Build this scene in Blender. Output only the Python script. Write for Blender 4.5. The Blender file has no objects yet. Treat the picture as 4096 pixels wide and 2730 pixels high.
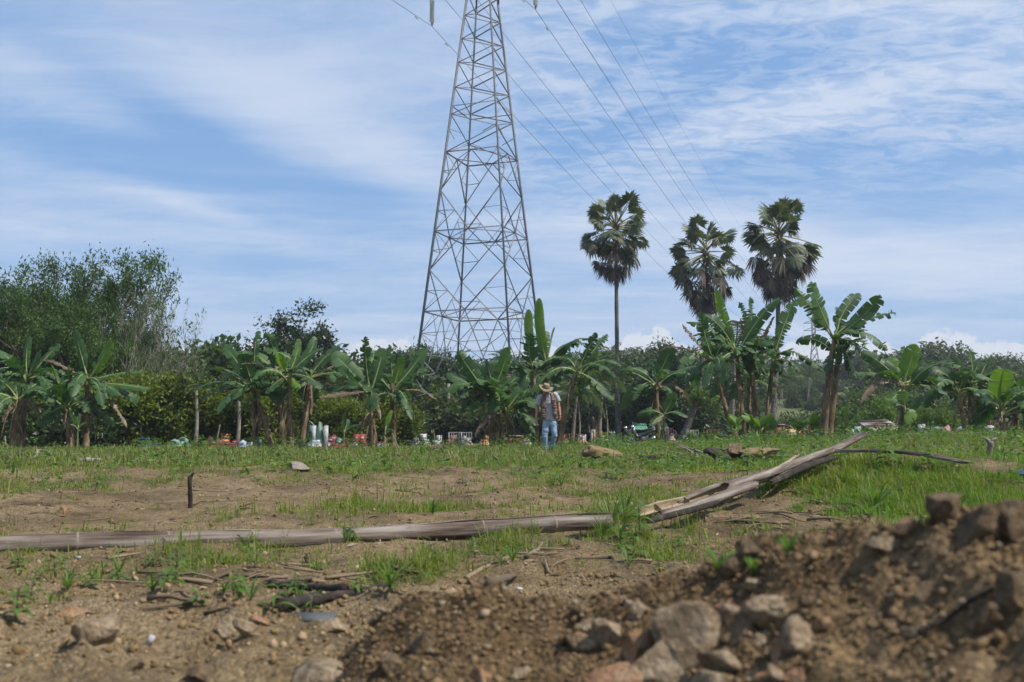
import bpy, math, random
import numpy as np
from mathutils import Vector, Matrix
R = math.radians
SC = bpy.context.scene
COL = SC.collection

# ------------------------------------------------------------------ camera
FPX = 4096 * 35 / 36.0
PITCH = math.atan((1757 - 1365) / FPX)
CAMZ = 0.60
cam_d = bpy.data.cameras.new('camera')
cam_d.lens = 35; cam_d.sensor_width = 36; cam_d.clip_start = 0.05; cam_d.clip_end = 20000
cam_d.dof.use_dof = True; cam_d.dof.focus_distance = 16.0; cam_d.dof.aperture_fstop = 4.2
cam = bpy.data.objects.new('camera', cam_d); COL.objects.link(cam)
cam.location = (0, 0, CAMZ); cam.rotation_euler = (R(90) + PITCH, 0, 0)
SC.camera = cam

# ------------------------------------------------------------------ sun and sky
SUN_EL, SUN_AZ = R(54), R(112)          # azimuth clockwise from the viewing direction (+y) towards +x
sd = Vector((math.cos(SUN_EL) * math.sin(SUN_AZ), math.cos(SUN_EL) * math.cos(SUN_AZ), math.sin(SUN_EL)))
sun_d = bpy.data.lights.new('sun', 'SUN'); sun_d.energy = 4.7; sun_d.angle = R(1.2); sun_d.color = (1.0, 0.93, 0.83)
sun = bpy.data.objects.new('sun', sun_d); COL.objects.link(sun)
sun.rotation_euler = (-sd).to_track_quat('-Z', 'Y').to_euler()
SC.view_settings.view_transform = 'Standard'; SC.view_settings.look = 'None'
SC.view_settings.gamma = 1.0; SC.view_settings.exposure = 0.4; SC.view_settings.use_curve_mapping = False
SC.cycles.max_bounces = 4; SC.cycles.transparent_max_bounces = 4
SC.cycles.diffuse_bounces = 2; SC.cycles.glossy_bounces = 1; SC.cycles.transmission_bounces = 2
SC.cycles.use_adaptive_sampling = True; SC.cycles.adaptive_threshold = 0.02; SC.cycles.adaptive_min_samples = 16
SC.cycles.sample_clamp_indirect = 6.0
SC.cycles.use_denoising = True; SC.cycles.use_light_tree = False; SC.cycles.caustics_reflective = False; SC.cycles.caustics_refractive = False

world = bpy.data.worlds.new('World'); SC.world = world; world.use_nodes = True
world.cycles.sampling_method = 'MANUAL'; world.cycles.sample_map_resolution = 512
WN, WL = world.node_tree.nodes, world.node_tree.links
WN.clear()


class NT:
    """small helper to write node graphs"""
    def __init__(s, nodes, links): s.n, s.l = nodes, links
    def put(s, v, sock):
        if isinstance(v, bpy.types.NodeSocket): s.l.new(v, sock)
        elif v is not None: sock.default_value = v
    def math(s, op, a, b=None, c=None, clamp=False):
        m = s.n.new('ShaderNodeMath'); m.operation = op; m.use_clamp = clamp
        for i, v in enumerate((a, b, c)): s.put(v, m.inputs[i])
        return m.outputs[0]
    def vmath(s, op, a, b=None, out=0):
        m = s.n.new('ShaderNodeVectorMath'); m.operation = op
        s.put(a, m.inputs[0]); s.put(b, m.inputs[1])
        return m.outputs[out]
    def noise(s, vec, scale, detail=4, rough=0.5, dist=0.0, lac=2.0):
        m = s.n.new('ShaderNodeTexNoise'); s.put(vec, m.inputs['Vector'])
        m.inputs['Scale'].default_value = scale; m.inputs['Detail'].default_value = detail
        m.inputs['Roughness'].default_value = rough; m.inputs['Distortion'].default_value = dist
        m.inputs['Lacunarity'].default_value = lac
        return m.outputs['Fac']
    def ramp(s, fac, stops, interp='LINEAR'):
        m = s.n.new('ShaderNodeValToRGB'); s.put(fac, m.inputs[0]); cr = m.color_ramp; cr.interpolation = interp
        while len(cr.elements) < len(stops): cr.elements.new(0.5)
        for e, (p, c) in zip(cr.elements, stops):
            e.position = p; e.color = (c, c, c, 1) if isinstance(c, (int, float)) else (*c, 1)
        return m.outputs[0]
    def mix(s, fac, a, b, kind='MIX'):
        m = s.n.new('ShaderNodeMix'); m.data_type = 'RGBA'; m.blend_type = kind
        s.put(fac, m.inputs[0])
        for v, k in ((a, 6), (b, 7)):
            if isinstance(v, tuple): v = (*v[:3], 1)
            s.put(v, m.inputs[k])
        return m.outputs[2]
    def maprange(s, v, a, b, c=0.0, d=1.0, smooth=True):
        m = s.n.new('ShaderNodeMapRange'); m.interpolation_type = 'SMOOTHSTEP' if smooth else 'LINEAR'
        s.put(v, m.inputs[0])
        for i, x in enumerate((a, b, c, d)): m.inputs[i + 1].default_value = x
        return m.outputs[0]
    def sep(s, v):
        m = s.n.new('ShaderNodeSeparateXYZ'); s.put(v, m.inputs[0]); return m.outputs
    def comb(s, x, y, z):
        m = s.n.new('ShaderNodeCombineXYZ')
        for i, v in enumerate((x, y, z)): s.put(v, m.inputs[i])
        return m.outputs[0]
    def mapping(s, v, loc=(0, 0, 0), rot=(0, 0, 0), scale=(1, 1, 1)):
        m = s.n.new('ShaderNodeMapping'); s.put(v, m.inputs[0])
        m.inputs[1].default_value = loc; m.inputs[2].default_value = rot; m.inputs[3].default_value = scale
        return m.outputs[0]


w = NT(WN, WL)
sky = WN.new('ShaderNodeTexSky'); sky.sky_type = 'NISHITA'; sky.sun_disc = False
sky.sun_elevation = SUN_EL; sky.sun_rotation = SUN_AZ
sky.altitude = 50; sky.air_density = 1.0; sky.dust_density = 1.6; sky.ozone_density = 2.2
tc = WN.new('ShaderNodeTexCoord')
dirv = w.vmath('NORMALIZE', tc.outputs['Generated'])
dx, dy, dz = w.sep(dirv)
zc = w.math('MAXIMUM', dz, 0.0)
zz = w.math('ADD', zc, 0.10)
px_ = w.math('DIVIDE', dx, zz); py_ = w.math('DIVIDE', dy, zz)
pl = w.comb(px_, py_, 0.0)                                   # clouds lie on a plane overhead
# thin high cirrus, drawn out along one wind direction
warp = w.noise(w.mapping(pl, scale=(0.5, 0.5, 1)), 1.0, 3, 0.5)
plw = w.vmath('ADD', pl, w.comb(w.math('MULTIPLY', warp, 0.9), w.math('MULTIPLY', warp, 0.5), 0.0))
az = w.math('ARCTAN2', dx, dy); el_ = w.math('ARCTAN2', dz, w.math('SQRT', w.math('ADD', w.math('MULTIPLY', dx, dx), w.math('MULTIPLY', dy, dy))))
cir = w.noise(w.mapping(plw, loc=(3.1, 1.7, 0), rot=(0, 0, R(-28)), scale=(0.42, 1.15, 1)), 1.3, 8, 0.62, 0.3)
fine = w.noise(w.mapping(plw, loc=(1.1, 4.7, 0), rot=(0, 0, R(-24)), scale=(1.3, 2.8, 1)), 3.4, 8, 0.72, 0.5)
cover = w.math('ADD', 0.135, w.math('ADD', w.math('MULTIPLY', cir, 0.52), w.math('MULTIPLY', fine, 0.30)))
# the larger cloud banks (+) and open blue gaps (-): place, half-size and slope on the sky
for (cx, cy, sx, sy, ang_, amp) in [(330, 300, 270, 45, 20, -.20), (240, 400, 320, 48, 8, -.22), (720, 450, 260, 48, 10, -.16), (720, 285, 380, 85, 22, .17), (440, 505, 150, 20, 12, .16), (130, 240, 170, 36, 12, .10),
                                    (1450, 300, 160, 26, -14, -.20), (1800, 400, 230, 38, -2, -.26), (2260, 460, 170, 52, -10, -.20), (1700, 170, 320, 60, 8, -.10), (1900, 280, 400, 55, -8, .20), (1560, 420, 190, 60, 0, .15),
                                    (1800, 565, 130, 36, 10, .16), (2150, 60, 280, 90, 8, .12), (1000, 600, 260, 40, 5, .06), (650, 620, 300, 35, 3, -.06), (2100, 620, 300, 60, 0, .05)]:
    a0 = math.atan((cx * 1.741 - 2048) / FPX); e0 = PITCH + math.atan((1365 - cy * 1.741) / FPX); kx = FPX / (sx * 1.741); ky = FPX / (sy * 1.741); ca, sa = math.cos(R(ang_)), math.sin(R(ang_))
    da = w.math('SUBTRACT', az, a0); de = w.math('SUBTRACT', el_, e0)
    p1_ = w.math('MULTIPLY', w.math('SUBTRACT', w.math('MULTIPLY', da, ca), w.math('MULTIPLY', de, sa)), kx); p2_ = w.math('MULTIPLY', w.math('ADD', w.math('MULTIPLY', da, sa), w.math('MULTIPLY', de, ca)), ky)
    q_ = w.math('EXPONENT', w.math('MULTIPLY', w.math('ADD', w.math('MULTIPLY', p1_, p1_), w.math('MULTIPLY', p2_, p2_)), -1.0))
    cover = w.math('ADD', cover, w.math('MULTIPLY', q_, amp))
a1 = w.maprange(cover, 0.36, 0.80)
# rippled altocumulus, mostly to the right
rip = w.noise(w.mapping(plw, loc=(1.0, 5.0, 0), rot=(0, 0, R(14)), scale=(4.2, 7.5, 1)), 2.4, 5, 0.62, 0.8)
rside = w.math('MULTIPLY', w.maprange(dx, -0.14, 0.10), w.maprange(dz, 0.17, 0.30))
a2 = w.math('MULTIPLY', w.math('SUBTRACT', w.maprange(rip, 0.34, 0.64), 0.5), w.math('MULTIPLY', rside, 0.55))
# flat low sheets towards the horizon
low = w.noise(w.comb(w.math('MULTIPLY', dx, 2.2), w.math('MULTIPLY', dy, 1.0), w.math('MULTIPLY', dz, 26.0)), 1.7, 5, 0.55)
a3 = w.math('MULTIPLY', w.maprange(low, 0.42, 0.72), w.maprange(dz, 0.36, 0.14))
cl = w.math('ADD', w.math('ADD', w.math('MULTIPLY', a1, 0.92), a2), w.math('MULTIPLY', a3, 0.45), clamp=True)
# small fair-weather heaps low over the hills
puff_h = w.noise(w.comb(w.math('MULTIPLY', az, 11.0), 3.0, 0.0), 1.0, 2, 0.5)
puff_d = w.noise(w.comb(w.math('MULTIPLY', az, 60.0), w.math('MULTIPLY', dz, 70.0), 0.0), 1.0, 4, 0.55)
top = w.math('ADD', 0.083, w.math('MULTIPLY', w.math('SUBTRACT', puff_h, 0.44), 0.13))
edge = w.math('SUBTRACT', w.math('ADD', top, w.math('MULTIPLY', w.math('SUBTRACT', puff_d, 0.5), 0.035)), dz)
heap = w.maprange(edge, 0.0, 0.006)
skyc = w.mix(0.62, sky.outputs[0], (1.6, 3.25, 6.1))           # moist air
c1 = w.mix(w.math('MULTIPLY', cl, 0.88), skyc, (4.75, 5.35, 6.45))
c2 = w.mix(w.math('MULTIPLY', heap, 0.85), c1, (5.6, 5.8, 6.3))
bg = WN.new('ShaderNodeBackground'); WL.new(c2, bg.inputs[0]); bg.inputs[1].default_value = 0.105
wo = WN.new('ShaderNodeOutputWorld'); WL.new(bg.outputs[0], wo.inputs[0])

# ------------------------------------------------------------------ small tools
rng = np.random.default_rng(7)
CP, SP = math.cos(PITCH), math.sin(PITCH)


def at(u, v, Y):
    """the point at distance Y in front of the camera that lies behind photo pixel (u, v)"""
    a, b = (u - 2048) / FPX, (1365 - v) / FPX
    t = Y / (CP - b * SP)
    return Vector((a * t, Y, CAMZ + (SP + b * CP) * t))


_perm = np.random.default_rng(3).permutation(512)
_perm = np.concatenate([_perm, _perm])
_val = np.random.default_rng(5).random(512) * 2 - 1


def vnoise(x, y, z=0.0):
    """smooth value noise, vectorised, about -1..1"""
    x, y, z = np.broadcast_arrays(np.asarray(x, float), np.asarray(y, float), np.asarray(z, float))
    xi, yi, zi = np.floor(x).astype(int), np.floor(y).astype(int), np.floor(z).astype(int)
    xf, yf, zf = x - xi, y - yi, z - zi
    f = lambda t: t * t * t * (t * (t * 6 - 15) + 10)
    u, v, s = f(xf), f(yf), f(zf)
    def h(i, j, k): return _val[_perm[(_perm[(_perm[i & 511] + j) & 511] + k) & 511]]
    def lerp(a, b, t): return a + (b - a) * t
    return lerp(lerp(lerp(h(xi, yi, zi), h(xi + 1, yi, zi), u), lerp(h(xi, yi + 1, zi), h(xi + 1, yi + 1, zi), u), v),
                lerp(lerp(h(xi, yi, zi + 1), h(xi + 1, yi, zi + 1), u), lerp(h(xi, yi + 1, zi + 1), h(xi + 1, yi + 1, zi + 1), u), v), s)


def fbm(x, y, z=0.0, oct=4, gain=0.5):
    r, a = 0.0, 1.0
    for i in range(oct):
        r = r + a * vnoise(np.asarray(x) * 2 ** i + 13.7 * i, np.asarray(y) * 2 ** i + 7.1 * i, np.asarray(z) * 2 ** i)
        a *= gain
    return r


def sstep(a, b, x):
    t = np.clip((np.asarray(x, float) - a) / (b - a), 0, 1)
    return t * t * (3 - 2 * t)


def mesh_from(name, V, F, smooth=False):
    """V (n,3); F an (m,k) int array, or a list of such arrays, or a list of tuples"""
    me = bpy.data.meshes.new(name)
    V = np.asarray(V, np.float32)
    if isinstance(F, np.ndarray): F = [F]
    if len(F) and not isinstance(F[0], np.ndarray):
        me.from_pydata([tuple(p) for p in V], [], [tuple(f) for f in F])
    else:
        loops = np.concatenate([f.ravel() for f in F]).astype(np.int32)
        sizes = np.concatenate([np.full(len(f), f.shape[1], np.int32) for f in F])
        starts = np.concatenate([[0], np.cumsum(sizes)[:-1]]).astype(np.int32)
        me.vertices.add(len(V)); me.vertices.foreach_set('co', V.ravel())
        me.loops.add(len(loops)); me.loops.foreach_set('vertex_index', loops)
        me.polygons.add(len(sizes)); me.polygons.foreach_set('loop_start', starts)
        me.update(calc_edges=True)
    if smooth: me.polygons.foreach_set('use_smooth', [True] * len(me.polygons))
    return me


def link(name, data, mat=None, parent=None, loc=None):
    o = bpy.data.objects.new(name, data); COL.objects.link(o)
    if mat is not None and data is not None and hasattr(data, 'materials') and len(data.materials) == 0: data.materials.append(mat)
    if parent is not None: o.parent = parent
    if loc is not None: o.location = loc
    return o


def tag(o, label=None, cat=None, group=None, kind=None):
    if label: o['label'] = label
    if cat: o['category'] = cat
    if group: o['group'] = group
    if kind: o['kind'] = kind
    return o


def empty(name, loc=(0, 0, 0), label=None, cat=None, group=None, rz=0.0):
    o = bpy.data.objects.new(name, None); COL.objects.link(o); o.location = loc; o.rotation_euler = (0, 0, rz)
    o.empty_display_size = 0.2
    return tag(o, label, cat, group)


def copy_tree(o, parent=None):
    c = o.copy(); COL.objects.link(c)
    if parent is not None: c.parent = parent
    for ch in o.children: copy_tree(ch, c)
    return c


def tube(P, rad, n=6, cap=True, ell=None):
    """swept tube through points P with radii; ell = (sx, sy) flattening in the frame"""
    P = np.asarray(P, float); m = len(P); rad = np.broadcast_to(np.asarray(rad, float), (m,))
    T = np.gradient(P, axis=0); T /= np.linalg.norm(T, axis=1)[:, None] + 1e-9
    ref = np.array([0.0, 0, 1]) if abs(T[0][2]) < 0.9 else np.array([0.0, 1, 0])
    S = np.cross(T[0], ref); S /= np.linalg.norm(S); V = []
    for i in range(m):
        S = S - T[i] * np.dot(S, T[i]); S /= np.linalg.norm(S) + 1e-9
        B = np.cross(T[i], S)
        a = np.arange(n) * 2 * math.pi / n
        ex, ey = (1, 1) if ell is None else ell
        V.append(P[i] + rad[i] * (np.cos(a)[:, None] * S * ex + np.sin(a)[:, None] * B * ey))
    V = np.concatenate(V)
    F = []
    i = np.arange(m - 1)[:, None]; j = np.arange(n)[None, :]
    F = np.stack([i * n + j, i * n + (j + 1) % n, (i + 1) * n + (j + 1) % n, (i + 1) * n + j], -1).reshape(-1, 4)
    if cap:
        V = np.concatenate([V, P[:1], P[-1:]])
        jj = np.arange(n)
        c0 = np.stack([np.full(n, m * n), (jj + 1) % n, jj, np.full(n, m * n)], -1)[:, :3]
        c1 = np.stack([np.full(n, m * n + 1), (m - 1) * n + jj, (m - 1) * n + (jj + 1) % n], -1)
        return V, [F, np.concatenate([c0, c1])]
    return V, [F]


class MB:
    """collects pieces of ONE part"""
    def __init__(s): s.V, s.F, s.n = [], {}, 0
    def add(s, V, F):
        V = np.asarray(V, float)
        if isinstance(F, np.ndarray): F = [F]
        for f in F:
            f = np.asarray(f)
            s.F.setdefault(f.shape[1], []).append(f + s.n)
        s.V.append(V); s.n += len(V); return s
    def tube(s, P, r, n=6, cap=True, ell=None): return s.add(*tube(P, r, n, cap, ell))
    def box(s, c, size, rz=0.0, rot=None, taper=None):
        x, y, z = [d / 2 for d in size]; tx = taper or 1.0
        V = np.array([(-x, -y, -z), (x, -y, -z), (x, y, -z), (-x, y, -z), (-x * tx, -y * tx, z), (x * tx, -y * tx, z), (x * tx, y * tx, z), (-x * tx, y * tx, z)])
        if rot is not None: V = V @ np.array(rot).T
        elif rz: ca, sa = math.cos(rz), math.sin(rz); V = V @ np.array([[ca, sa, 0], [-sa, ca, 0], [0, 0, 1]])
        return s.add(V + np.array(c), np.array([(0, 3, 2, 1), (4, 5, 6, 7), (0, 1, 5, 4), (1, 2, 6, 5), (2, 3, 7, 6), (3, 0, 4, 7)]))
    def prism(s, outline, y0, y1, c=(0, 0, 0)):
        """outline in x,z extruded along y"""
        n = len(outline); o = np.asarray(outline, float)
        A = np.column_stack([o[:, 0], np.full(n, y0), o[:, 1]]); B = np.column_stack([o[:, 0], np.full(n, y1), o[:, 1]])
        i = np.arange(n); k = (i + 1) % n
        s.add(np.concatenate([A, B]) + np.array(c), [np.stack([i, k, k + n, i + n], -1)[:, ::-1], i[None, :], (i + n)[None, ::-1]])
        return s
    def mesh(s, name, smooth=False):
        return mesh_from(name, np.concatenate(s.V), [np.concatenate(f) for f in s.F.values()], smooth)
    def build(s, name, mat, parent=None, smooth=False, loc=None):
        return link(name, s.mesh(name, smooth), mat, parent, loc)


# ------------------------------------------------------------------ materials
def new_mat(name):
    m = bpy.data.materials.new(name); m.use_nodes = True
    n, l = m.node_tree.nodes, m.node_tree.links; n.clear()
    t = NT(n, l); t.mat = m
    t.out = n.new('ShaderNodeOutputMaterial')
    t.p = n.new('ShaderNodeBsdfPrincipled'); l.new(t.p.outputs[0], t.out.inputs[0])
    return t


def surf(name, stops, scale=4.0, detail=5, rough=0.85, stretch=(1, 1, 1), bump=0.0, bscale=None, coord='Object', metallic=0.0, spec=0.3, dist=0.0, extra=None):
    t = new_mat(name); c = t.n.new('ShaderNodeTexCoord').outputs[coord]
    v = t.mapping(c, scale=stretch)
    f = t.noise(v, scale, detail, 0.6, dist)
    col = t.ramp(f, stops)
    if extra: col = extra(t, c, col)
    t.put(col, t.p.inputs['Base Color']); t.p.inputs['Roughness'].default_value = rough
    t.p.inputs['Metallic'].default_value = metallic; t.p.inputs['Specular IOR Level'].default_value = spec
    if bump:
        b = t.n.new('ShaderNodeBump'); b.inputs['Strength'].default_value = bump; b.inputs['Distance'].default_value = 0.02
        t.put(t.noise(v, bscale or scale * 3, 5, 0.6), b.inputs['Height']); t.l.new(b.outputs[0], t.p.inputs['Normal'])
    return t.mat


def leaf_mat(name, ca, cb, transl=0.35, rough=0.6, tcol=None, cc=None, spec=0.18, objvar=0.25):
    """leaf colour varies from leaf to leaf and from plant to plant; some light passes through"""
    t = new_mat(name)
    g = t.n.new('ShaderNodeNewGeometry').outputs['Random Per Island']
    oi = t.n.new('ShaderNodeObjectInfo').outputs['Random']
    stops = [(0.0, ca), (0.75, cb)] + ([(1.0, cc)] if cc else [])
    col = t.ramp(g, stops)
    col = t.mix(1.0, col, t.ramp(oi, [(0, 1 - objvar), (1, 1 + objvar * 0.6)]), 'MULTIPLY')
    t.put(col, t.p.inputs['Base Color']); t.p.inputs['Roughness'].default_value = rough
    t.p.inputs['Specular IOR Level'].default_value = spec
    tr = t.n.new('ShaderNodeBsdfTranslucent')
    t.put(t.mix(1.0, col, tcol or (1.5, 1.7, 0.6), 'MULTIPLY'), tr.inputs[0])
    ms = t.n.new('ShaderNodeMixShader'); ms.inputs[0].default_value = transl
    t.l.new(t.p.outputs[0], ms.inputs[1]); t.l.new(tr.outputs[0], ms.inputs[2]); t.l.new(ms.outputs[0], t.out.inputs[0])
    return t.mat


def paint(name, col, rough=0.6, var=0.18, scale=5.0):
    c = np.array(col)
    return surf(name, [(0.3, tuple(c * (1 - var))), (0.7, tuple(np.minimum(c * (1 + var * 0.5), 0.9)))], scale, 5, rough, spec=0.35)

# ------------------------------------------------------------------ terrain
RIDGE = [(640, 1640, 2.4), (720, 1560, 2.35), (800, 1480, 2.3), (880, 1400, 2.25), (960, 1350, 2.2), (1100, 1338, 2.15), (1200, 1372, 2.1), (1300, 1368, 2.05), (1440, 1328, 2.0),
         (1560, 1308, 1.95), (1660, 1285, 1.9), (1760, 1232, 1.85), (1870, 1218, 1.8), (1950, 1196, 1.75), (2060, 1215, 1.65), (2130, 1190, 1.6), (2200, 1165, 1.6),
         (2353, 1165, 1.6), (2440, 1130, 1.6), (2700, 980, 1.62), (3320, 600, 1.7), (3900, 500, 1.8)]  # last points: unseen rise beyond the right edge, shaped to shade the heap
_r = [at(u * 1.741, v * 1.741, Y) for u, v, Y in RIDGE]
RX = np.array([p.x for p in _r]); RY = np.array([p.y for p in _r]); RZ = np.array([p.z for p in _r])


def base_h(x, y):
    x, y = np.asarray(x, float), np.asarray(y, float)
    z = 0.29 * sstep(5.5, 25, y) - 0.085 * sstep(2.0, -5.0, x) * sstep(17, 29, y) * (1 - sstep(70, 90, y))
    z = z + 0.27 * sstep(3.5, 13, x) * sstep(12, 24, y) * (1 - sstep(60, 90, y))
    z = z + 0.40 * np.exp(-((x - 4.6) / 2.1) ** 2 - ((y - 10.8) / 1.9) ** 2)       # bank on the right that carries the split bamboo
    z = z + 0.10 * np.exp(-((x + 3.0) / 3.5) ** 2 - ((y - 13.5) / 0.9) ** 2) + 0.06 * np.exp(-((x + 0.5) / 2.5) ** 2 - ((y - 14.2) / 0.7) ** 2)
    hill = 11.5 * sstep(82, 250, y + 0.04 * x) + 9.0 * sstep(260, 560, y)
    hill = hill * (1 + 0.18 * vnoise(x / 60.0 + 3, y / 80.0)) + 1.2 * vnoise(x / 25.0, y / 25.0) * sstep(85, 130, y)
    return z + hill


def mound_h(x, y):
    """height of the heap of dug earth next to the camera (very negative where there is none)"""
    yr = np.interp(x, RX, RY); zr = np.interp(x, RX, RZ)
    d = np.asarray(y) - yr
    back = zr - np.maximum(d, 0) * 0.62; front = zr - np.maximum(-d, 0) * 0.34 + 0.06 * np.maximum(-d - 0.55, 0)
    h = np.where(d > 0, back, front)
    return np.where(np.asarray(x) < RX[0] - 0.02, h - (RX[0] - np.asarray(x)) * 0.8, h)


def ground_h(x, y, fine=True):
    z = base_h(x, y)
    if fine:
        near = 1 - sstep(14, 30, y)
        z = z + 0.034 * fbm(np.asarray(x) * 0.9, np.asarray(y) * 0.9, 1.0, 3) + 0.022 * (1 - sstep(14, 24, y)) * fbm(np.asarray(x) * 2.3, np.asarray(y) * 2.3, 7.0, 2) + near * (0.016 * fbm(np.asarray(x) * 5, np.asarray(y) * 5, 2.0, 3))
        bare = 1 - sstep(3.6, 4.8, y)
        z = z + bare * (0.026 * np.abs(fbm(np.asarray(x) * 9, np.asarray(y) * 9, 4.0, 3)) + 0.02 * vnoise(np.asarray(x) * 3, np.asarray(y) * 3, 9.0))
        z = z + 0.05 * bare * sstep(3.9, 3.0, y)
    return z


PATCH = []      # (x, y, radius, strength) patches of grass or bare soil on the near field


def patch_px(u, v, rpx, s):
    a, b = (u * 1.741 - 2048) / FPX, (1365 - v * 1.741) / FPX; t = np.geomspace(2, 120, 3000); dy_ = CP - b * SP
    k = np.argmax(CAMZ + (SP + b * CP) * t <= base_h(a * t, dy_ * t)); Y = float(dy_ * t[k])
    PATCH.append(((u * 1.741 - 2048) / FPX * Y, Y, rpx * 1.741 / FPX * Y, s))


for a in [(1000, 1165, 55, 1.0), (820, 1165, 110, .55), (560, 1190, 70, .5), (1420, 1180, 110, .75), (1300, 1140, 80, .5), (1260, 1095, 60, .9), (1500, 1130, 110, .7), (1330, 1050, 90, .8),
          (370, 1110, 50, .8), (100, 1195, 50, .5), (80, 1205, 45, .4), (1600, 1080, 130, .7), (2050, 1130, 190, 1.6), (2200, 1140, 160, 1.5), (1430, 1188, 40, 1.5), (1950, 1090, 120, .9), (2320, 1130, 90, .9), (1700, 1060, 80, .6), (1440, 1230, 90, 1.3), (1480, 1190, 90, 1.0), (1500, 1270, 60, .7),
          (250, 1300, 260, .42), (420, 1330, 120, .35), (120, 1370, 140, .45), (30, 1300, 90, .5), (830, 1225, 60, .7), (900, 1310, 100, .7), (1100, 1270, 130, .75), (1180, 1240, 80, .7), (800, 1225, 40, .7), (480, 1290, 160, .3), (600, 1260, 80, .4), (1180, 1255, 70, .6),
          (700, 1290, 80, .25), (40, 1120, 120, .5), (230, 1110, 40, .5), (1520, 1240, 60, .6), (1290, 1110, 70, .4), (900, 1110, 90, .25),
          (300, 1160, 240, -1.0), (620, 1130, 150, -.6), (1050, 1110, 160, -.5), (1750, 1180, 170, -.7), (2230, 1085, 120, -1.0), (1850, 1160, 70, -.6), (1600, 1240, 90, -.5), (1262, 1040, 34, -.9), (1262, 1052, 60, -.5), (640, 1060, 90, -.35), (300, 1055, 120, -.3), (1150, 1045, 70, -.35), (1560, 1050, 90, -.4), (1800, 1040, 90, -.3)]:
    patch_px(*a)


def grassiness(x, y):
    x, y = np.asarray(x, float), np.asarray(y, float)
    n = fbm(x * 0.55, y * 0.8, 5.0, 3)
    n2 = vnoise(x * 2.3, y * 2.3, 8.0)
    g = 0.10 + 1.10 * sstep(11.0, 17.0, y + 0.9 * vnoise(x * 0.8, 3.0) + 0.22 * x) + 0.42 * n + 0.34 * n2 + 0.22 * vnoise(x * 6.0, y * 4.0, 2.0)
    g = g - 0.55 * (1 - sstep(3.9, 4.6, y + 0.35 * vnoise(x * 1.4, 7.7)))
    brk = np.clip(.85 + .75 * vnoise(x * 3.2, y * 2.2, 6.0) + .4 * vnoise(x * 8, y * 5, 1.0), .15, 1.6)
    for (cx, cy, r, s) in PATCH:
        ry = r * np.maximum(2.0, cy / 6.0)
        g = g + s * np.exp(-((x - cx) / r) ** 2 - ((y - cy) / ry) ** 2) * brk

    return g


def grid_mesh(name, ys, xs_of, hfun):
    rows = []
    for y in ys:
        x = xs_of(y); rows.append(np.column_stack([x, np.full(len(x), y)]))
    n = len(rows[0]); m = len(rows)
    P = np.concatenate(rows)
    Z = hfun(P[:, 0], P[:, 1])
    i = np.arange(m - 1)[:, None]; j = np.arange(n - 1)[None, :]
    F = np.stack([i * n + j, i * n + j + 1, (i + 1) * n + j + 1, (i + 1) * n + j], -1).reshape(-1, 4)
    return mesh_from(name, np.column_stack([P, Z]), F, True)


def soil_material(name, dark, mid, pale, use_grass=False, far=False):
    t = new_mat(name); c = t.n.new('ShaderNodeTexCoord').outputs['Object']
    f = t.math('ADD', t.math('MULTIPLY', t.noise(c, 1.1, 5, 0.6), 0.40), t.math('ADD', t.math('MULTIPLY', t.noise(c, 30.0, 6, 0.75), 0.34), t.math('MULTIPLY', t.noise(c, 7.0, 4, 0.6), 0.26)))
    col = t.ramp(f, [(0.38, dark), (0.50, mid), (0.63, pale)])
    vc = t.n.new('ShaderNodeTexVoronoi'); vc.inputs['Scale'].default_value = 70.0; t.put(c, vc.inputs['Vector'])
    col = t.mix(1.0, col, t.ramp(t.noise(c, 0.9, 5, 0.65, 0.5), [(0.40, 0.66), (0.52, 1.0), (0.70, 1.12)]), 'MULTIPLY')       # damper and drier ground
    col = t.mix(1.0, col, t.ramp(vc.outputs['Color'], [(0.1, 0.62), (0.9, 1.25)]), 'MULTIPLY')
    v = t.n.new('ShaderNodeTexVoronoi'); v.inputs['Scale'].default_value = 55.0; t.put(c, v.inputs['Vector'])
    col = t.mix(t.math('MULTIPLY', t.ramp(v.outputs['Distance'], [(0.0, 1.0), (0.35, 0.0)]), t.maprange(t.noise(c, 9.0, 2), 0.45, 0.65)), col, (min(pale[0] * 1.3, 0.5), pale[1] * 1.3, pale[2] * 1.35))
    if use_grass:
        at_ = t.n.new('ShaderNodeAttribute'); at_.attribute_name = 'litter'
        litter = t.ramp(t.noise(c, 7.0, 5, 0.7), [(0.35, (0.075, 0.080, 0.030)), (0.52, (0.125, 0.122, 0.048)), (0.68, (0.21, 0.165, 0.09))])
        col = t.mix(at_.outputs['Fac'], col, litter)
    t.put(col, t.p.inputs['Base Color']); t.p.inputs['Roughness'].default_value = 0.95; t.p.inputs['Specular IOR Level'].default_value = 0.15
    b = t.n.new('ShaderNodeBump'); b.inputs['Strength'].default_value = 1.0; b.inputs['Distance'].default_value = 0.045
    t.put(t.math('ADD', t.math('ADD', t.noise(c, 18.0, 6, 0.75), t.math('MULTIPLY', t.noise(c, 90.0, 3, 0.6), 0.4)), t.math('MULTIPLY', vc.outputs['Distance'], -0.35)), b.inputs['Height']); t.l.new(b.outputs[0], t.p.inputs['Normal'])
    return t.mat


M_SOIL = soil_material('soil', (0.132, 0.091, 0.047), (0.240, 0.173, 0.094), (0.33, 0.254, 0.152), use_grass=True)
M_MOUND = soil_material('dug_earth', (0.100, 0.064, 0.031), (0.192, 0.128, 0.066), (0.28, 0.20, 0.112))
M_HILL = surf('hill_grass', [(0.3, (0.035, 0.05, 0.018)), (0.55, (0.085, 0.10, 0.035)), (0.75, (0.16, 0.13, 0.07))], 0.12, 6, 0.95, bump=0.3)

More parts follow.
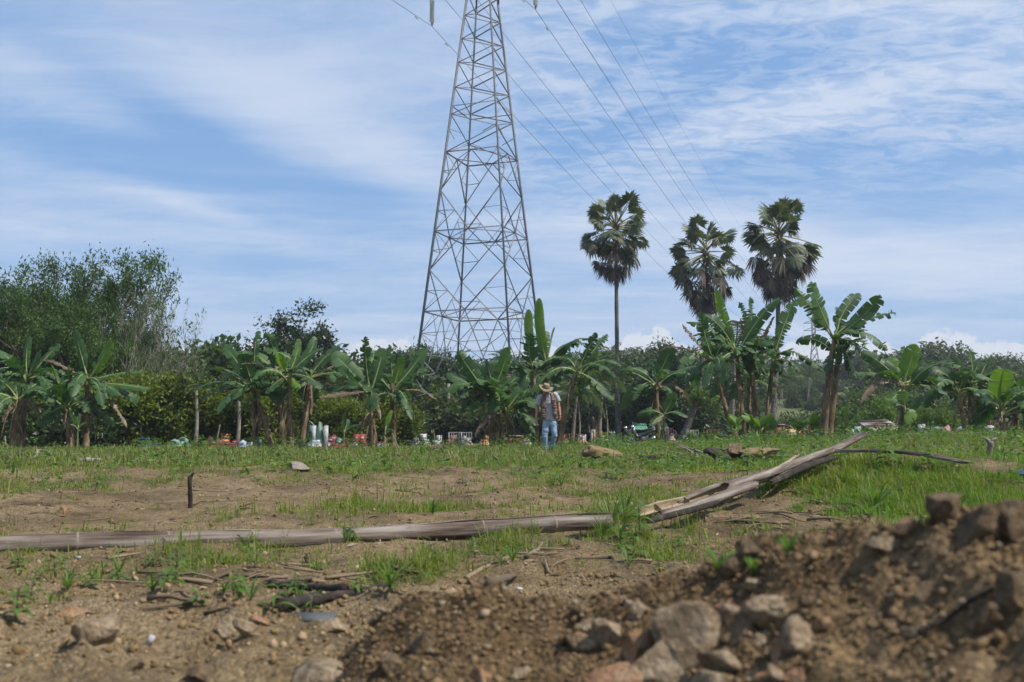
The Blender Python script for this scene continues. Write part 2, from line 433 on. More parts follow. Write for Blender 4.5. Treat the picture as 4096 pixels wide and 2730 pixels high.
ys = [0.25]
while ys[-1] < 112: ys.append(ys[-1] * 1.0125 + 0.002)
ang = np.linspace(-0.78, 0.78, 350)
near_me = grid_mesh('ground', ys, lambda y: ang * (y + 2.0), lambda x, y: ground_h(x, y))
co = np.empty(len(near_me.vertices) * 3, np.float32); near_me.vertices.foreach_get('co', co); co = co.reshape(-1, 3)
lit = np.clip(sstep(0.15, 0.75, grassiness(co[:, 0], co[:, 1])), 0, 1) * 0.92
att = near_me.attributes.new('litter', 'FLOAT', 'POINT'); att.data.foreach_set('value', lit.astype(np.float32))
ground = tag(link('ground', near_me, M_SOIL), 'bare tan soil of a cleared field with grass growing back', kind='structure')
far_me = grid_mesh('hill', list(np.geomspace(100, 1500, 80)), lambda y: np.linspace(-1.15, 1.15, 120) * (y + 60), lambda x, y: base_h(x, y) - 0.15 * (1 - sstep(104, 112, y)))
hill = tag(link('hill', far_me, M_HILL), 'low wooded hillside rising behind the cemetery', kind='structure')
side_me = mesh_from('field', np.array([(-400, -300, -0.3), (400, -300, -0.3), (400, 100, -0.3), (-400, 100, -0.3)], float), np.array([[0, 1, 2, 3]]))
tag(link('field', side_me, M_HILL), 'flat grassy land around the cleared field', kind='structure')

# the heap of dug earth in front of the camera
mx = np.arange(-1.35, 2.6, 0.0125); my = np.arange(0.55, 3.35, 0.0125)
gx, gy = np.meshgrid(mx, my)
mh = mound_h(gx, gy)
mh = mh - 0.020 + 0.014 * fbm(gx * 6, gy * 6, 3.0, 2) + 0.022 * np.abs(fbm(gx * 15, gy * 15, 6.0, 3)) + 0.007 * np.abs(fbm(gx * 38, gy * 38, 1.0, 2))
gl = ground_h(gx, gy) - 0.05
mh = np.where(mh < gl, gl, mh)
MH = mh
n_, m_ = len(mx), len(my)
i = np.arange(m_ - 1)[:, None]; j = np.arange(n_ - 1)[None, :]
F = np.stack([i * n_ + j, i * n_ + j + 1, (i + 1) * n_ + j + 1, (i + 1) * n_ + j], -1).reshape(-1, 4)
keep = (mh > gl + 1e-6).ravel()[F].any(axis=1)
mound = tag(link('dirt_mound', mesh_from('dirt_mound', np.column_stack([gx.ravel(), gy.ravel(), mh.ravel()]), F[keep], True), M_MOUND),
            'heap of freshly dug brown earth in the near foreground', kind='structure')


def mound_z(x, y):
    """surface height near the camera: mound or ground, whichever is higher"""
    x, y = np.asarray(x, float), np.asarray(y, float)
    ii = np.clip(np.round((y - my[0]) / 0.0125).astype(int), 0, m_ - 1); jj = np.clip(np.round((x - mx[0]) / 0.0125).astype(int), 0, n_ - 1)
    ins = (x > mx[0]) & (x < mx[-1]) & (y > my[0]) & (y < my[-1])
    return np.where(ins, np.maximum(MH[ii, jj], ground_h(x, y)), ground_h(x, y))


def gz(x, y): return float(ground_h(np.array([x]), np.array([y]))[0])


def on_ground(u, v):
    """where the ray through photo pixel (u, v) meets the earth"""
    a, b = (u - 2048) / FPX, (1365 - v) / FPX
    dx_, dy_, dz_ = a, CP - b * SP, SP + b * CP
    t = np.geomspace(0.9, 130, 6000)
    over = v < np.interp(u, [q[0] * 1.741 for q in RIDGE], [q[1] * 1.741 for q in RIDGE]) - 4
    h = ground_h(dx_ * t, dy_ * t) if over else mound_z(dx_ * t, dy_ * t)
    k = np.argmax(CAMZ + dz_ * t <= h)
    if CAMZ + dz_ * t[k] > h[k]: k = len(t) - 1
    return Vector((dx_ * t[k], dy_ * t[k], float(h[k])))


def ico(sub=1):
    import bmesh
    bm = bmesh.new(); bmesh.ops.create_icosphere(bm, subdivisions=sub, radius=1.0)
    bm.verts.ensure_lookup_table()
    V = np.array([v.co[:] for v in bm.verts]); F = np.array([[v.index for v in f.verts] for f in bm.faces]); bm.free()
    return V, F


ICO1, ICO2, ICO3 = ico(1), ico(2), ico(4)
OCT = (np.array([(1, 0, 0), (-1, 0, 0), (0, 1, 0), (0, -1, 0), (0, 0, 1), (0, 0, -1.0)]), np.array([(0, 2, 4), (2, 1, 4), (1, 3, 4), (3, 0, 4), (2, 0, 5), (1, 2, 5), (3, 1, 5), (0, 3, 5)]))


def rock_shape(r, V, planes=11, rough=0.06):
    """angular broken stone: a ball cut by random planes"""
    V = V.copy()
    for _ in range(planes):
        n = r.normal(size=3); n /= np.linalg.norm(n); d = r.uniform(0.30, 0.66)
        k = np.maximum(0, V @ n - d); V = V - k[:, None] * n
    s = r.uniform(0, 50)
    rid = 1 - np.abs(fbm(V[:, 0] * 2.6 + s, V[:, 1] * 2.6, V[:, 2] * 2.6, 4, 0.6))
    V = V * (1 + rough * 0.9 * (rid - 0.6) + rough * 0.5 * fbm(V[:, 0] * 7 + s, V[:, 1] * 7, V[:, 2] * 7, 2))[:, None]
    return V


def rotmat(r):
    q = r.normal(size=4); q /= np.linalg.norm(q); a, b, c, d = q
    return np.array([[1 - 2 * (c * c + d * d), 2 * (b * c - a * d), 2 * (b * d + a * c)], [2 * (b * c + a * d), 1 - 2 * (b * b + d * d), 2 * (c * d - a * b)], [2 * (b * d - a * c), 2 * (c * d + a * b), 1 - 2 * (b * b + c * c)]])


M_ROCK = surf('rock', [(0.30, (0.090, 0.062, 0.036)), (0.43, (0.22, 0.160, 0.098)), (0.56, (0.32, 0.245, 0.160)), (0.72, (0.42, 0.345, 0.245))], 26.0, 6, 0.9, bump=1.0, bscale=90)
M_ROCK_DARK = surf('earthy_rock', [(0.3, (0.07, 0.05, 0.03)), (0.5, (0.15, 0.105, 0.06)), (0.7, (0.22, 0.16, 0.10))], 26.0, 6, 0.95, bump=1.0, bscale=90)
M_ROCK_RED = surf('reddish_rock', [(0.3, (0.16, 0.075, 0.04)), (0.5, (0.30, 0.17, 0.09)), (0.7, (0.34, 0.25, 0.16))], 22.0, 6, 0.9, bump=1.0, bscale=90)
M_PEBBLE = leaf_mat('pebbles', (0.095, 0.062, 0.031), (0.195, 0.133, 0.071), 0.0, 0.95, cc=(0.25, 0.195, 0.13), spec=0.15, objvar=0.0)
M_CLOD = leaf_mat('clods', (0.11, 0.071, 0.033), (0.225, 0.153, 0.075), 0.0, 0.95, cc=(0.33, 0.26, 0.17), spec=0.15, objvar=0.0)
M_TERMITE = surf('ochre_earth', [(0.3, (0.115, 0.078, 0.036)), (0.55, (0.19, 0.135, 0.068)), (0.75, (0.26, 0.20, 0.115))], 6.0, 6, 0.95, bump=1.0, bscale=25)


def rock(name, u, v, wpx, hpx, mat, label, group=None, seed=0, lift=0.25, Y=None, cat='rock', depth=0.9, planes=11):
    r = np.random.default_rng(seed)
    p = on_ground(u, v + hpx * 0.4) if Y is None else at(u, v, Y)
    s = wpx / FPX * p.y / 2 * 1.18; sz = hpx / FPX * p.y / 2 * 1.18
    V = rock_shape(r, ICO3[0], planes, 0.085); V -= (V.max(0) + V.min(0)) / 2
    V /= (V.max(0) - V.min(0)) / 2
    V = V * np.array([s, s * depth, sz])
    o = link(name, mesh_from(name, V, ICO3[1], False), mat)
    o.location = (p.x, p.y, (p.z + sz * (1 - 2 * lift)) if Y is None else p.z)
    return tag(o, label, cat, group)

# ------------------------------------------------------------------ transmission tower
M_STEEL = surf('galvanised_steel', [(0.3, (0.105, 0.115, 0.135)), (0.7, (0.165, 0.178, 0.205))], 3.0, 4, 0.65, metallic=0.0, spec=0.3)
M_STEEL_OLD = surf('weathered_steel', [(0.3, (0.05, 0.054, 0.06)), (0.7, (0.08, 0.085, 0.095))], 3.0, 4, 0.65, metallic=0.0, spec=0.3)
M_GLASS_INS = surf('insulator_glass', [(0.3, (0.55, 0.60, 0.62)), (0.7, (0.74, 0.78, 0.80))], 9.0, 2, 0.2, spec=0.6)
M_WIRE = surf('aluminium_wire', [(0.3, (0.10, 0.105, 0.115)), (0.7, (0.16, 0.165, 0.18))], 2.0, 2, 0.5, metallic=0.4)
M_CONCRETE = surf('concrete', [(0.3, (0.28, 0.27, 0.25)), (0.7, (0.42, 0.41, 0.38))], 5.0, 5, 0.9)

TH = R(20.6)
E1 = np.array([math.cos(TH), -math.sin(TH), 0]); E2 = np.array([math.sin(TH), math.cos(TH), 0]); EZ = np.array([0, 0, 1.0])
TC = np.array([-2.75, 90.0, 0.0])


def side(z): return 10.15 - 0.1898 * z if z < 41.5 else max(2.27 - 0.02 * (z - 41.5), 1.6)


def corner(k, z):
    sx, sy = ((-1, -1), (1, -1), (1, 1), (-1, 1))[k % 4]
    return TC + E1 * sx * side(z) / 2 + E2 * sy * side(z) / 2 + EZ * z


def angle_bar(a, b, w_, t_=None, out=None):
    """steel angle section between two points"""
    a, b = np.asarray(a, float), np.asarray(b, float); t_ = t_ or w_ * 0.14
    d = b - a; d /= np.linalg.norm(d)
    ref = out if out is not None else (EZ if abs(d[2]) < 0.85 else E2)
    s = np.cross(d, ref); s /= np.linalg.norm(s); n = np.cross(s, d)
    prof = np.array([(0, 0), (w_, 0), (w_, t_), (t_, t_), (t_, w_), (0, w_)]) - w_ * 0.3
    V = np.concatenate([a + prof[:, :1] * s + prof[:, 1:] * n, b + prof[:, :1] * s + prof[:, 1:] * n])
    i = np.arange(6); k = (i + 1) % 6
    return V, [np.stack([i, k, k + 6, i + 6], -1), np.array([[5, 4, 3, 2, 1, 0], [6, 7, 8, 9, 10, 11]])]


tower = empty('transmission_tower', tuple(TC), 'tall grey steel lattice pylon rising out of the top of the picture', 'pylon')
tower_inv = Vector(-TC)


def member(name, a, b, w_, mat=None, parent=None):
    V, Fs = angle_bar(np.asarray(a) - TC, np.asarray(b) - TC, w_ * 0.74)
    return link(name, mesh_from(name, V, Fs), mat or M_STEEL, parent or tower)


Z0 = 0.35
TOPZ = 58.0
for k in range(4):
    m = MB()
    zs = [Z0, 41.5, TOPZ - 2.0]
    for a, b in zip(zs[:-1], zs[1:]): m.add(*angle_bar(corner(k, a) - TC, corner(k, b) - TC, 0.18, out=E1 if k % 2 else E2))
    lg = m.build('leg', M_STEEL, tower)
    f = MB(); c = corner(k, Z0) - TC; f.box((c[0], c[1], 0.22), (0.85, 0.85, 0.5), taper=0.75); f.build('footing', M_CONCRETE, lg)
    if k in (1, 3):
        s = MB()
        for z in np.arange(3, 50, 0.42):
            c = corner(k, z) - TC; d = (E1 if k == 1 else -E1) * (1 if int(z / 0.42) % 2 else 0) + (E2 if k == 3 else -E2) * (0 if int(z / 0.42) % 2 else 1)
            s.tube([c, c + d * 0.28], 0.018, 4)
        tag(s.build('step_bolts', M_STEEL, lg), kind='stuff')


def mid(a, b, t=0.5): return a + (b - a) * t


ZR = [11.85, 19.2, 26.6]
for zr in ZR:
    for k in range(4):
        member('crossbar', corner(k, zr), corner(k + 1, zr), 0.15)
        member('plan_brace', mid(corner(k, zr), corner(k + 1, zr)), mid(corner(k + 1, zr), corner(k + 2, zr)), 0.10)
for za, zb in ((ZR[0], ZR[1]), (ZR[1], ZR[2])):
    zm = (za + zb) / 2 + 0.1
    for k in range(4):
        for kk in (k, k + 1):
            M_ = corner(kk, zm)
            for zc_ in (za, zb):
                N_ = mid(corner(k, zc_), corner(k + 1, zc_)); C_ = corner(kk, zc_)
                member('brace', M_, N_, 0.13)
                P_ = mid(M_, N_, 0.52); Q_ = corner(kk, zc_ + (zm - zc_) * 0.5)
                member('tie_bar', P_, Q_, 0.07); member('tie_bar', P_, C_, 0.07)
# splayed base: each leg is braced back to the middle of the first ring
for k in range(4):
    N_ = mid(corner(k, ZR[0]), corner(k + 1, ZR[0]))
    for kk in (k, k + 1):
        foot = corner(kk, Z0 + 0.6)
        member('brace', N_, foot, 0.13)
        prev = corner(kk, ZR[0])
        for t in (0.17, 0.34, 0.51, 0.67, 0.83):
            zq = ZR[0] + (Z0 - ZR[0]) * t
            B_ = mid(N_, foot, t); L_ = corner(kk, zq)
            member('tie_bar', L_, B_, 0.085)
            if t == 0.17: member('tie_bar', mid(corner(kk, ZR[0]), N_, .5), L_, 0.07); member('tie_bar', mid(corner(kk, ZR[0]), N_, .5), B_, 0.07)
            else: member('tie_bar', prev, B_, 0.07)
            prev = L_
    Bl, Br = mid(N_, corner(k, Z0 + 0.6), 0.34), mid(N_, corner(k + 1, Z0 + 0.6), 0.34); member('hip_brace', Bl, Br, 0.09)
    member('tie_bar', mid(Bl, Br), mid(N_, corner(k, Z0 + 0.6), 0.17), 0.07); member('tie_bar', mid(Bl, Br), mid(N_, corner(k + 1, Z0 + 0.6), 0.17), 0.07)
    a0 = mid(N_, corner(k + 1, Z0 + 0.6), 0.55); a1_ = mid(mid(corner(k + 1, ZR[0]), corner(k + 2, ZR[0])), corner(k + 1, Z0 + 0.6), 0.55)
    member('hip_brace', a0, a1_, 0.08)
# crossed bracing above the third ring, staggered between neighbouring faces
nodesE = [26.6, 30.2, 32.8, 35.2, 37.5, 39.8, 42.1, 44.4, 46.7, 49.0, 51.3, 53.6, 55.6]        # on legs 0 and 2
nodesO = [28.6, 31.5, 34.0, 36.4, 38.7, 41.0, 43.3, 45.6, 47.9, 50.2, 52.5, 54.6]              # on legs 1 and 3
for k in range(4):
    ev, od = (k, k + 1) if k % 2 == 0 else (k + 1, k)
    for a, b in zip(nodesE, nodesO):
        member('brace', corner(ev, a), corner(od, b), 0.12)
    for a, b in zip(nodesE[1:], nodesO):
        member('brace', corner(ev, a), corner(od, b), 0.12)
    nz = [26.6, 31.5]
    member('crossbar', corner(k, 31.0), corner(k + 1, 31.0), 0.10)
    member('crossbar', corner(k, 42.8), corner(k + 1, 42.8), 0.11)
    member('crossbar', corner(k, 55.6), corner(k + 1, 55.6), 0.11)
    member('tie_bar', corner(k, 28.8), mid(corner(k, 26.6), corner(k + 1, nz[1]), 0.33), 0.07)
    member('tie_bar', corner(k + 1, 28.8), mid(corner(k + 1, 26.6), corner(k, nz[1]), 0.33), 0.07)
ARM = 5.25
ARMZ = [42.8, 47.0, 51.2]
CLAMP = [[], []]
for iz, z in enumerate(ARMZ):
    for sgn, si in ((-1, 0), (1, 1)):
        am = MB(); tip = E1 * sgn * ARM + EZ * z
        for sy in (-1, 1):
            c0 = E1 * sgn * side(z) / 2 + E2 * sy * side(z) / 2 + EZ * z; c1 = c0 + EZ * 1.6
            am.add(*angle_bar(c0, tip, 0.12)); am.add(*angle_bar(c1, tip, 0.10))
            for t in (0.3, 0.6): am.add(*angle_bar(mid(c0, tip, t), mid(c1, tip, t + 0.12), 0.07))
        ao = am.build('cross_arm', M_STEEL, tower)
        ins = MB(); L = 2.75
        for off in (-0.20, 0.20):
            for q in range(15):
                zc_ = z - 0.32 - q * 0.15; c = tip * 1.0; c = np.array([c[0], c[1], zc_]) + E2 * off
                a = np.arange(8) * math.pi / 4
                ring = [c + np.array([math.cos(t) * 0.17, math.sin(t) * 0.17, -0.05]) for t in a] + [c + np.array([math.cos(t) * 0.05, math.sin(t) * 0.05, 0.05]) for t in a]
                i = np.arange(8); k2 = (i + 1) % 8
                ins.add(np.array(ring), [np.stack([i, k2, k2 + 8, i + 8], -1), i[None, ::-1], (i + 8)[None, :]])
            ins.tube([np.array([tip[0], tip[1], z - 0.1]) + E2 * off, np.array([tip[0], tip[1], z - L + 0.05]) + E2 * off], 0.025, 5)
        io = ins.build('insulator_string', M_GLASS_INS, tower)
        y = MB(); b = np.array([tip[0], tip[1], z - L])
        y.add(*angle_bar(b + E2 * 0.25 + EZ * 0.1, b - E2 * 0.25 + EZ * 0.1, 0.07)); y.add(*angle_bar(b + E2 * 0.22 + EZ * 0.1, b - EZ * 0.15, 0.05)); y.add(*angle_bar(b - E2 * 0.22 + EZ * 0.1, b - EZ * 0.15, 0.05))
        y.build('yoke_plate', M_STEEL_OLD, io)
        CLAMP[si].append(TC + b - EZ * 0.15)
GW = []
for sgn in (-1, 1):
    m = MB(); tip = E1 * sgn * 3.3 + EZ * 58.5
    for sy in (-1, 1):
        c0 = E1 * sgn * 0.8 + E2 * sy * 0.8 + EZ * 56.0
        m.add(*angle_bar(c0, tip, 0.10)); m.add(*angle_bar(c0 - EZ * 1.6, tip, 0.08))
    m.build('earth_wire_peak', M_STEEL, tower); GW.append(TC + tip)

# ------------------------------------------------------------------ the far tower and the wires
FC = np.array([166.5, 546.0, 0.0]); FBASE = 19.0


def far_tower(c, zb, label):
    t = empty('transmission_tower', (c[0], c[1], 0), label, 'pylon')
    def cs(k, z):
        w_ = 9.5 - 0.215 * (z - zb) if z < 55 else 1.75
        sx, sy = ((-1, -1), (1, -1), (1, 1), (-1, 1))[k % 4]
        return E1 * sx * w_ / 2 + E2 * sy * w_ / 2 + EZ * z
    for k in range(4):
        m = MB()
        for a, b in ((zb, 55), (55, 66)): m.add(*angle_bar(cs(k, a), cs(k, b), 0.46))
        m.build('leg', M_STEEL_OLD, t)
        zz_ = [zb, 28, 36, 42.5, 48, 52, 55, 57.5, 60, 62, 64, 66]
        m = MB()
        for a, b in zip(zz_[:-1], zz_[1:]):
            m.add(*angle_bar(cs(k, a), cs(k + 1, b), 0.28)); m.add(*angle_bar(cs(k + 1, a), cs(k, b), 0.28))
        m.build('bracing', M_STEEL_OLD, t)
    tips = []
    for z in (56.0, 60.2, 64.3):
        for sgn in (-1, 1):
            m = MB(); tip = E1 * sgn * 5.5 + EZ * z
            for sy in (-1, 1):
                m.add(*angle_bar(E1 * sgn * 0.8 + E2 * sy * .8 + EZ * z, tip, 0.26)); m.add(*angle_bar(E1 * sgn * 0.8 + E2 * sy * .8 + EZ * (z + 1.6), tip, 0.2))
            m.build('cross_arm', M_STEEL_OLD, t)
            s = MB(); s.tube([tip, tip - EZ * 2.6], 0.12, 5); s.build('insulator_string', M_GLASS_INS, t)
    m = MB()
    for sgn in (-1, 1): m.add(*angle_bar(EZ * 66 + E1 * sgn * .8, E1 * sgn * 3.2 + EZ * 68.5, 0.25)); m.add(*angle_bar(EZ * 64.5 + E1 * sgn * .8, E1 * sgn * 3.2 + EZ * 68.5, 0.2))
    m.build('earth_wire_peak', M_STEEL_OLD, t)
    return t


far_tower(FC, FBASE, 'small distant steel lattice pylon beyond the hill on the right')


def wire(a, b, sag, r, label, name='power_line'):
    a, b = np.asarray(a, float), np.asarray(b, float)
    # the wire runs on behind the viewer to the next tower back
    back = a - (b - a) * np.array([1, 1, 0]); back[2] = a[2] - 1.0
    s = np.linspace(0, 1, 60)[:, None]
    P1 = a + (b - a) * s; P1[:, 2] -= (4 * sag * s * (1 - s))[:, 0]
    P0 = back + (a - back) * s; P0[:, 2] -= (4 * sag * s * (1 - s))[:, 0]
    P = np.concatenate([P0[30:-1], P1])
    dist = np.linalg.norm(P - np.array([0, 0, CAMZ]), axis=1)
    o = link(name, mesh_from(name, *tube(P, r, 5, False)), M_WIRE)
    return tag(o, label, 'power line', 'wires of the transmission line')


nm = [('left', 0), ('right', 1)]
lv = ['lowest', 'middle', 'topmost']
for sd_, si in nm:
    for q in range(3):
        far_pt = FC + E1 * (-5.5 if si == 0 else 5.5) + EZ * ((56.0, 60.2, 64.3)[q] - 2.7)
        o = wire(CLAMP[si][q], far_pt, 13.2, 0.024, f'{lv[q]} conductor wire on the {sd_} side of the pylon')
        if q == 0:
            for t in (-1.0, 1.0):
                dv = (far_pt - CLAMP[si][q]); dv[2] = 0; dv /= np.linalg.norm(dv)
                p = CLAMP[si][q] + dv * t * 3.4; p[2] += -0.24 * 3.4 * (0.44 if t > 0 else 0.5)
                d = MB(); d.tube([p - dv * .22 - EZ * .16, p + dv * .22 - EZ * .16], 0.016, 5)
                d.tube([p - dv * .28 - EZ * .16, p - dv * .17 - EZ * .16], 0.05, 6); d.tube([p + dv * .17 - EZ * .16, p + dv * .28 - EZ * .16], 0.05, 6); d.box(p - EZ * .08, (.05, .05, .18))
                d.build('vibration_damper', M_WIRE, o)
for g, sd_, sx in ((GW[0], 'left', -3.2), (GW[1], 'right', 3.2)):
    wire(g, FC + E1 * sx + EZ * 68.5, 11.5, 0.014, f'thin earth wire above the conductors, {sd_} one')

# ------------------------------------------------------------------ fan palms
M_PALM_TRUNK = surf('palm_trunk', [(0.3, (0.055, 0.05, 0.045)), (0.55, (0.115, 0.105, 0.095)), (0.75, (0.21, 0.20, 0.185))], 3.0, 5, 0.9, stretch=(1, 1, 6), bump=0.6, bscale=6)
M_PALM_PALE = surf('pale_palm_trunk', [(0.3, (0.09, 0.08, 0.07)), (0.5, (0.22, 0.21, 0.19)), (0.7, (0.40, 0.39, 0.36))], 2.4, 6, 0.9, stretch=(1, 1, 2.5), bump=0.6, bscale=8)
M_FAN = leaf_mat('fan_leaf', (0.044, 0.066, 0.040), (0.080, 0.110, 0.064), 0.24, 0.5, cc=(0.14, 0.155, 0.10), spec=0.4, objvar=0.2)
M_FAN_DEAD = leaf_mat('dead_fan_leaf', (0.048, 0.040, 0.033), (0.10, 0.085, 0.07), 0.12, 0.8, (1.1, 1.0, 0.8), cc=(0.165, 0.14, 0.118), objvar=0.25)
M_PETIOLE = surf('petiole', [(0.3, (0.13, 0.13, 0.05)), (0.7, (0.26, 0.24, 0.09))], 4.0, 3, 0.6)
M_PETIOLE_DEAD = surf('dry_petiole', [(0.3, (0.07, 0.055, 0.04)), (0.7, (0.16, 0.13, 0.10))], 4.0, 3, 0.8)
M_FRUIT = surf('palm_fruit', [(0.3, (0.10, 0.12, 0.03)), (0.7, (0.22, 0.22, 0.07))], 4.0, 3, 0.5)


def fan_frond(parent, org, az_, el, plen, rad, dead, r):
    """petiole with a round pleated fan of stiff segments"""
    d = np.array([math.cos(el) * math.cos(az_), math.cos(el) * math.sin(az_), math.sin(el)])
    droop = (0.10 if not dead else 0.25) * plen
    t = np.linspace(0, 1, 6)[:, None]
    P = org + d * plen * t - EZ * droop * t ** 2
    pm = link('petiole', mesh_from('petiole', *tube(P, np.linspace(0.055, 0.03, 6), 5)), M_PETIOLE_DEAD if dead else M_PETIOLE)
    hub = P[-1]; ax = P[-1] - P[-3]; ax /= np.linalg.norm(ax)
    if dead: ax = ax * 0.5 + np.array([0, 0, -0.9]); ax /= np.linalg.norm(ax)
    s = np.cross(ax, EZ); s = s / (np.linalg.norm(s) + 1e-6) if np.linalg.norm(s) > 0.1 else np.array([1.0, 0, 0])
    roll = r.uniform(-1.25, 1.25); n = np.cross(s, ax); s, n = s * math.cos(roll) + n * math.sin(roll), -s * math.sin(roll) + n * math.cos(roll)
    K = 26; span = R(r.uniform(225, 300)) * (0.66 if dead else 1.0)
    V, F = [], []
    for q in range(K):
        a = (q / (K - 1) - 0.5) * span + r.normal(0, 0.02)
        ln = rad * (0.78 + 0.22 * math.cos(a * 0.8)) * r.uniform(0.86, 1.12)
        dr = ax * math.cos(a) + s * math.sin(a) + n * (-0.28 * abs(math.sin(a)) - (0.15 if not dead else 0.3) * r.uniform(0, 1))
        dr /= np.linalg.norm(dr)
        sd2 = -ax * math.sin(a) + s * math.cos(a)
        hw = ln * 0.60 * math.sin(span / K / 2) * 1.7 * (0.75 if dead else 1.0)
        mid_ = hub + dr * ln * 0.60 + n * (0.03 if q % 2 else -0.03)
        tip = hub + dr * ln - EZ * (0.10 + (0.35 if dead else 0.10) * r.random()) * ln * (0.5 + abs(a) / 3)
        b = len(V); V += [hub + dr * 0.04, mid_ - sd2 * hw, mid_ + n * 0.035, tip, mid_ + sd2 * hw]
        F += [(b, b + 1, b + 2), (b + 1, b + 3, b + 2), (b, b + 2, b + 4), (b + 2, b + 3, b + 4)]
    fo = link('frond', mesh_from('frond', np.array(V), np.array(F)), M_FAN_DEAD if dead else M_FAN, parent)
    pm.parent = fo
    return fo


def fan_palm(trunk_px, Y, label, seed, n_live, n_dead, pale_from=None, rtop=0.135, rbase=0.19, size=1.0, skirt=1.0, fruit=0):
    r = np.random.default_rng(seed)
    pts = [np.array(at(u, v, Y)) for u, v in trunk_px]
    b = pts[0].copy(); z = gz(b[0], Y); pts[0][2] = min(pts[0][2], z) - 0.1
    root = empty('fan_palm', tuple(pts[0]), label, 'palm tree', 'fan palms')
    P = np.array(pts)
    t = np.linspace(0, 1, 26); tk = np.concatenate([[0], np.cumsum(np.linalg.norm(np.diff(P, axis=0), axis=1))]); tk /= tk[-1]
    C = np.column_stack([np.interp(t, tk, P[:, k]) for k in range(3)])
    for _ in range(3): C[1:-1] = (C[:-2] + 2 * C[1:-1] + C[2:]) / 4
    rad = np.interp(t, [0, 0.05, 0.3, 1], [rbase * 1.5, rbase * 1.15, rbase * 0.85, rtop]) * (1 + 0.05 * np.sin(np.arange(26) * 2.1))
    tr = link('trunk', mesh_from('trunk', *tube(C - P[0], rad, 12), smooth=True), M_PALM_PALE if pale_from else M_PALM_TRUNK, root)
    top = C[-1] - P[0]
    br = MB()                                                # leaf bases left on the upper trunk
    for q in range(46):
        a = q * 2.4; h = -2.6 * skirt * q / 46.0
        o_ = top + np.array([math.cos(a) * 0.15, math.sin(a) * 0.15, h]); d = np.array([math.cos(a) * 0.5, math.sin(a) * 0.5, 0.65]); br.tube([o_, o_ + d * 0.28, o_ + d * 0.42], [0.07, 0.05, 0.02], 5)
    tag(br.build('leaf_bases', M_PETIOLE_DEAD, root), kind='stuff')
    for q in range(n_live):
        f_ = q / (n_live - 1); el = R(74 - 122 * f_ ** 0.8) + r.normal(0, 0.08)
        fan_frond(root, top + EZ * (0.15 - 0.7 * f_), q * 2.39996 + r.normal(0, 0.5), el + r.normal(0, .12), (1.15 + 1.05 * r.random()) * size, (0.82 + 0.3 * r.random()) * size, False, r)
    for q in range(n_dead):
        f_ = q / max(n_dead - 1, 1); el = R(-16 - 54 * f_) + r.normal(0, 0.1)
        fan_frond(root, top + EZ * (-0.6 - 1.5 * f_ * skirt), q * 2.39996 + 1.0 + r.normal(0, 0.25), el, (1.65 + 0.4 * r.random()) * size * (1 - .25 * f_), (0.95 + 0.2 * r.random()) * size, True, r)
    if fruit:
        m = MB()
        for q in range(fruit):
            a = r.uniform(0, 6.28); m.add(ICO1[0] * 0.09 + top + np.array([math.cos(a) * r.uniform(.2, .6), math.sin(a) * r.uniform(.2, .6), -0.75 + r.normal(0, .12)]), ICO1[1])
        m.build('fruit', M_FRUIT, root)
    return root


fan_palm([(2476, 1790), (2470, 1600), (2467, 1300), (2463, 905)], 75, 'leftmost fan palm, tall and straight with a full rounded crown', 11, 46, 15, skirt=0.85, size=1.02)
fan_palm([(2722, 1775), (2760, 1680), (2795, 1580), (2812, 1420), (2822, 1000)], 72, 'middle fan palm with ragged grey dead fronds and a leaning base', 23, 28, 26, size=1.0, rbase=0.24, skirt=1.25, fruit=14)
fan_palm([(3078, 1775), (3092, 1650), (3104, 1500), (3112, 1300), (3114, 930)], 73, 'rightmost fan palm with a thick hanging skirt of dead fronds', 31, 40, 34, rbase=0.22, skirt=1.25, size=1.14)

# ------------------------------------------------------------------ coconut palms
M_COCO = leaf_mat('coconut_leaf', (0.035, 0.065, 0.022), (0.075, 0.115, 0.035), 0.3, 0.45, cc=(0.14, 0.15, 0.05), spec=0.4, objvar=0.25)
M_COCO_TRUNK = surf('coconut_trunk', [(0.3, (0.10, 0.085, 0.065)), (0.7, (0.26, 0.23, 0.19))], 2.0, 4, 0.9, stretch=(1, 1, 7), bump=0.5)


def coco_mesh(r, L=3.6):
    """one arching feather frond with hanging leaflets, along +x"""
    t = np.linspace(0, 1, 24)
    P = np.column_stack([L * (t - 0.22 * t ** 3), 0 * t, L * (0.42 * t - 0.62 * t ** 2.3)])
    V, F = [], []
    for i in range(2, 24):
        for sgn in (-1, 1):
            p = P[i]; ln = L * 0.24 * (0.5 + 1.2 * math.sin(min(t[i] * 2.9, math.pi))) * r.uniform(0.8, 1.1) * 0.62 + 0.1
            d = np.array([0.45, sgn * 0.75, -0.45 - 0.35 * r.random()]); d /= np.linalg.norm(d)
            b = len(V); V += [p + np.array([-0.035, 0, 0]), p + np.array([0.035, 0, 0.0]), p + d * ln * .6 + np.array([.03, 0, 0]), p + d * ln - np.array([0, 0, 0.12 * ln])]
            F.append((b, b + 1, b + 2, b + 3))
    m = MB(); m.add(np.array(V), np.array(F)); m.tube(P, np.linspace(0.05, 0.012, 24), 4)
    return m.mesh('frond')


COCO_FR = [coco_mesh(np.random.default_rng(q)) for q in range(3)]
for me in COCO_FR: me.materials.append(M_COCO)


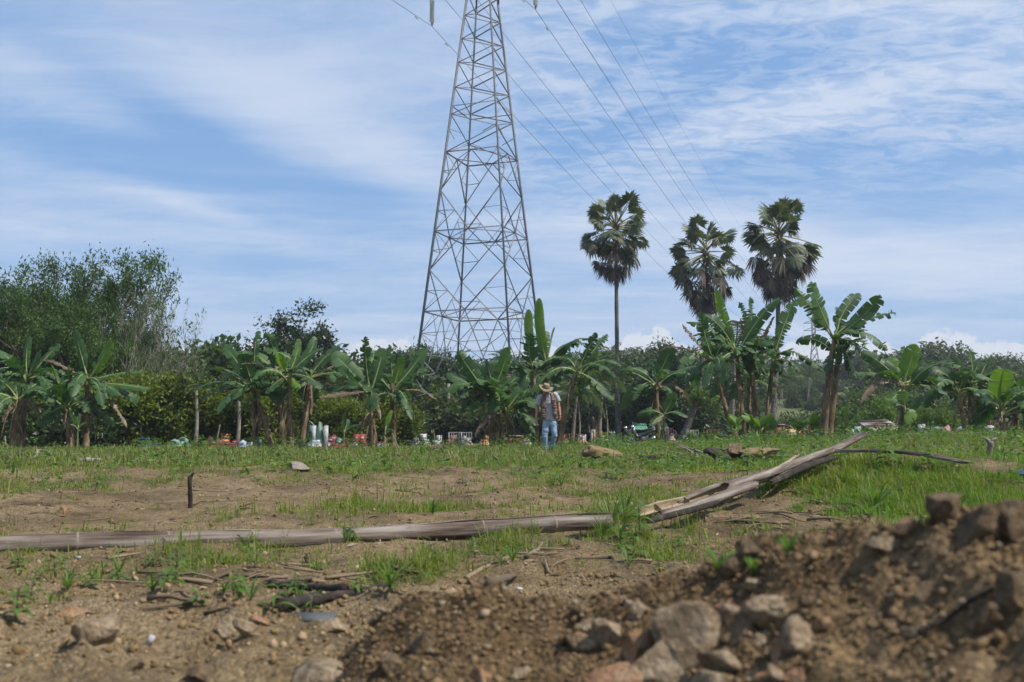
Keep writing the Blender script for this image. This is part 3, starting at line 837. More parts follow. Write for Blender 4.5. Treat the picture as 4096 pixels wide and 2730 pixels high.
def coconut(x, y, h, label, seed, scale=1.0, group='coconut palms', n=15, lean=(0.3, 0.0), flat=0.0):
    r = np.random.default_rng(seed); z = float(base_h(x, y))
    root = empty('coconut_palm', (x, y, z - 0.1), label, 'palm tree', group)
    t = np.linspace(0, 1, 9); P = np.column_stack([lean[0] * t ** 1.5, lean[1] * t ** 1.5, h * t])
    link('trunk', mesh_from('trunk', *tube(P, np.linspace(0.19, 0.11, 9) * scale, 8), smooth=True), M_COCO_TRUNK, root)
    for q in range(n):
        o = link('frond', COCO_FR[q % 3], None, root); o.location = tuple(P[-1]); el = 70 - 105 * (q / n)
        o.rotation_euler = (r.normal(0, 0.15), R(-el), q * 2.4 + r.normal(0, 0.2)); k = scale * r.uniform(0.85, 1.1); o.scale = (k, k, k)
    return root

# ------------------------------------------------------------------ broadleaf trees
M_BARK = surf('bark', [(0.3, (0.07, 0.055, 0.042)), (0.7, (0.19, 0.16, 0.13))], 3.0, 5, 0.95, stretch=(1, 1, 0.3), bump=0.6)
M_BARK_PALE = surf('pale_bark', [(0.3, (0.16, 0.14, 0.115)), (0.7, (0.36, 0.33, 0.28))], 3.0, 5, 0.95, stretch=(1, 1, 0.3), bump=0.5)
M_LEAF_FEATHER = leaf_mat('feathery_leaf', (0.036, 0.070, 0.022), (0.068, 0.118, 0.033), 0.32, 0.5, cc=(0.085, 0.15, 0.04))
M_LEAF_DARK = leaf_mat('dark_leaf', (0.020, 0.040, 0.016), (0.042, 0.074, 0.026), 0.22, 0.42, cc=(0.07, 0.11, 0.035), spec=0.4)
M_LEAF_MID = leaf_mat('mid_leaf', (0.030, 0.055, 0.020), (0.060, 0.096, 0.030), 0.28, 0.5, cc=(0.10, 0.13, 0.04), objvar=0.35)
M_LEAF_HILL = leaf_mat('hill_leaf', (0.028, 0.052, 0.020), (0.062, 0.090, 0.030), 0.25, 0.6, cc=(0.14, 0.135, 0.05), objvar=0.5)
M_LEAF_YELLOW = leaf_mat('hedge_leaf', (0.060, 0.092, 0.016), (0.125, 0.165, 0.024), 0.36, 0.5, cc=(0.21, 0.22, 0.04), objvar=0.2)
M_LEAF_LIGHT = leaf_mat('light_leaf', (0.055, 0.10, 0.022), (0.10, 0.165, 0.035), 0.38, 0.45, cc=(0.15, 0.21, 0.05), objvar=0.2)


def leaves_mesh(C, D, r, ln, wd, fold=0.25, droop=0.3):
    """one folded four-cornered leaf per centre C, pointing roughly along D"""
    n = len(C)
    D = D + r.normal(0, 0.35, (n, 3)); D[:, 2] -= droop; D /= np.linalg.norm(D, axis=1)[:, None] + 1e-9
    U = r.normal(0, 0.55, (n, 3)); U[:, 2] += 1.0
    S = np.cross(D, U); S /= np.linalg.norm(S, axis=1)[:, None] + 1e-9; N = np.cross(S, D)
    L = (ln * r.uniform(0.4, 1.5, n))[:, None]; W = (wd * r.uniform(0.7, 1.25, n))[:, None]
    A = C; B = C + D * L * 0.5 - S * W * 0.5 - N * W * fold; T = C + D * L - N * L * 0.12; E = C + D * L * 0.5 + S * W * 0.5 - N * W * fold
    V = np.stack([A, B, T, E], 1).reshape(-1, 3)
    return V, np.arange(n * 4).reshape(n, 4)


def grow(r, height, spread, levels=3, n0=6, trunk_r=0.2, first=0.3, up=0.45, wiggle=0.18, split=4, crown=None, stems=1):
    """branch skeleton; returns branches [(points, radii)] and twig tips [(point, direction)]"""
    br, tips = [], []
    def branch(p, d, L, rad, lev):
        n = 6; pts = [p]; dd = d.copy()
        for i in range(n):
            dd = dd + r.normal(0, wiggle, 3) + np.array([0, 0, 0.06 * up]); dd /= np.linalg.norm(dd)
            pts.append(pts[-1] + dd * L / n)
        pts = np.array(pts); br.append((pts, np.linspace(rad, rad * 0.45, n + 1)))
        if lev == 0:
            for k in (3, 4, 5, 6): tips.append((pts[k], dd))
            return
        for s in range(split):
            k = r.integers(2, n + 1); a = r.uniform(0, 2 * math.pi)
            out = np.array([math.cos(a), math.sin(a), r.uniform(-0.15, 0.75)]); nd = dd * 0.55 + out * 0.75 + np.array([0, 0, up * 0.35]); nd /= np.linalg.norm(nd)
            branch(pts[k], nd, L * r.uniform(0.45, 0.72), rad * 0.5, lev - 1)
        branch(pts[-1], dd, L * 0.6, rad * 0.45, lev - 1)
    for st in range(stems):
        off = np.zeros(3) if stems == 1 else np.append(r.normal(0, 0.35, 2), 0)
        H = height * first; lean = r.normal(0, 0.04 if stems == 1 else 0.16, 2)
        zt = np.linspace(0, 1, 7); tp = off + np.column_stack([lean[0] * zt * H + 0.08 * np.sin(zt * 5) * trunk_r * 3, lean[1] * zt * H, zt * H])
        br.append((tp, np.linspace(trunk_r * 1.25, trunk_r * 0.8, 7)))
        for i in range(n0):
            a = i * 2.4 + r.normal(0, 0.3); e = r.uniform(0.25, 1.25)
            d = np.array([math.cos(a) * math.cos(e) * spread, math.sin(a) * math.cos(e) * spread, math.sin(e)]); d /= np.linalg.norm(d)
            k = r.integers(4, 7); branch(tp[k], d, height * (1 - first) * r.uniform(0.42, 0.60), trunk_r * 0.55, levels - 1)
        branch(tp[-1], np.array([lean[0], lean[1], 1.0]), height * (1 - first) * 0.58, trunk_r * 0.7, levels - 1)
    return br, tips


def tree_parts(r, height, spread, per_tip, ln, wd, jitter, leafmat, barkmat, keep_tip=1.0, droop=0.3, thin_r=0.016, **kw):
    br, tips = grow(r, height, spread, **kw)
    allz = np.array([t[0] for t in tips]); k = height / max(allz[:, 2].max(), 1e-3)
    m = MB()
    for pts, rad in br:
        if rad[0] < thin_r: continue
        m.tube(pts * k, np.maximum(rad * k, 0.008), 7 if rad[0] > 0.08 else 4, False)
    wood = m.mesh('trunk', True); wood.materials.append(barkmat)
    T = allz * k; D = np.array([t[1] for t in tips])
    sel = r.random(len(T)) < keep_tip; T, D = T[sel], D[sel]
    C = np.repeat(T, per_tip, 0); DD = np.repeat(D, per_tip, 0)
    C = C + r.normal(0, jitter, C.shape)
    V, F = leaves_mesh(C, DD + r.normal(0, 0.8, C.shape), r, ln, wd, droop=droop)
    crown = mesh_from('crown', V, F); crown.materials.append(leafmat)
    return wood, crown


def put_tree(parts, loc, label, cat='tree', group=None, rz=0.0, s=(1, 1, 1), name='tree'):
    root = empty(name, loc, label, cat, group, rz); root.scale = s
    link('trunk', parts[0], None, root); link('crown', parts[1], None, root)
    return root


def place(u, Y, off=0.0):
    x = (u - 2048) / FPX * Y * 1.0 / CP * CP; return (x, Y, float(base_h(x, Y)) - 0.05 + off)


def hgt(v, Y, x=0.0):
    """tree height so that its top reaches photo row v"""
    return at(2048, v, Y).z - float(base_h(x, Y))


# left: tall feathery trees
fe = [tree_parts(np.random.default_rng(40 + q), 10.0, 1.35, 42, 0.235, 0.10, 0.27, M_LEAF_FEATHER, M_BARK, keep_tip=0.92, thin_r=0.022, levels=3, n0=8, trunk_r=0.15, first=0.26, split=3, droop=0.2, stems=1 + q % 2) for q in range(3)]
for (u, v, Y, q, rz, w_, lab) in [(-120, 1095, 57, 0, .3, 1.0, 'feathery green tree cut by the left edge of the picture'),
                                  (105, 1085, 58, 1, 1.2, .95, 'feathery leafed tree at far left behind the banana clump'),
                                  (285, 1015, 60, 2, 5.3, .85, 'tallest feathery tree on the left, with a spray rising highest'),
                                  (370, 1115, 57, 0, 1.6, .7, 'feathery tree at the right end of the left tree group'),
                                  (200, 1200, 66, 1, 5.0, 1.0, 'feathery tree half hidden behind the tallest left tree'),
                                  (240, 1180, 55, 2, 3.3, .95, 'feathery tree low in front of the tallest left tree'), (430, 1260, 54, 1, 0.6, .9, 'low feathery tree at the foot of the bare branches'), (40, 1230, 54, 2, 1.4, 1.1, 'low feathery tree at far left before the others')]:
    p = place(u, Y); h = hgt(v, Y, p[0]); s = h / 10.0
    put_tree(fe[q], p, lab, group='feathery trees on the left', rz=rz, s=(s * w_ * .85, s * w_ * .85, s))
bare = tree_parts(np.random.default_rng(77), 8.5, 1.35, 5, 0.34, 0.10, 0.12, M_LEAF_FEATHER, M_BARK_PALE, keep_tip=0.10, levels=4, n0=6, trunk_r=0.10, first=0.22, split=3, wiggle=0.12, stems=4, thin_r=0.002)
p = place(565, 55); s = hgt(1105, 55, p[0]) / 8.5
put_tree(bare, p, 'nearly bare tree of thin pale branches beside the feathery trees', rz=0.8, s=(s * 0.52, s * .52, s))
bare2 = tree_parts(np.random.default_rng(78), 7.0, 1.5, 6, 0.34, 0.10, 0.15, M_LEAF_FEATHER, M_BARK_PALE, keep_tip=0.12, levels=3, n0=5, trunk_r=0.08, first=0.2, split=3, wiggle=0.14, stems=4, thin_r=0.002)
p = place(510, 52); s = hgt(1330, 52, p[0]) / 7.0
put_tree(bare2, p, 'thicket of thin upright stems left of the yellow-green shrubs', cat='shrub', rz=2.0, s=(s * .6, s * .6, s))

# the airy tree left of the pylon
airy = tree_parts(np.random.default_rng(91), 10.0, 1.2, 18, 0.27, 0.15, 0.26, M_LEAF_DARK, M_BARK, levels=3, n0=8, trunk_r=0.16, first=0.42, split=4, keep_tip=0.9)
p = place(1190, 70); s = hgt(1215, 70, p[0]) / 10.0
put_tree(airy, p, 'single dark airy tree standing above the bananas left of the pylon', rz=1.4, s=(s * .95, s * .95, s))

# dark mango-like trees right of the first palm
mango = [tree_parts(np.random.default_rng(95 + q), 7.0, 1.6, 26, 0.30, 0.11, 0.34, M_LEAF_DARK, M_BARK, levels=3, n0=9, trunk_r=0.2, first=0.22, split=4, up=0.25) for q in range(2)]
for (u, v, Y, q, rz, w_, lab) in [(2590, 1405, 82, 0, .5, 1.1, 'dense dark rounded tree right of the leftmost fan palm'),
                                  (2725, 1395, 86, 1, 2.5, 1.15, 'dense dark tree behind the middle fan palm'),
                                  (2500, 1500, 78, 1, 4.2, 1.0, 'low dark tree whose shade falls behind the leftmost fan palm'),
                                  (2330, 1480, 92, 0, 3.3, 1.1, 'dark rounded tree behind the man in black'),
                                  (1790, 1390, 97, 1, 1.0, 1.0, 'dark tree seen through the left legs of the pylon'),
                                  (1930, 1470, 99, 0, 2.0, 1.2, 'dark tree seen through the middle of the pylon base'),
                                  (2090, 1440, 100, 1, 0.2, 1.1, 'dark tree right of the pylon base behind the walking man'),
                                  (1700, 1400, 94, 0, 5.5, .9, 'leafy tree just left of the pylon legs')]:
    p = place(u, Y); s = hgt(v, Y, p[0]) / 7.0
    put_tree(mango[q], p, lab, group='dark trees behind the cemetery', rz=rz, s=(s * w_, s * w_, s))

# wooded hillside
hill_protos = [tree_parts(np.random.default_rng(120 + q), 8.0, 1.1 + 0.25 * (q % 3), 20, 0.62, 0.36, 0.55, M_LEAF_HILL if q % 2 else M_LEAF_MID, M_BARK, levels=2, n0=9, trunk_r=0.18, first=0.22 + 0.05 * (q % 2), split=5, up=0.3, thin_r=0.035) for q in range(5)]
r = np.random.default_rng(200)


def clearing(u, v):
    return ((u - 3215) / 165) ** 2 + ((v - 1620) / 48) ** 2 < 1.0


GL = ['green tree in the wood below the far hillside', 'tree on the middle slope of the far hillside', 'tree on the skyline of the far wooded hill']


def zone_of(u): return ['far at left behind the feathery trees', 'left of the pylon', 'seen behind the pylon', 'behind the fan palms', 'around the open grassy slope', 'towards the right edge'][int(np.searchsorted([640, 1600, 2250, 2950, 3450], u))]


hill_n = 0
for (Y0, Y1, n, gi, hh) in [(100, 128, 40, 0, 6.3), (132, 170, 34, 1, 7.0), (185, 225, 38, 1, 6.8), (232, 262, 62, 2, 7.0)]:
    for q in range(n):
        Y = r.uniform(Y0, Y1); half = 0.60 * Y
        x = -half + 2 * half * (q + r.uniform(0.1, 0.9)) / n
        z = float(base_h(x, Y))
        u = 2048 + FPX * x / Y; v = 1757 - FPX * (z - CAMZ) / Y
        if (Y < 182 and (clearing(u, v) or clearing(u, v - 60))) or (gi == 0 and 2950 < u < 3420): continue
        h = hh * r.uniform(0.72, 1.3); s = h / 8.0; w_ = r.uniform(0.9, 1.35)
        put_tree(hill_protos[r.integers(0, 5)], (x, Y, z - 0.2), GL[gi] + ', ' + zone_of(u), group=['trees below the hillside', 'trees on the middle slope', 'trees on the hill skyline'][gi], rz=r.uniform(0, 6.28), s=(s * w_, s * w_, s)); hill_n += 1
# nearer trees that fill the gaps left of the pylon
for (u, v, Y, q, rz, w_, lab) in [(655, 1400, 72, 1, .4, 1.2, 'rounded green tree just right of the bare branches'), (745, 1388, 82, 3, 1.9, 1.25, 'rounded green tree above the first papaya crown'), (845, 1395, 80, 0, 3.0, 1.2, 'rounded green tree between the papaya trees and the airy tree'),
                                  (950, 1405, 84, 2, 4.4, 1.25, 'green tree behind the left banana of the middle clump'), (1060, 1440, 86, 4, 5.2, 1.2, 'green tree at the foot of the single airy tree'), (1370, 1440, 88, 1, .9, 1.3, 'green tree behind the right banana of the middle clump'),
                                  (1490, 1435, 90, 3, 2.7, 1.3, 'green tree halfway between the middle clump and the pylon'), (1600, 1425, 92, 0, 3.8, 1.2, 'green tree right behind the ragged banana near the pylon')]:
    p = place(u, Y); s = hgt(v, Y, p[0]) / 8.0
    put_tree(hill_protos[q], p, lab, group='trees behind the left hedge', rz=rz, s=(s * w_, s * w_, s))
# a lower belt of undergrowth below the wood
bush_protos = [tree_parts(np.random.default_rng(150 + q), 3.0, 1.9, 22, 0.34, 0.17, 0.34, M_LEAF_MID if q else M_LEAF_HILL, M_BARK, levels=2, n0=8, trunk_r=0.06, first=0.12, split=4, up=0.2, stems=2, thin_r=0.02) for q in range(2)]
for q in range(46):
    Y = r.uniform(84, 100); half = 0.58 * Y; x = -half + 2 * half * (q + r.uniform(0.1, 0.9)) / 46
    s = r.uniform(0.8, 1.5) * (1.0 if abs((2048 + FPX * x / Y) - 3200) > 230 else 0.75)
    put_tree(bush_protos[q % 2], (x, Y, float(base_h(x, Y)) - 0.1), 'green bush in the undergrowth behind the cemetery, ' + zone_of(2048 + FPX * x / Y), 'bush', 'undergrowth behind the cemetery', r.uniform(0, 6.28), (s * 1.2, s * 1.2, s), 'bush')
for q in range(16):
    u = r.uniform(3020, 3440); Y = r.uniform(150, 215); x = (u - 2048) / FPX * Y; s = r.uniform(0.4, 1.0)
    put_tree(bush_protos[q % 2], (x, Y, float(base_h(x, Y)) - 0.1), 'small bush dotted on the open grassy slope of the hill', 'bush', 'bushes on the open slope', r.uniform(0, 6.28), (s, s, s), 'bush')

# coconut palms
for q, (u, v, Y, sc, lab) in enumerate([(2925, 1400, 62, 1.0, 'coconut palm with drooping fronds behind the tallest banana clump'),
                                        (2395, 1500, 68, .8, 'young coconut palm with a pale trunk beside the man in black'),
                                        (2290, 1560, 66, .7, 'low coconut palm left of the man in black'),
                                        (3230, 1500, 165, 1.1, 'coconut palm standing on the open hillside slope'),
                                        (3990, 1550, 70, .8, 'coconut palm at the far right behind the bananas'),
                                        (1330, 1555, 60, .6, 'small low palm with thin fronds right of the green tomb gate')]):
    p = place(u, Y); coconut(p[0], Y, max(hgt(v, Y, p[0]) - 0.3, 0.6), lab, 300 + q, sc)
for q, (u, v, Y) in enumerate([(2440, 1425, 190), (2415, 1450, 175), (2530, 1432, 200), (2575, 1428, 215), (2470, 1440, 205), (3030, 1440, 200), (2880, 1450, 190), (3420, 1440, 210), (2000, 1440, 200), (2330, 1455, 185), (1330, 1420, 220), (3125, 1470, 180), (2730, 1430, 215), (3600, 1430, 230)]):
    p = place(u, Y); coconut(p[0], Y, max(hgt(v, Y, p[0]), 3.0), 'feathery topped coconut palm on the far hillside', 330 + q, 1.05, 'coconut palms on the hillside', 13)

# yellow-green hedge shrubs on the left and the small round trees on the right
hedge = [tree_parts(np.random.default_rng(170 + q), 3.4, 1.5, 20, 0.24, 0.13, 0.26, M_LEAF_YELLOW, M_BARK_PALE, levels=3, n0=8, trunk_r=0.06, first=0.18, split=3, up=0.3, stems=2) for q in range(3)]
hl = ['leftmost', 'second from left', 'third from left', 'fourth from left', 'fifth from left', 'sixth from left', 'seventh from left', 'eighth from left', 'ninth from left', 'tenth from left', 'eleventh from left', 'rightmost']
for q, (u, v, Y) in enumerate([(20, 1590, 51), (180, 1560, 52), (330, 1540, 51), (450, 1515, 51), (560, 1515, 52), (690, 1520, 53), (800, 1535, 52), (900, 1530, 54), (1010, 1535, 53), (1130, 1550, 55), (1390, 1590, 54), (1500, 1590, 56)]):
    p = place(u, Y); s = hgt(v, Y, p[0]) / 3.4
    put_tree(hedge[q % 3], p, f'yellow-green leafy shrub, {hl[q]} in the row behind the graves', 'shrub', 'row of yellow-green shrubs', q * 1.1, (s * 1.05, s * 1.05, s), 'shrub')
dkb = [tree_parts(np.random.default_rng(180), 2.2, 1.6, 16, 0.22, 0.12, 0.25, M_LEAF_DARK, M_BARK, levels=2, n0=8, trunk_r=0.05, first=0.12, split=4, up=0.2, stems=2)]
for q, (u, Y) in enumerate([(-40, 47), (110, 48), (300, 49), (250, 60), (420, 61), (640, 60), (860, 62), (1060, 61), (1590, 60), (60, 62)]):
    p = place(u, Y); s = r.uniform(.8, 1.15)
    put_tree(dkb[0], p, 'dark low bush in the shade under the left trees', 'bush', 'dark bushes under the left trees', q * 1.7, (s * 1.25, s * 1.25, s), 'bush')
rnd = [tree_parts(np.random.default_rng(185 + q), 2.7, 1.7, 16, 0.22, 0.075, 0.20, M_LEAF_LIGHT, M_BARK, levels=2, n0=9, trunk_r=0.04, first=0.35, split=5, up=0.3) for q in range(2)]
for q, (u, v, Y, lab) in enumerate([(3515, 1578, 62, 'small round light green tree behind the rusty corrugated shelter'), (3672, 1605, 58, 'small light green tree right of the young bright banana plant'),
                                    (3790, 1615, 57, 'small round light green tree above the pink graves'), (3400, 1640, 64, 'low light green shrub left of the corrugated shelter')]):
    p = place(u, Y); s = hgt(v, Y, p[0]) / 2.7
    put_tree(rnd[q % 2], p, lab, group='small round trees on the right', rz=q * 1.9, s=(s * .9, s * .9, s))
p = at(2797, 1590, 71.6)
ep = tree_parts(np.random.default_rng(199), 1.9, 1.5, 10, 0.26, 0.10, 0.16, M_LEAF_LIGHT, M_BARK, levels=2, n0=8, trunk_r=0.03, first=0.1, split=3, up=0.4)
put_tree(ep, (p.x, p.y - 0.3, p.z - 1.0), 'bright green bush growing on the lower trunk of the middle palm', 'shrub', name='shrub')

# papaya-like stems on the left and others standing bare
M_STEM_PALE = surf('pale_stem', [(0.3, (0.13, 0.115, 0.09)), (0.7, (0.27, 0.245, 0.195))], 3.0, 4, 0.9, stretch=(1, 1, 3), bump=0.4)


def papaya(u, vtop, Y, lab, seed, r0=0.11, crown_r=0.9, n=16):
    rr = np.random.default_rng(seed); p = place(u, Y); h = hgt(vtop, Y, p[0])
    root = empty('papaya_tree', p, lab, 'tree', 'papaya trees')
    z = np.linspace(0, 1, 7); link('trunk', mesh_from('trunk', *tube(np.column_stack([0.06 * np.sin(z * 4), 0 * z, z * h]), np.linspace(r0, r0 * .6, 7), 8), smooth=True), M_STEM_PALE, root)
    m = MB()
    for q in range(n):
        a = q * 2.4; e = R(60 - 85 * q / n); d = np.array([math.cos(a) * math.cos(e), math.sin(a) * math.cos(e), math.sin(e)]); tip = np.array([0, 0, h]) + d * crown_r * rr.uniform(.7, 1.1)
        m.tube([np.array([0, 0, h - .05]), tip], [0.02, 0.012], 4)
        k = 9; A = np.linspace(-1.9, 1.9, k); ax = d * np.array([1, 1, 0.2]); ax /= np.linalg.norm(ax); sv = np.cross(ax, EZ)
        C = np.repeat(tip[None], k, 0); D = np.cos(A)[:, None] * ax + np.sin(A)[:, None] * sv
        V, F = leaves_mesh(C, D, rr, 0.34, 0.12, droop=0.35); m.add(V, F)
    m.build('crown', M_LEAF_MID, root)
    return root


papaya(787, 1540, 49, 'slender papaya tree with a pale bare trunk, second from the left', 1)
papaya(955, 1530, 50, 'slender papaya tree right of the orange tomb', 2)
papaya(2315, 1590, 67, 'thin young papaya tree left of the man in black', 3, 0.07, .75)
papaya(2425, 1610, 68, 'thin young papaya tree right of the man in black', 4, 0.07, .8)
papaya(565, 1640, 50, 'short papaya tree with a pale crooked stem above the blue tomb', 5, 0.08, .6, 10)
tp = place(1790, 88); m = MB(); m.tube([(0, 0, 0), (0.05, 0, 3), (0.1, 0, 5.2)], [.22, .17, .13], 8)
tag(m.build('dead_tree', M_BARK_PALE, loc=tp), 'pale bare trunk standing left of the pylon foot', 'tree')

# ------------------------------------------------------------------ banana plants
def banana_mat(name, ca, cb, cc, transl, tcol):
    t = new_mat(name); c = t.n.new('ShaderNodeTexCoord').outputs['Object']
    oi = t.n.new('ShaderNodeObjectInfo').outputs['Random']; g = t.n.new('ShaderNodeNewGeometry').outputs['Random Per Island']
    f = t.math('ADD', t.math('MULTIPLY', t.noise(c, 2.2, 4, 0.6), 0.55), t.math('ADD', t.math('MULTIPLY', oi, 0.30), t.math('MULTIPLY', g, 0.14)))
    col = t.ramp(f, [(0.25, ca), (0.55, cb), (0.80, cc)])
    col = t.mix(t.maprange(t.noise(c, 5.0, 5, 0.7), 0.66, 0.74), col, (0.20, 0.13, 0.06))      # scorched spots
    t.put(col, t.p.inputs['Base Color']); t.p.inputs['Roughness'].default_value = 0.5; t.p.inputs['Specular IOR Level'].default_value = 0.28
    tr = t.n.new('ShaderNodeBsdfTranslucent'); t.put(t.mix(1.0, col, tcol, 'MULTIPLY'), tr.inputs[0])
    ms = t.n.new('ShaderNodeMixShader'); ms.inputs[0].default_value = transl
    t.l.new(t.p.outputs[0], ms.inputs[1]); t.l.new(tr.outputs[0], ms.inputs[2]); t.l.new(ms.outputs[0], t.out.inputs[0])
    return t.mat


M_BAN = banana_mat('banana_leaf', (0.025, 0.060, 0.022), (0.047, 0.100, 0.030), (0.080, 0.146, 0.038), 0.28, (1.5, 1.8, 0.6))
M_BAN_Y = banana_mat('young_banana_leaf', (0.085, 0.165, 0.030), (0.125, 0.22, 0.036), (0.17, 0.26, 0.05), 0.42, (1.5, 1.6, 0.5))
M_BAN_B = banana_mat('dry_banana_leaf', (0.07, 0.048, 0.030), (0.135, 0.095, 0.058), (0.22, 0.168, 0.11), 0.2, (1.2, 1.1, 0.8))
M_RIB = surf('banana_midrib', [(0.3, (0.14, 0.19, 0.06)), (0.7, (0.26, 0.30, 0.11))], 5.0, 3, 0.45)
M_RIB_B = surf('dry_midrib', [(0.3, (0.14, 0.10, 0.065)), (0.7, (0.28, 0.22, 0.15))], 5.0, 3, 0.8)
M_STEM = surf('banana_stem', [(0.32, (0.045, 0.030, 0.020)), (0.45, (0.115, 0.078, 0.045)), (0.56, (0.19, 0.14, 0.070)), (0.70, (0.28, 0.235, 0.15))], 5.0, 7, 0.8, stretch=(1, 1, 0.35), bump=0.6, bscale=9)
M_STEM_G = surf('green_banana_stem', [(0.3, (0.07, 0.10, 0.03)), (0.6, (0.16, 0.19, 0.06)), (0.75, (0.25, 0.20, 0.09))], 2.6, 6, 0.6, stretch=(1, 1, 0.35))
M_BUNCH = leaf_mat('banana_fruit', (0.035, 0.075, 0.02), (0.08, 0.14, 0.03), 0.0, 0.4, cc=(0.13, 0.18, 0.04))


def banana_leaf(parent, c, ctrl, tip, width, r, kind='g', tear=0.35, roll=0.0, n=20, droop=None):
    c, ctrl, tip = (np.asarray(p, float) for p in (c, ctrl, tip))
    if kind == 'b': width, tear = width * .62, max(tear, .75)
    elif width > .25: width *= 1.22
    t = np.linspace(0, 1, n + 1)[:, None]
    P = (1 - t) ** 2 * c + 2 * t * (1 - t) * ctrl + t ** 2 * tip
    T = np.gradient(P, axis=0); T /= np.linalg.norm(T, axis=1)[:, None] + 1e-9
    L = np.linalg.norm(np.diff(P, axis=0), axis=1).sum()
    up = np.array([0.0, -0.35, 1.0]); vert = np.clip(np.abs(T[:, 2]), 0, 1)[:, None] ** 2
    upv = up * (1 - vert) + np.array([0.35 * np.sign(tip[0] - c[0] + 1e-3), -1.0, 0.15]) * vert
    S = np.cross(T, upv); S /= np.linalg.norm(S, axis=1)[:, None] + 1e-9; N = np.cross(S, T)
    cr, sr = math.cos(roll), math.sin(roll); S, N = S * cr + N * sr, N * cr - S * sr
    b0 = 0.16
    tt = np.clip((t[:, 0] - b0) / (1 - b0), 0, 1)
    prof = np.minimum(1, (tt / 0.16 + 1e-6)) ** 0.6 * np.sqrt(np.clip(1 - np.clip((tt - 0.52) / 0.485, 0, 1) ** 2.4, 0, 1)) * (t[:, 0] > b0 - 0.02)
    dr = droop if droop is not None else r.uniform(0.15, 0.55)
    V, F = [], []
    gust = r.normal(0, 0.12)
    for sg in (-1, 1):
        i = int(b0 * n)
        sub = 2
        ts = np.linspace(b0, 0.999, (n - i) * sub + 1)
        k = 0; last = len(ts) - 1
        while k < last:
            ln = 1 + (r.random() < 0.5) + (r.random() < 0.3) if r.random() < tear else int(r.integers(3, 8))
            e = min(k + ln, last)
            d_seg = dr + r.normal(0, 0.08 + 0.45 * tear) + gust * sg
            sh = 1 - 0.35 * tear * r.random(); fw = r.normal(0.22, 0.05 + 0.08 * tear)
            idx = []
            for q in range(k, e + 1):
                x = ts[q] * n; a = min(int(x), n - 1); fr = x - a
                p = P[a] * (1 - fr) + P[a + 1] * fr; s_ = S[a] * (1 - fr) + S[a + 1] * fr; nn = N[a] * (1 - fr) + N[a + 1] * fr; tg = T[a] * (1 - fr) + T[a + 1] * fr
                w_ = width * 0.5 * (prof[a] * (1 - fr) + prof[a + 1] * fr) * sh
                gap = 0.0
                if tear > 0.05 and e - k < 60:
                    gap = (0.12 + 0.25 * tear) * L / len(ts) * (1 if q == k else (-1 if q == e else 0))
                m1 = p + s_ * sg * w_ * 0.5 * math.cos(d_seg * 0.5) + nn * w_ * 0.5 * (0.12 - math.sin(d_seg * 0.5)) + tg * (w_ * fw * 0.4 + gap * 0.3)
                d2 = d_seg * 1.3
                m2 = m1 + s_ * sg * w_ * 0.5 * math.cos(d2) - nn * w_ * 0.5 * math.sin(d2) + tg * (w_ * fw * 0.6 + gap) - EZ * w_ * 0.08 * tear
                idx.append(len(V)); V += [p, m1, m2]
            for a, b in zip(idx[:-1], idx[1:]):
                F += [(a, b, b + 1, a + 1), (a + 1, b + 1, b + 2, a + 2)] if sg > 0 else [(a, a + 1, b + 1, b), (a + 1, a + 2, b + 2, b + 1)]
            k = e
    mat, rib = {'g': (M_BAN, M_RIB), 'y': (M_BAN_Y, M_RIB), 'b': (M_BAN_B, M_RIB_B)}[kind]
    lo = link('leaf', mesh_from('leaf', np.array(V), np.array(F), True), mat, parent)
    link('midrib', mesh_from('midrib', *tube(P[::2] - N[::2] * 0.012, np.linspace(0.040, 0.007, len(P[::2])) * min(1.0, L / 1.8 + .25), 5), smooth=True), rib, lo)
    return lo


ZONE = {1: (0, 900, .6376), 2: (750, 1150, .4464), 3: (1650, 1150, .4464), 5: (2550, 1100, .4464), 6: (3250, 1100, .4464)}


def zp(zone, x, y): o = ZONE[zone]; return o[0] + x * o[2], o[1] + y * o[2]


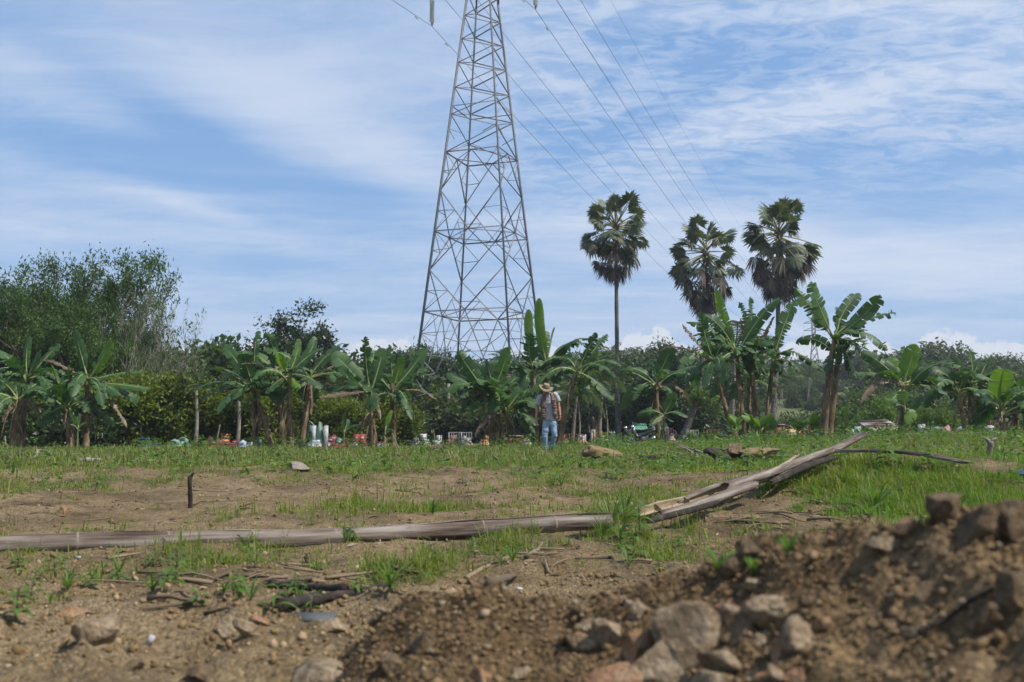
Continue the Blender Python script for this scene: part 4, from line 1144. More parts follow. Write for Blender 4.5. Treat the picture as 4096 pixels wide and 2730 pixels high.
def banana(zone, base, crown, Y, label, leaves, seed, r0=0.125, bend=(0, 0), dead=3, green=False, bunch=None, group='banana plants', name='banana_plant'):
    """leaves: (tipx, tipy, ctrlx, ctrly, width m, depth of tip, kind, tear) in the zone's own picture units"""
    r = np.random.default_rng(seed)
    bu, bv = zp(zone, *base); B = at(bu, bv, Y); B.z = min(B.z, gz(B.x, Y)) if True else B.z
    B = Vector((B.x, Y, gz(B.x, Y) - 0.05))
    cu, cv = zp(zone, *crown); Yc = Y + r.normal(0, 0.15); C = np.array(at(cu, cv, Yc)); Bn = np.array(B)
    root = empty(name, tuple(B), label, 'banana plant', group)
    t = np.linspace(0, 1, 12); mid_ = (Bn + C) / 2 + np.array([bend[0], bend[1], 0])
    P = np.array([(1 - s) ** 2 * Bn + 2 * s * (1 - s) * mid_ + s * s * C for s in t]) - Bn
    rad = np.interp(t, [0, .06, .5, .9, 1], [r0 * 1.3, r0 * 1.1, r0 * .85, r0 * .62, r0 * .35]) * (1 + 0.06 * np.sin(np.arange(12) * 2.7 + seed))
    st = link('stem', mesh_from('stem', *tube(P, rad, 10), smooth=True), M_STEM_G if green else M_STEM, root)
    Cl = C - Bn
    for (tx, ty, cx, cy, w_, dyy, kind, tear) in leaves:
        tu, tv = zp(zone, tx, ty); Tp = np.array(at(tu, tv, Yc + dyy)) - Bn
        ku, kv = zp(zone, cx, cy); Kp = np.array(at(ku, kv, Yc + dyy * 0.45)) - Bn
        Kp = 2 * Kp - 0.5 * (Cl + Tp)                       # the given point lies ON the leaf
        banana_leaf(root, Cl - EZ * r.uniform(0, .15), Kp, Tp, w_, r, kind, tear, r.normal(0, 0.25))
    if dead and not green:
        for q in range(8 if seed not in (1, 13) else 4):      # further leaves towards and away from the viewer
            a = r.uniform(0, 6.28) if seed != 1 else r.uniform(-1.4, 1.4); d = np.array([math.cos(a) * 1.0, math.sin(a) * 1.1, 0]); ln = r.uniform(1.1, 2.0); up_ = r.uniform(-.55, .8)
            banana_leaf(root, Cl - EZ * r.uniform(0, .45), Cl + d * ln * .45 + EZ * ln * (.35 + .3 * up_), Cl + d * ln * .95 + EZ * ln * (up_ - .25), r.uniform(.36, .52), r, 'b' if r.random() < .10 and seed not in (17, 18, 19) else 'g', r.uniform(.25, .95), r.normal(0, .3))
    for q in range(int(dead * 1.8)):
        a = r.uniform(0, 6.28); s = r.uniform(0.45, 0.97); o_ = P[int(s * 11)]
        ln = r.uniform(0.6, 1.3); d = np.array([math.cos(a) * r.uniform(.15, .45), math.sin(a) * r.uniform(.15, .45), 0])
        banana_leaf(root, o_, o_ + d * 0.9 + EZ * 0.1, o_ + d * 1.3 - EZ * ln, r.uniform(.08, .24), r, 'b', 0.9, r.normal(0, 1.0), 10, 0.9)
    if bunch:
        bu_, bv_ = zp(zone, *bunch); b0 = np.array(at(bu_, bv_, Yc - 0.35)) - Bn
        m = MB(); m.tube([Cl, (Cl + b0) / 2 + np.array([0, -.15, .25]), b0 + EZ * .4, b0 - EZ * .55], [.035, .03, .03, .015], 6)
        for lay in range(6):
            for q in range(11):
                a = q * 2 * math.pi / 11 + lay * .3; rr_ = 0.15 - 0.012 * lay; z0 = b0 + EZ * (0.32 - lay * 0.115)
                o_ = z0 + np.array([math.cos(a) * .05, math.sin(a) * .05, 0]); e = z0 + np.array([math.cos(a) * rr_, math.sin(a) * rr_, 0.05]); e2 = e + np.array([math.cos(a) * .02, math.sin(a) * .02, .09])
                m.tube([o_, e, e2], [.02, .024, .012], 4)
        m.build('banana_bunch', M_BUNCH, root)
    return root


g, y_, b_ = 'g', 'y', 'b'
# --- right-hand side
banana(6, (95, 1395), (195, 560), 38, 'tallest banana plant on the right with leaves fanning against the sky',
       [(-153, 120, 20, 330, .60, .4, g, .7), (-13, 60, 70, 300, .62, -.4, g, .35), (215, 285, 240, 400, .30, .3, g, .7), (425, 165, 280, 330, .50, .5, g, .4), (605, 180, 470, 350, .55, -.5, g, .55),
        (750, 350, 540, 380, .50, -.2, g, .8), (670, 680, 450, 515, .50, -.6, g, .6), (470, 750, 350, 590, .45, -.9, g, .6), (480, 500, 340, 480, .5, 1.0, g, .6), (215, 640, 225, 600, .2, -.3, b_, .9)], 1, .15, (-.12, 0), 3, bunch=(235, 740))
banana(6, (135, 1370), (228, 690), 38.7, 'brown stemmed banana plant leaning close beside the tallest right one',
       [(345, 735, 310, 680, .35, -.3, g, .5), (120, 640, 180, 640, .35, .6, g, .5), (330, 560, 300, 600, .4, .8, g, .5)], 2, .14, (.05, 0), 2, bunch=(320, 800))
banana(6, (825, 1420), (810, 965), 34, 'young bright banana plant with one broad upright leaf over the shelter',
       [(925, 622, 870, 800, .58, -.2, y_, .05), (722, 742, 735, 840, .42, .4, y_, .3), (370, 885, 570, 885, .48, .2, g, .35), (440, 690, 630, 800, .50, .5, g, .4), (1135, 965, 980, 930, .42, .5, g, .2),
        (1210, 1060, 1010, 985, .50, -.4, g, .25), (690, 1130, 740, 1080, .4, -.6, g, .3), (900, 1150, 860, 1080, .4, -.5, g, .3)], 3, .12, dead=5)
banana(6, (825, 1420), (830, 1180), 33.6, 'short banana sucker at the foot of the young bright banana plant',
       [(855, 1340, 880, 1220, .35, -.3, y_, .2), (690, 1140, 750, 1140, .35, .2, g, .2), (800, 1040, 815, 1100, .35, 0, y_, .1)], 33, .06, dead=1, green=True)
banana(6, (1370, 1400), (1312, 1010), 42, 'left plant of the banana trio near the right edge',
       [(1040, 850, 1180, 880, .45, .2, g, .3), (1190, 1010, 1250, 990, .35, -.4, g, .2), (1275, 740, 1320, 880, .42, .2, g, .3), (1385, 840, 1350, 920, .4, -.3, g, .3), (1130, 930, 1230, 950, .4, .9, g, .4)], 4, .11)
banana(6, (1420, 1400), (1405, 1010), 42.4, 'middle plant of the banana trio with one tall thin shredded leaf',
       [(1385, 625, 1430, 800, .38, .1, g, .8), (1500, 760, 1450, 880, .4, .4, g, .4), (1330, 880, 1370, 950, .4, -.4, g, .3)], 5, .12, bunch=(1440, 1045))
banana(6, (1485, 1400), (1480, 970), 42.2, 'right plant of the banana trio near the right edge',
       [(1590, 745, 1530, 850, .45, .3, g, .5), (1665, 875, 1570, 895, .42, -.3, g, .3), (1640, 960, 1560, 950, .4, .5, g, .3), (1620, 1040, 1550, 1000, .4, -.6, g, .4), (1450, 800, 1465, 880, .35, .4, g, .3)], 6, .11)
banana(6, (1700, 1420), (1690, 1175), 33, 'small banana plant with a broad glowing yellow-green leaf at the right',
       [(1715, 850, 1690, 1010, .62, -.5, y_, .0), (1810, 1080, 1760, 960, .42, .4, g, .2), (1640, 815, 1700, 930, .3, .6, g, .2), (1510, 1140, 1600, 1130, .42, .3, g, .3), (1800, 1150, 1750, 1130, .3, .3, g, .3)], 7, .08)
banana(6, (1815, 1420), (1832, 1095), 34, 'banana plant cut by the right edge of the picture',
       [(1910, 930, 1870, 1010, .45, -.3, y_, .1), (1990, 1080, 1900, 1070, .42, .4, g, .3), (1750, 1060, 1790, 1060, .38, .6, g, .2), (1960, 1200, 1900, 1130, .4, -.5, g, .4), (1760, 1190, 1800, 1130, .35, -.4, b_, .6)], 8, .10)
banana(6, (280, 1375), (300, 1300), 35, 'bright banana sucker with upright leaves right of the tallest banana stem',
       [(295, 1180, 310, 1240, .25, 0, y_, .0), (200, 1230, 245, 1240, .22, .2, y_, .1), (430, 1280, 365, 1270, .25, -.2, g, .1), (250, 1250, 270, 1270, .2, -.3, g, .1), (380, 1210, 345, 1250, .22, .3, g, .1)], 9, .04, dead=0, green=True)
# --- clump before the fan palms
banana(5, (905, 1430), (695, 765), 40, 'leaning pale stemmed banana plant at the left of the big clump',
       [(405, 440, 490, 560, .34, .3, b_, .9), (575, 330, 610, 560, .5, -.4, g, .8), (190, 700, 380, 640, .42, .2, b_, .8), (830, 640, 750, 640, .5, -.5, g, .5), (560, 560, 620, 640, .45, .8, g, .6), (700, 560, 690, 660, .45, .9, g, .5)], 10, .12, (-.25, 0), 2)
banana(5, (965, 1420), (890, 690), 40.6, 'banana plant with a yellow-green spear leaf in the middle of the big clump',
       [(705, 130, 790, 430, .36, .2, y_, .15), (1270, 205, 1080, 400, .52, -.4, g, .15), (435, 425, 650, 470, .58, .3, g, .35), (555, 345, 720, 440, .52, -.5, g, .5), (690, 760, 730, 640, .42, -.7, g, .6), (1120, 500, 1030, 500, .45, .6, g, .2),
        (960, 830, 960, 720, .4, -.5, g, .4)], 11, .13, (-.1, 0), 3)
banana(5, (1065, 1430), (1020, 690), 41, 'tattered banana plant with browned upright leaves in the big clump',
       [(1010, 195, 1020, 430, .36, .1, g, .9), (910, 245, 980, 440, .34, .4, g, .9), (920, 390, 955, 520, .24, -.3, b_, .9), (1230, 370, 1140, 520, .36, -.2, b_, .9), (1215, 555, 1120, 570, .4, .6, g, .8), (1150, 640, 1090, 650, .5, -.6, g, .7)], 12, .12, bunch=(1010, 855))
banana(5, (1130, 1400), (1212, 755), 40.3, 'banana plant at the right of the big clump with a drooping long leaf',
       [(1415, 230, 1300, 480, .55, .2, g, .55), (1670, 870, 1400, 690, .46, -.3, g, .6), (1460, 870, 1340, 755, .48, -.6, g, .45), (1085, 690, 1140, 700, .42, .4, g, .4), (1260, 865, 1250, 790, .3, -.7, g, .4), (1160, 540, 1190, 650, .4, .7, g, .6)], 13, .12, (.05, 0), 4)
banana(5, (985, 1400), (1000, 930), 41.6, 'thin banana stem with a fruit bunch inside the big clump', [(900, 880, 950, 870, .3, .4, g, .6), (1080, 900, 1040, 880, .3, -.3, b_, .8)], 14, .10, dead=4)
banana(5, (185, 1440), (165, 965), 45, 'banana plant with one broad upright leaf before the dark rounded tree',
       [(320, 640, 235, 800, .60, -.2, g, .15), (-160 + 0, 862, 0, 840, .40, .3, g, .2), (-175, 725 + 120, -30, 870, .38, -.4, g, .2), (550, 812, 370, 850, .42, .3, g, .2), (50, 1090, 100, 1020, .32, -.5, g, .4), (210, 1010, 190, 960, .3, -.6, b_, .6), (130, 800, 160, 880, .18, .3, g, .1)], 15, .13, dead=5)
banana(5, (235, 1425), (235, 1245), 43.5, 'small banana plant with three smooth leaves beside the black motorbike',
       [(340, 1060, 280, 1170, .42, -.1, g, .05), (0, 1275, 110, 1215, .38, .3, g, .1), (450, 1275, 340, 1225, .36, -.3, g, .1), (110, 1350, 170, 1290, .3, -.5, g, .2), (320, 1310, 280, 1290, .25, .4, g, .2)], 16, .06, dead=2, green=True)
for q, (zx, zy, lab) in enumerate([(860, 1420, 'left bright banana sucker at the foot of the big clump'), (1020, 1400, 'tall bright banana sucker between the stems of the big clump'), (1110, 1410, 'right bright banana sucker at the foot of the big clump'),
                                   (1440, 1420, 'bright sucker with two upright leaves left of the tallest right banana'), (1590, 1420, 'bright broad sucker clump at the foot of the tallest right banana'), (1180, 1420, 'small bright sucker right of the big clump')]):
    rr = random.Random(q); n = 5
    lv_ = [(zx + rr.uniform(-95, 95), zy - rr.uniform(90, 175), zx + rr.uniform(-30, 30), zy - 70, rr.uniform(.2, .34), rr.uniform(-.4, .4), y_, .0) for _ in range(n)]
    banana(5, (zx, zy), (zx, zy - 35), 38.5 + 0.2 * q, lab, lv_, 60 + q, .04, dead=0, green=True, group='banana suckers', name='banana_sucker')
# --- centre, around the walking man
banana(3, (1305, 1385), (1470, 750), 39, 'leaning banana plant with a fruit bunch right of the walking man',
       [(1745, 420, 1610, 580, .42, .2, g, .9), (1645, 405, 1560, 580, .40, -.3, g, .8), (1800, 1015, 1640, 840, .50, -.3, g, .45), (1560, 965, 1520, 840, .38, -.6, g, .4), (1665, 680, 1570, 660, .40, .5, g, .6), (1320, 660, 1400, 640, .45, .6, g, .4), (1430, 900, 1440, 820, .25, -.4, b_, .8)],
       17, .13, (-.12, 0), 3, bunch=(1512, 900))
banana(3, (1150, 1390), (1205, 690), 40.5, 'tall banana plant with a long upright leaf directly above the walking man',
       [(1135, 98, 1145, 380, .36, .0, y_, .03), (1275, 358, 1240, 470, .09, .2, g, .0), (1212, 395, 1195, 500, .30, .5, g, .2), (1645, 462, 1400, 495, .62, -.3, g, .35), (1490, 620, 1350, 600, .5, .5, g, .4), (820, 745, 1010, 655, .50, -.5, g, .25), (1120, 520, 1150, 600, .4, .7, g, .3),
        (1330, 680, 1270, 660, .35, -.6, g, .5)], 18, .12, (.05, 0), 3)
banana(3, (1105, 1390), (1085, 745), 40, 'banana plant left of the walking man with a tall folded upright leaf',
       [(1042, 198, 1045, 420, .32, .2, y_, .05), (1065, 415, 1045, 560, .62, -.4, g, .35), (590, 745, 820, 655, .55, .3, g, .2), (850, 535, 830, 620, .38, .8, g, .1), (1010, 760, 1050, 740, .3, -.5, g, .3)], 19, .12, (0, 0), 3)
banana(3, (720, 1390), (690, 965), 39, 'spreading banana plant with wide arching leaves before the pylon foot',
       [(300, 775, 440, 830, .42, .3, g, .15), (320, 938, 490, 865, .48, -.3, g, .2), (400, 575, 520, 740, .62, .2, g, .5), (235, 965, 420, 920, .42, .7, g, .3), (860, 535, 800, 740, .48, -.2, g, .15), (390, 1035, 520, 980, .35, -.7, b_, .6), (560, 700, 610, 800, .55, .8, g, .3), (520, 1110, 590, 1010, .3, -.8, g, .5)], 20, .13, dead=4)
banana(3, (795, 1390), (752, 985), 39.6, 'banana plant with a broad upright leaf left of the walking man',
       [(1010, 760, 880, 850, .46, .4, g, .3), (800, 690, 780, 830, .62, -.3, g, .25), (600, 1060, 670, 1010, .38, -.5, g, .5), (660, 640, 700, 800, .22, .5, g, .1), (930, 930, 850, 930, .4, -.6, g, .3), (820, 1080, 800, 1020, .3, .6, g, .4)], 21, .12, dead=5)
banana(3, (850, 1390), (850, 1085), 38.6, 'low leafy banana plant beside the pylon foot left of the man',
       [(978, 905, 920, 990, .42, .2, g, .1), (1085, 1030, 980, 1020, .4, -.2, g, .4), (1095, 1240, 1000, 1130, .42, -.5, g, .2), (770, 1000, 810, 1030, .3, .5, g, .2), (950, 1120, 900, 1080, .3, .7, g, .4)], 22, .08, dead=4)
# --- left of the pylon
banana(2, (620, 1400), (590, 895), 41, 'banana plant with drooping torn leaves at the left of the middle clump',
       [(325, 515, 440, 660, .42, .3, g, .15), (200, 735, 370, 745, .40, -.3, g, .35), (60, 920, 290, 840, .40, .4, g, .3), (110, 1030, 330, 900, .36, .8, g, .5), (410, 1050, 480, 890, .36, -.8, g, .45), (500, 600, 535, 720, .62, -.5, g, .1), (635, 388, 605, 530, .34, .6, g, .1), (690, 730, 640, 780, .45, .7, g, .3)], 23, .13, dead=5)
banana(2, (760, 1390), (600, 930), 40.6, 'leaning brown banana stem in the middle clump', [(480, 960, 540, 900, .35, .5, b_, .8), (720, 860, 660, 860, .4, -.4, g, .5)], 24, .12, (.1, 0), 5)
banana(2, (870, 1390), (800, 790), 41.4, 'banana plant with a wide leaf reaching left in the middle clump',
       [(450, 575, 620, 610, .52, .2, g, .15), (695, 400, 775, 560, .42, -.4, g, .6), (560, 600, 670, 660, .45, .8, g, .2), (770, 960, 790, 870, .35, -.5, b_, .6), (750, 410, 770, 560, .36, .6, g, .5), (700, 930, 750, 860, .35, -.7, g, .5)], 25, .13, dead=5)
banana(2, (930, 1390), (905, 765), 40.2, 'banana plant with a bright front leaf in the centre of the middle clump',
       [(810, 592, 850, 680, .36, -.5, y_, .05), (1220, 540, 1060, 630, .48, .2, g, .1), (1140, 440, 1080, 600, .36, .6, g, .1), (1000, 460, 970, 620, .3, .3, g, .2), (695, 950, 790, 850, .50, -.6, g, .4), (1205, 905, 1070, 795, .52, -.5, g, .2), (980, 900, 950, 830, .35, -.8, y_, .2)], 26, .12, dead=4)
banana(2, (1010, 1390), (1090, 800), 41, 'banana plant with a long leaf over the clouds at the right of the middle clump',
       [(1365, 525, 1210, 650, .44, .3, g, .15), (1460, 800, 1290, 755, .42, -.4, g, .25), (1325, 840, 1220, 765, .42, .5, g, .2), (1390, 680, 1250, 720, .36, .8, b_, .7), (940, 910, 1000, 860, .4, -.6, g, .3), (1110, 1150, 1110, 950, .3, -.5, b_, .8)], 27, .13, (.1, 0), 5)
banana(2, (1660, 1390), (1640, 935), 40, 'banana plant with a smooth broad leaf slanting left, nearest the pylon on its left',
       [(1308, 585, 1450, 730, .62, .1, g, .05), (1597, 438, 1600, 660, .44, -.4, g, .8), (1752, 545, 1710, 720, .52, .2, g, .08), (1215, 905, 1420, 890, .42, .3, g, .35), (1185, 985, 1420, 950, .42, -.4, b_, .6), (1470, 840, 1540, 870, .4, .8, g, .4), (1670, 560, 1660, 720, .35, .7, g, .4)], 28, .14, dead=6)
banana(2, (1840, 1390), (1830, 920), 40.7, 'ragged banana plant beside the left leg of the pylon',
       [(1803, 570, 1830, 720, .36, .3, g, .8), (1932, 628, 1890, 740, .32, -.3, y_, .2), (2130, 548, 2010, 720, .48, .2, g, .2), (2130, 725, 2020, 790, .36, .6, g, .4), (2230, 1005, 2060, 915, .40, -.3, b_, .5), (2000, 870, 1930, 860, .4, -.5, g, .7), (1760, 820, 1790, 850, .35, .6, g, .6)], 29, .13, (.05, 0), 6)
banana(2, (1765, 1385), (1775, 1250), 38.6, 'thin bright banana sucker beside the ragged banana plant', [(1800, 1150, 1790, 1200, .2, 0, y_, 0), (1830, 1100, 1800, 1180, .2, .2, y_, .1), (1850, 1290, 1810, 1260, .15, -.2, g, .2)], 30, .05, dead=0, green=True, group='banana suckers', name='banana_sucker')
banana(2, (1400, 1390), (1405, 1290), 46, 'young banana plant with rolled leaves between the graves', [(1400, 1130, 1395, 1200, .34, 0, g, .05), (1555, 1225, 1480, 1240, .3, -.2, g, .1), (1440, 1180, 1425, 1230, .3, .3, g, .1), (1340, 1260, 1370, 1270, .2, .2, g, .1)], 34, .05, dead=0, green=True, group='banana suckers', name='banana_sucker')
# --- far left
banana(1, (80, 1390), (108, 1085), 38, 'banana plant at the far left with low arching leaves',
       [(-40, 960, 40, 1000, .45, .3, g, .2), (310, 1030, 200, 1040, .5, -.3, g, .2), (-60, 1110, 20, 1080, .4, .5, g, .3), (10, 1240, 60, 1130, .34, -.6, b_, .5), (100, 985, 105, 1030, .3, .6, g, .2), (300, 1060, 200, 1050, .4, .7, g, .4)], 35, .13, dead=5)
banana(1, (130, 1385), (170, 955), 39.5, 'banana plant with a thin upright leaf at the far left',
       [(185, 700, 165, 820, .28, .2, g, .1), (252, 790, 215, 860, .34, -.3, g, .1), (375, 745, 280, 840, .36, .5, g, .3), (-30, 775, 70, 850, .52, .2, g, .2), (330, 900, 250, 910, .45, -.5, g, .3), (-20, 950, 70, 920, .42, -.6, g, .3), (410, 925, 300, 925, .4, .6, g, .3)], 36, .12, dead=4)
banana(1, (445, 1390), (420, 1140), 38.5, 'banana plant with a yellow front leaf and long low leaves on the left',
       [(395, 1030, 400, 1080, .42, -.4, y_, .05), (245, 1265, 330, 1170, .46, -.5, g, .3), (115, 1195, 260, 1130, .42, .2, g, .3), (100, 995, 240, 1025, .40, .6, g, .2), (430, 880, 430, 1000, .18, .3, y_, .2), (320, 880, 370, 1000, .2, .3, y_, .1), (480, 1250, 460, 1180, .3, -.5, g, .2)], 37, .12, dead=5)
banana(1, (540, 1390), (550, 965), 39, 'banana plant with a bright broad upright leaf in the left clump',
       [(468, 662, 505, 800, .42, .2, g, .08), (695, 725, 630, 850, .46, -.3, y_, .25), (888, 932, 750, 925, .40, .2, g, .25), (932, 1030, 810, 1005, .40, -.4, g, .15), (745, 1070, 660, 1000, .48, -.6, g, .2), (318, 1015, 420, 990, .42, .2, g, .5), (795, 1270, 700, 1110, .36, -.5, b_, .7),
        (268, 852, 370, 870, .34, .3, b_, .8), (870, 1115, 760, 1040, .4, .7, g, .3)], 38, .13, dead=6)
banana(1, (485, 1380), (490, 1270), 37.5, 'small green plant with paired leaves before the left banana stems', [(470, 1200, 480, 1235, .12, 0, y_, 0), (540, 1240, 515, 1250, .12, .1, g, 0), (500, 1190, 495, 1230, .1, .2, g, 0), (440, 1250, 465, 1255, .1, -.1, g, 0)], 39, .03, dead=0, green=True, group='banana suckers', name='banana_sucker')

# ------------------------------------------------------------------ cemetery
PC = {}


def pm_(key):
    cols = {'navy': (0.02, 0.05, 0.13), 'mint': (0.24, 0.40, 0.30), 'orange': (0.62, 0.27, 0.07), 'maroon': (0.17, 0.025, 0.03), 'red': (0.30, 0.045, 0.04), 'paleblue': (0.42, 0.52, 0.66), 'blue': (0.05, 0.13, 0.28),
            'white': (0.52, 0.53, 0.545), 'grey': (0.33, 0.33, 0.33), 'green': (0.06, 0.22, 0.14), 'pink': (0.46, 0.22, 0.24), 'palepink': (0.55, 0.38, 0.36), 'cream': (0.62, 0.40, 0.20), 'dark': (0.045, 0.045, 0.045), 'brick': (0.26, 0.085, 0.05), 'teal': (0.12, 0.32, 0.34), 'rust': (0.16, 0.06, 0.04)}
    if key not in PC: PC[key] = paint('paint_' + key, tuple(0.78 * v for v in cols[key]), 0.7, 0.45, 3.0)
    return PC[key]


M_TEXT = pm_('dark')


def tomb(u, vtop, wpx, Y, kind, c1, c2, label, depth=1.3, rz=0.0, cat='grave'):
    p = place(u, Y); x, _, z = p; z += 0.02
    w_ = wpx / FPX * Y; h = max(at(u, vtop, Y).z - z, 0.3)
    t = empty('tomb', (x, Y, z), label, cat, 'painted graves', rz)
    m = MB(); m.box((0, depth / 2, h * 0.13), (w_ * 1.18, depth * 1.15, h * 0.26)); m.box((0, depth / 2, h * 0.32), (w_ * 1.06, depth * 1.02, h * 0.12)); m.build('plinth', pm_(c2), t)
    m = MB(); m.box((0, depth / 2, h * 0.47), (w_ * 0.86, depth * 0.86, h * 0.22), taper=0.93); m.build('slab', pm_(c1), t)
    hw = w_ / 2; y0 = depth * 0.86 if kind in 'gar' else 0
    def headstone(y, hh, mat):
        m = MB()
        if kind == 'g': o = [(-hw * .8, 0.2 * h), (hw * .8, 0.2 * h), (hw * .9, hh * .74), (0, hh), (-hw * .9, hh * .74)]
        elif kind == 'a': o = [(-hw * .8, 0.2 * h), (hw * .8, 0.2 * h)] + [(hw * .82 * math.cos(a), hh * .62 + hh * .38 * math.sin(a)) for a in np.linspace(0, math.pi, 9)]
        else: o = [(-hw * .92, 0.2 * h), (hw * .92, 0.2 * h), (hw * .96, hh), (-hw * .96, hh)]
        m.prism(o, y, y + 0.14); hs = m.build('headstone', mat, t)
        pl = MB(); pl.box((0, y - 0.014, hh * .68), (w_ * .42, 0.02, hh * .22)); pl.build('name_plate', pm_('grey' if c1 not in ('grey', 'dark') else 'white'), hs)
    if kind in ('g', 'a', 'r'):
        headstone(depth * .8, h, pm_(c1))
        if kind == 'g' and wpx > 24: headstone(0.05, h * .82, pm_(c1))
    if kind == 'p':                                           # pair of crowned posts
        for s in (-1, 1):
            m = MB(); m.box((s * hw * .6, .2, h * .5), (w_ * .2, .2, h * .7)); m.box((s * hw * .6, .2, h * .80), (w_ * .34, .3, h * .08)); m.box((s * hw * .6, .2, h * .90), (w_ * .16, .16, h * .14), taper=0.4); m.build('post', pm_(c1), t)
    if kind == 'd':                                           # domed
        m = MB(); a = np.linspace(0, 1, 7); m.tube(np.column_stack([0 * a, 0 * a + depth * .5, h * (.45 + .55 * a)]), [hw * .5, hw * .55, hw * .5, hw * .36, hw * .2, hw * .08, hw * .06], 10); m.build('dome', pm_(c1), t, True)
    return t


graves = [
    (578, 1746, 46, 48, 'p', 'navy', 'navy', 'dark blue tomb with two crowned posts at the left end of the cemetery'),
    (703, 1748, 50, 48.5, 'g', 'mint', 'mint', 'pale green tomb with twin gables beside the orange block'),
    (748, 1749, 42, 51, 'r', 'orange', 'orange', 'low wide orange tomb behind the pale green one'),
    (812, 1744, 34, 50, 'a', 'maroon', 'red', 'dark red tomb with a rounded headstone between the orange ones'),
    (858, 1756, 44, 47.5, 'g', 'maroon', 'red', 'low dark red tomb in front of the tall orange headstone'),
    (900, 1735, 38, 49.5, 'r', 'orange', 'orange', 'tall square orange headstone with dark lettering'),
    (912, 1760, 30, 47, 'g', 'maroon', 'maroon', 'maroon gabled tomb just before the tall orange headstone'),
    (950, 1749, 44, 51, 'g', 'maroon', 'red', 'maroon tomb right of the tall orange headstone'),
    (976, 1760, 30, 47, 'g', 'paleblue', 'paleblue', 'pale blue gabled tomb left of the blue one'),
    (1003, 1755, 24, 49, 'a', 'paleblue', 'white', 'small pale blue rounded grave left of the middle bananas'),
    (1024, 1758, 24, 47.5, 'r', 'blue', 'blue', 'blue box grave beside the banana stems'),
    (1250, 1737, 34, 47, 'a', 'paleblue', 'white', 'pale white-blue grave inside the green gate'),
    (1322, 1737, 40, 49, 'g', 'maroon', 'red', 'dark red tomb with twin gables right of the green gate'),
    (1358, 1750, 34, 47, 'g', 'green', 'white', 'small green and white gabled grave'),
    (1340, 1762, 34, 45, 'r', 'brick', 'brick', 'low brick-coloured grave in the grass'),
    (1418, 1737, 26, 50, 'r', 'red', 'white', 'red square headstone left of a matching one'),
    (1455, 1737, 30, 50, 'r', 'red', 'maroon', 'red square headstone right of a matching one'),
    (1516, 1752, 22, 52, 'a', 'maroon', 'grey', 'small maroon grave behind the banana stems'),
    (1660, 1728, 34, 56, 'd', 'white', 'white', 'white domed tomb left of the pylon foot'),
    (1708, 1736, 26, 55, 'r', 'white', 'white', 'white square headstone with a small plate'),
    (1740, 1745, 22, 53, 'g', 'white', 'grey', 'small white gabled grave by the leaning twig'),
    (1760, 1742, 22, 57, 'r', 'white', 'mint', 'white grave with a pale green base'),
    (1790, 1741, 24, 58, 'r', 'brick', 'rust', 'rust-red grave left of the steel railing'),
    (1850, 1743, 22, 56, 'a', 'grey', 'grey', 'grey arched headstone inside the steel railing'),
    (1876, 1752, 28, 55, 'r', 'grey', 'palepink', 'grey block tomb at the right of the steel railing'),
    (1933, 1741, 30, 54, 'a', 'orange', 'cream', 'orange arched grave between the banana stems'),
    (2108, 1750, 32, 50, 'g', 'palepink', 'white', 'pale pink and white gabled grave left of the walking man'),
    (2262, 1738, 26, 60, 'r', 'red', 'white', 'red and white tomb behind the iron fence'),
    (2322, 1739, 32, 61, 'r', 'white', 'cream', 'white and ochre tomb behind the iron fence'),
    (2406, 1727, 26, 68, 'r', 'cream', 'orange', 'orange panel grave right of the man in black'),
    (2424, 1744, 20, 62, 'r', 'white', 'grey', 'white box grave beside the arched gate'),
    (2448, 1750, 20, 61, 'a', 'white', 'white', 'small white grave left of the palm trunk'),
    (2452, 1722, 18, 72, 'p', 'white', 'teal', 'white posted grave behind the palm trunk'),
    (2680, 1733, 22, 62, 'g', 'palepink', 'palepink', 'pale pink grave under the leaning palm base'),
    (2745, 1742, 20, 58, 'a', 'white', 'palepink', 'small whitish grave right of the leaning palm base'),
    (3095, 1716, 24, 62, 'r', 'red', 'brick', 'red slab grave left of the brick gate'),
    (3160, 1717, 48, 58, 'r', 'cream', 'orange', 'cream and orange tomb beneath the brick gate'),
    (3208, 1717, 28, 60, 'r', 'red', 'red', 'red grave right of the cream and orange tomb'),
    (3318, 1700, 14, 55, 'p', 'white', 'palepink', 'white figure-like grave post at the tallest banana stem'),
    (3412, 1715, 38, 57, 'a', 'grey', 'paleblue', 'grey-blue rounded tomb left of the corrugated shelter'),
    (3455, 1706, 26, 60, 'r', 'paleblue', 'grey', 'pale blue headstone beside the corrugated shelter'),
    (3652, 1712, 44, 52, 'a', 'white', 'teal', 'white tomb with a pale blue top right of the shelter'),
    (3701, 1698, 28, 51, 'r', 'white', 'grey', 'white slanted headstone on a stepped grey base'),
    (3730, 1695, 16, 52, 'a', 'grey', 'grey', 'grey leaf-shaped headstone next to the white one'),
    (3749, 1706, 32, 54, 'r', 'teal', 'white', 'light blue tomb right of the grey headstone'),
    (3797, 1707, 44, 51, 'r', 'pink', 'pink', 'dusty pink box tomb'),
    (3832, 1699, 28, 55, 'g', 'pink', 'pink', 'pink gabled headstone behind the box tomb'),
    (3862, 1704, 36, 52, 'g', 'paleblue', 'paleblue', 'pale blue tomb between the pink ones'),
    (3902, 1702, 24, 54, 'r', 'pink', 'palepink', 'pink headstone behind the banana trio'),
    (3946, 1699, 36, 51, 'r', 'maroon', 'red', 'large dark red tomb right of the banana trio'),
    (3985, 1701, 36, 50, 'r', 'white', 'paleblue', 'large white tomb front near the right edge'),
    (4040, 1699, 26, 52, 'a', 'maroon', 'red', 'dark red rounded tomb near the right edge'),
    (4075, 1698, 30, 50, 'g', 'pink', 'maroon', 'red-pink tomb at the right edge'),
]
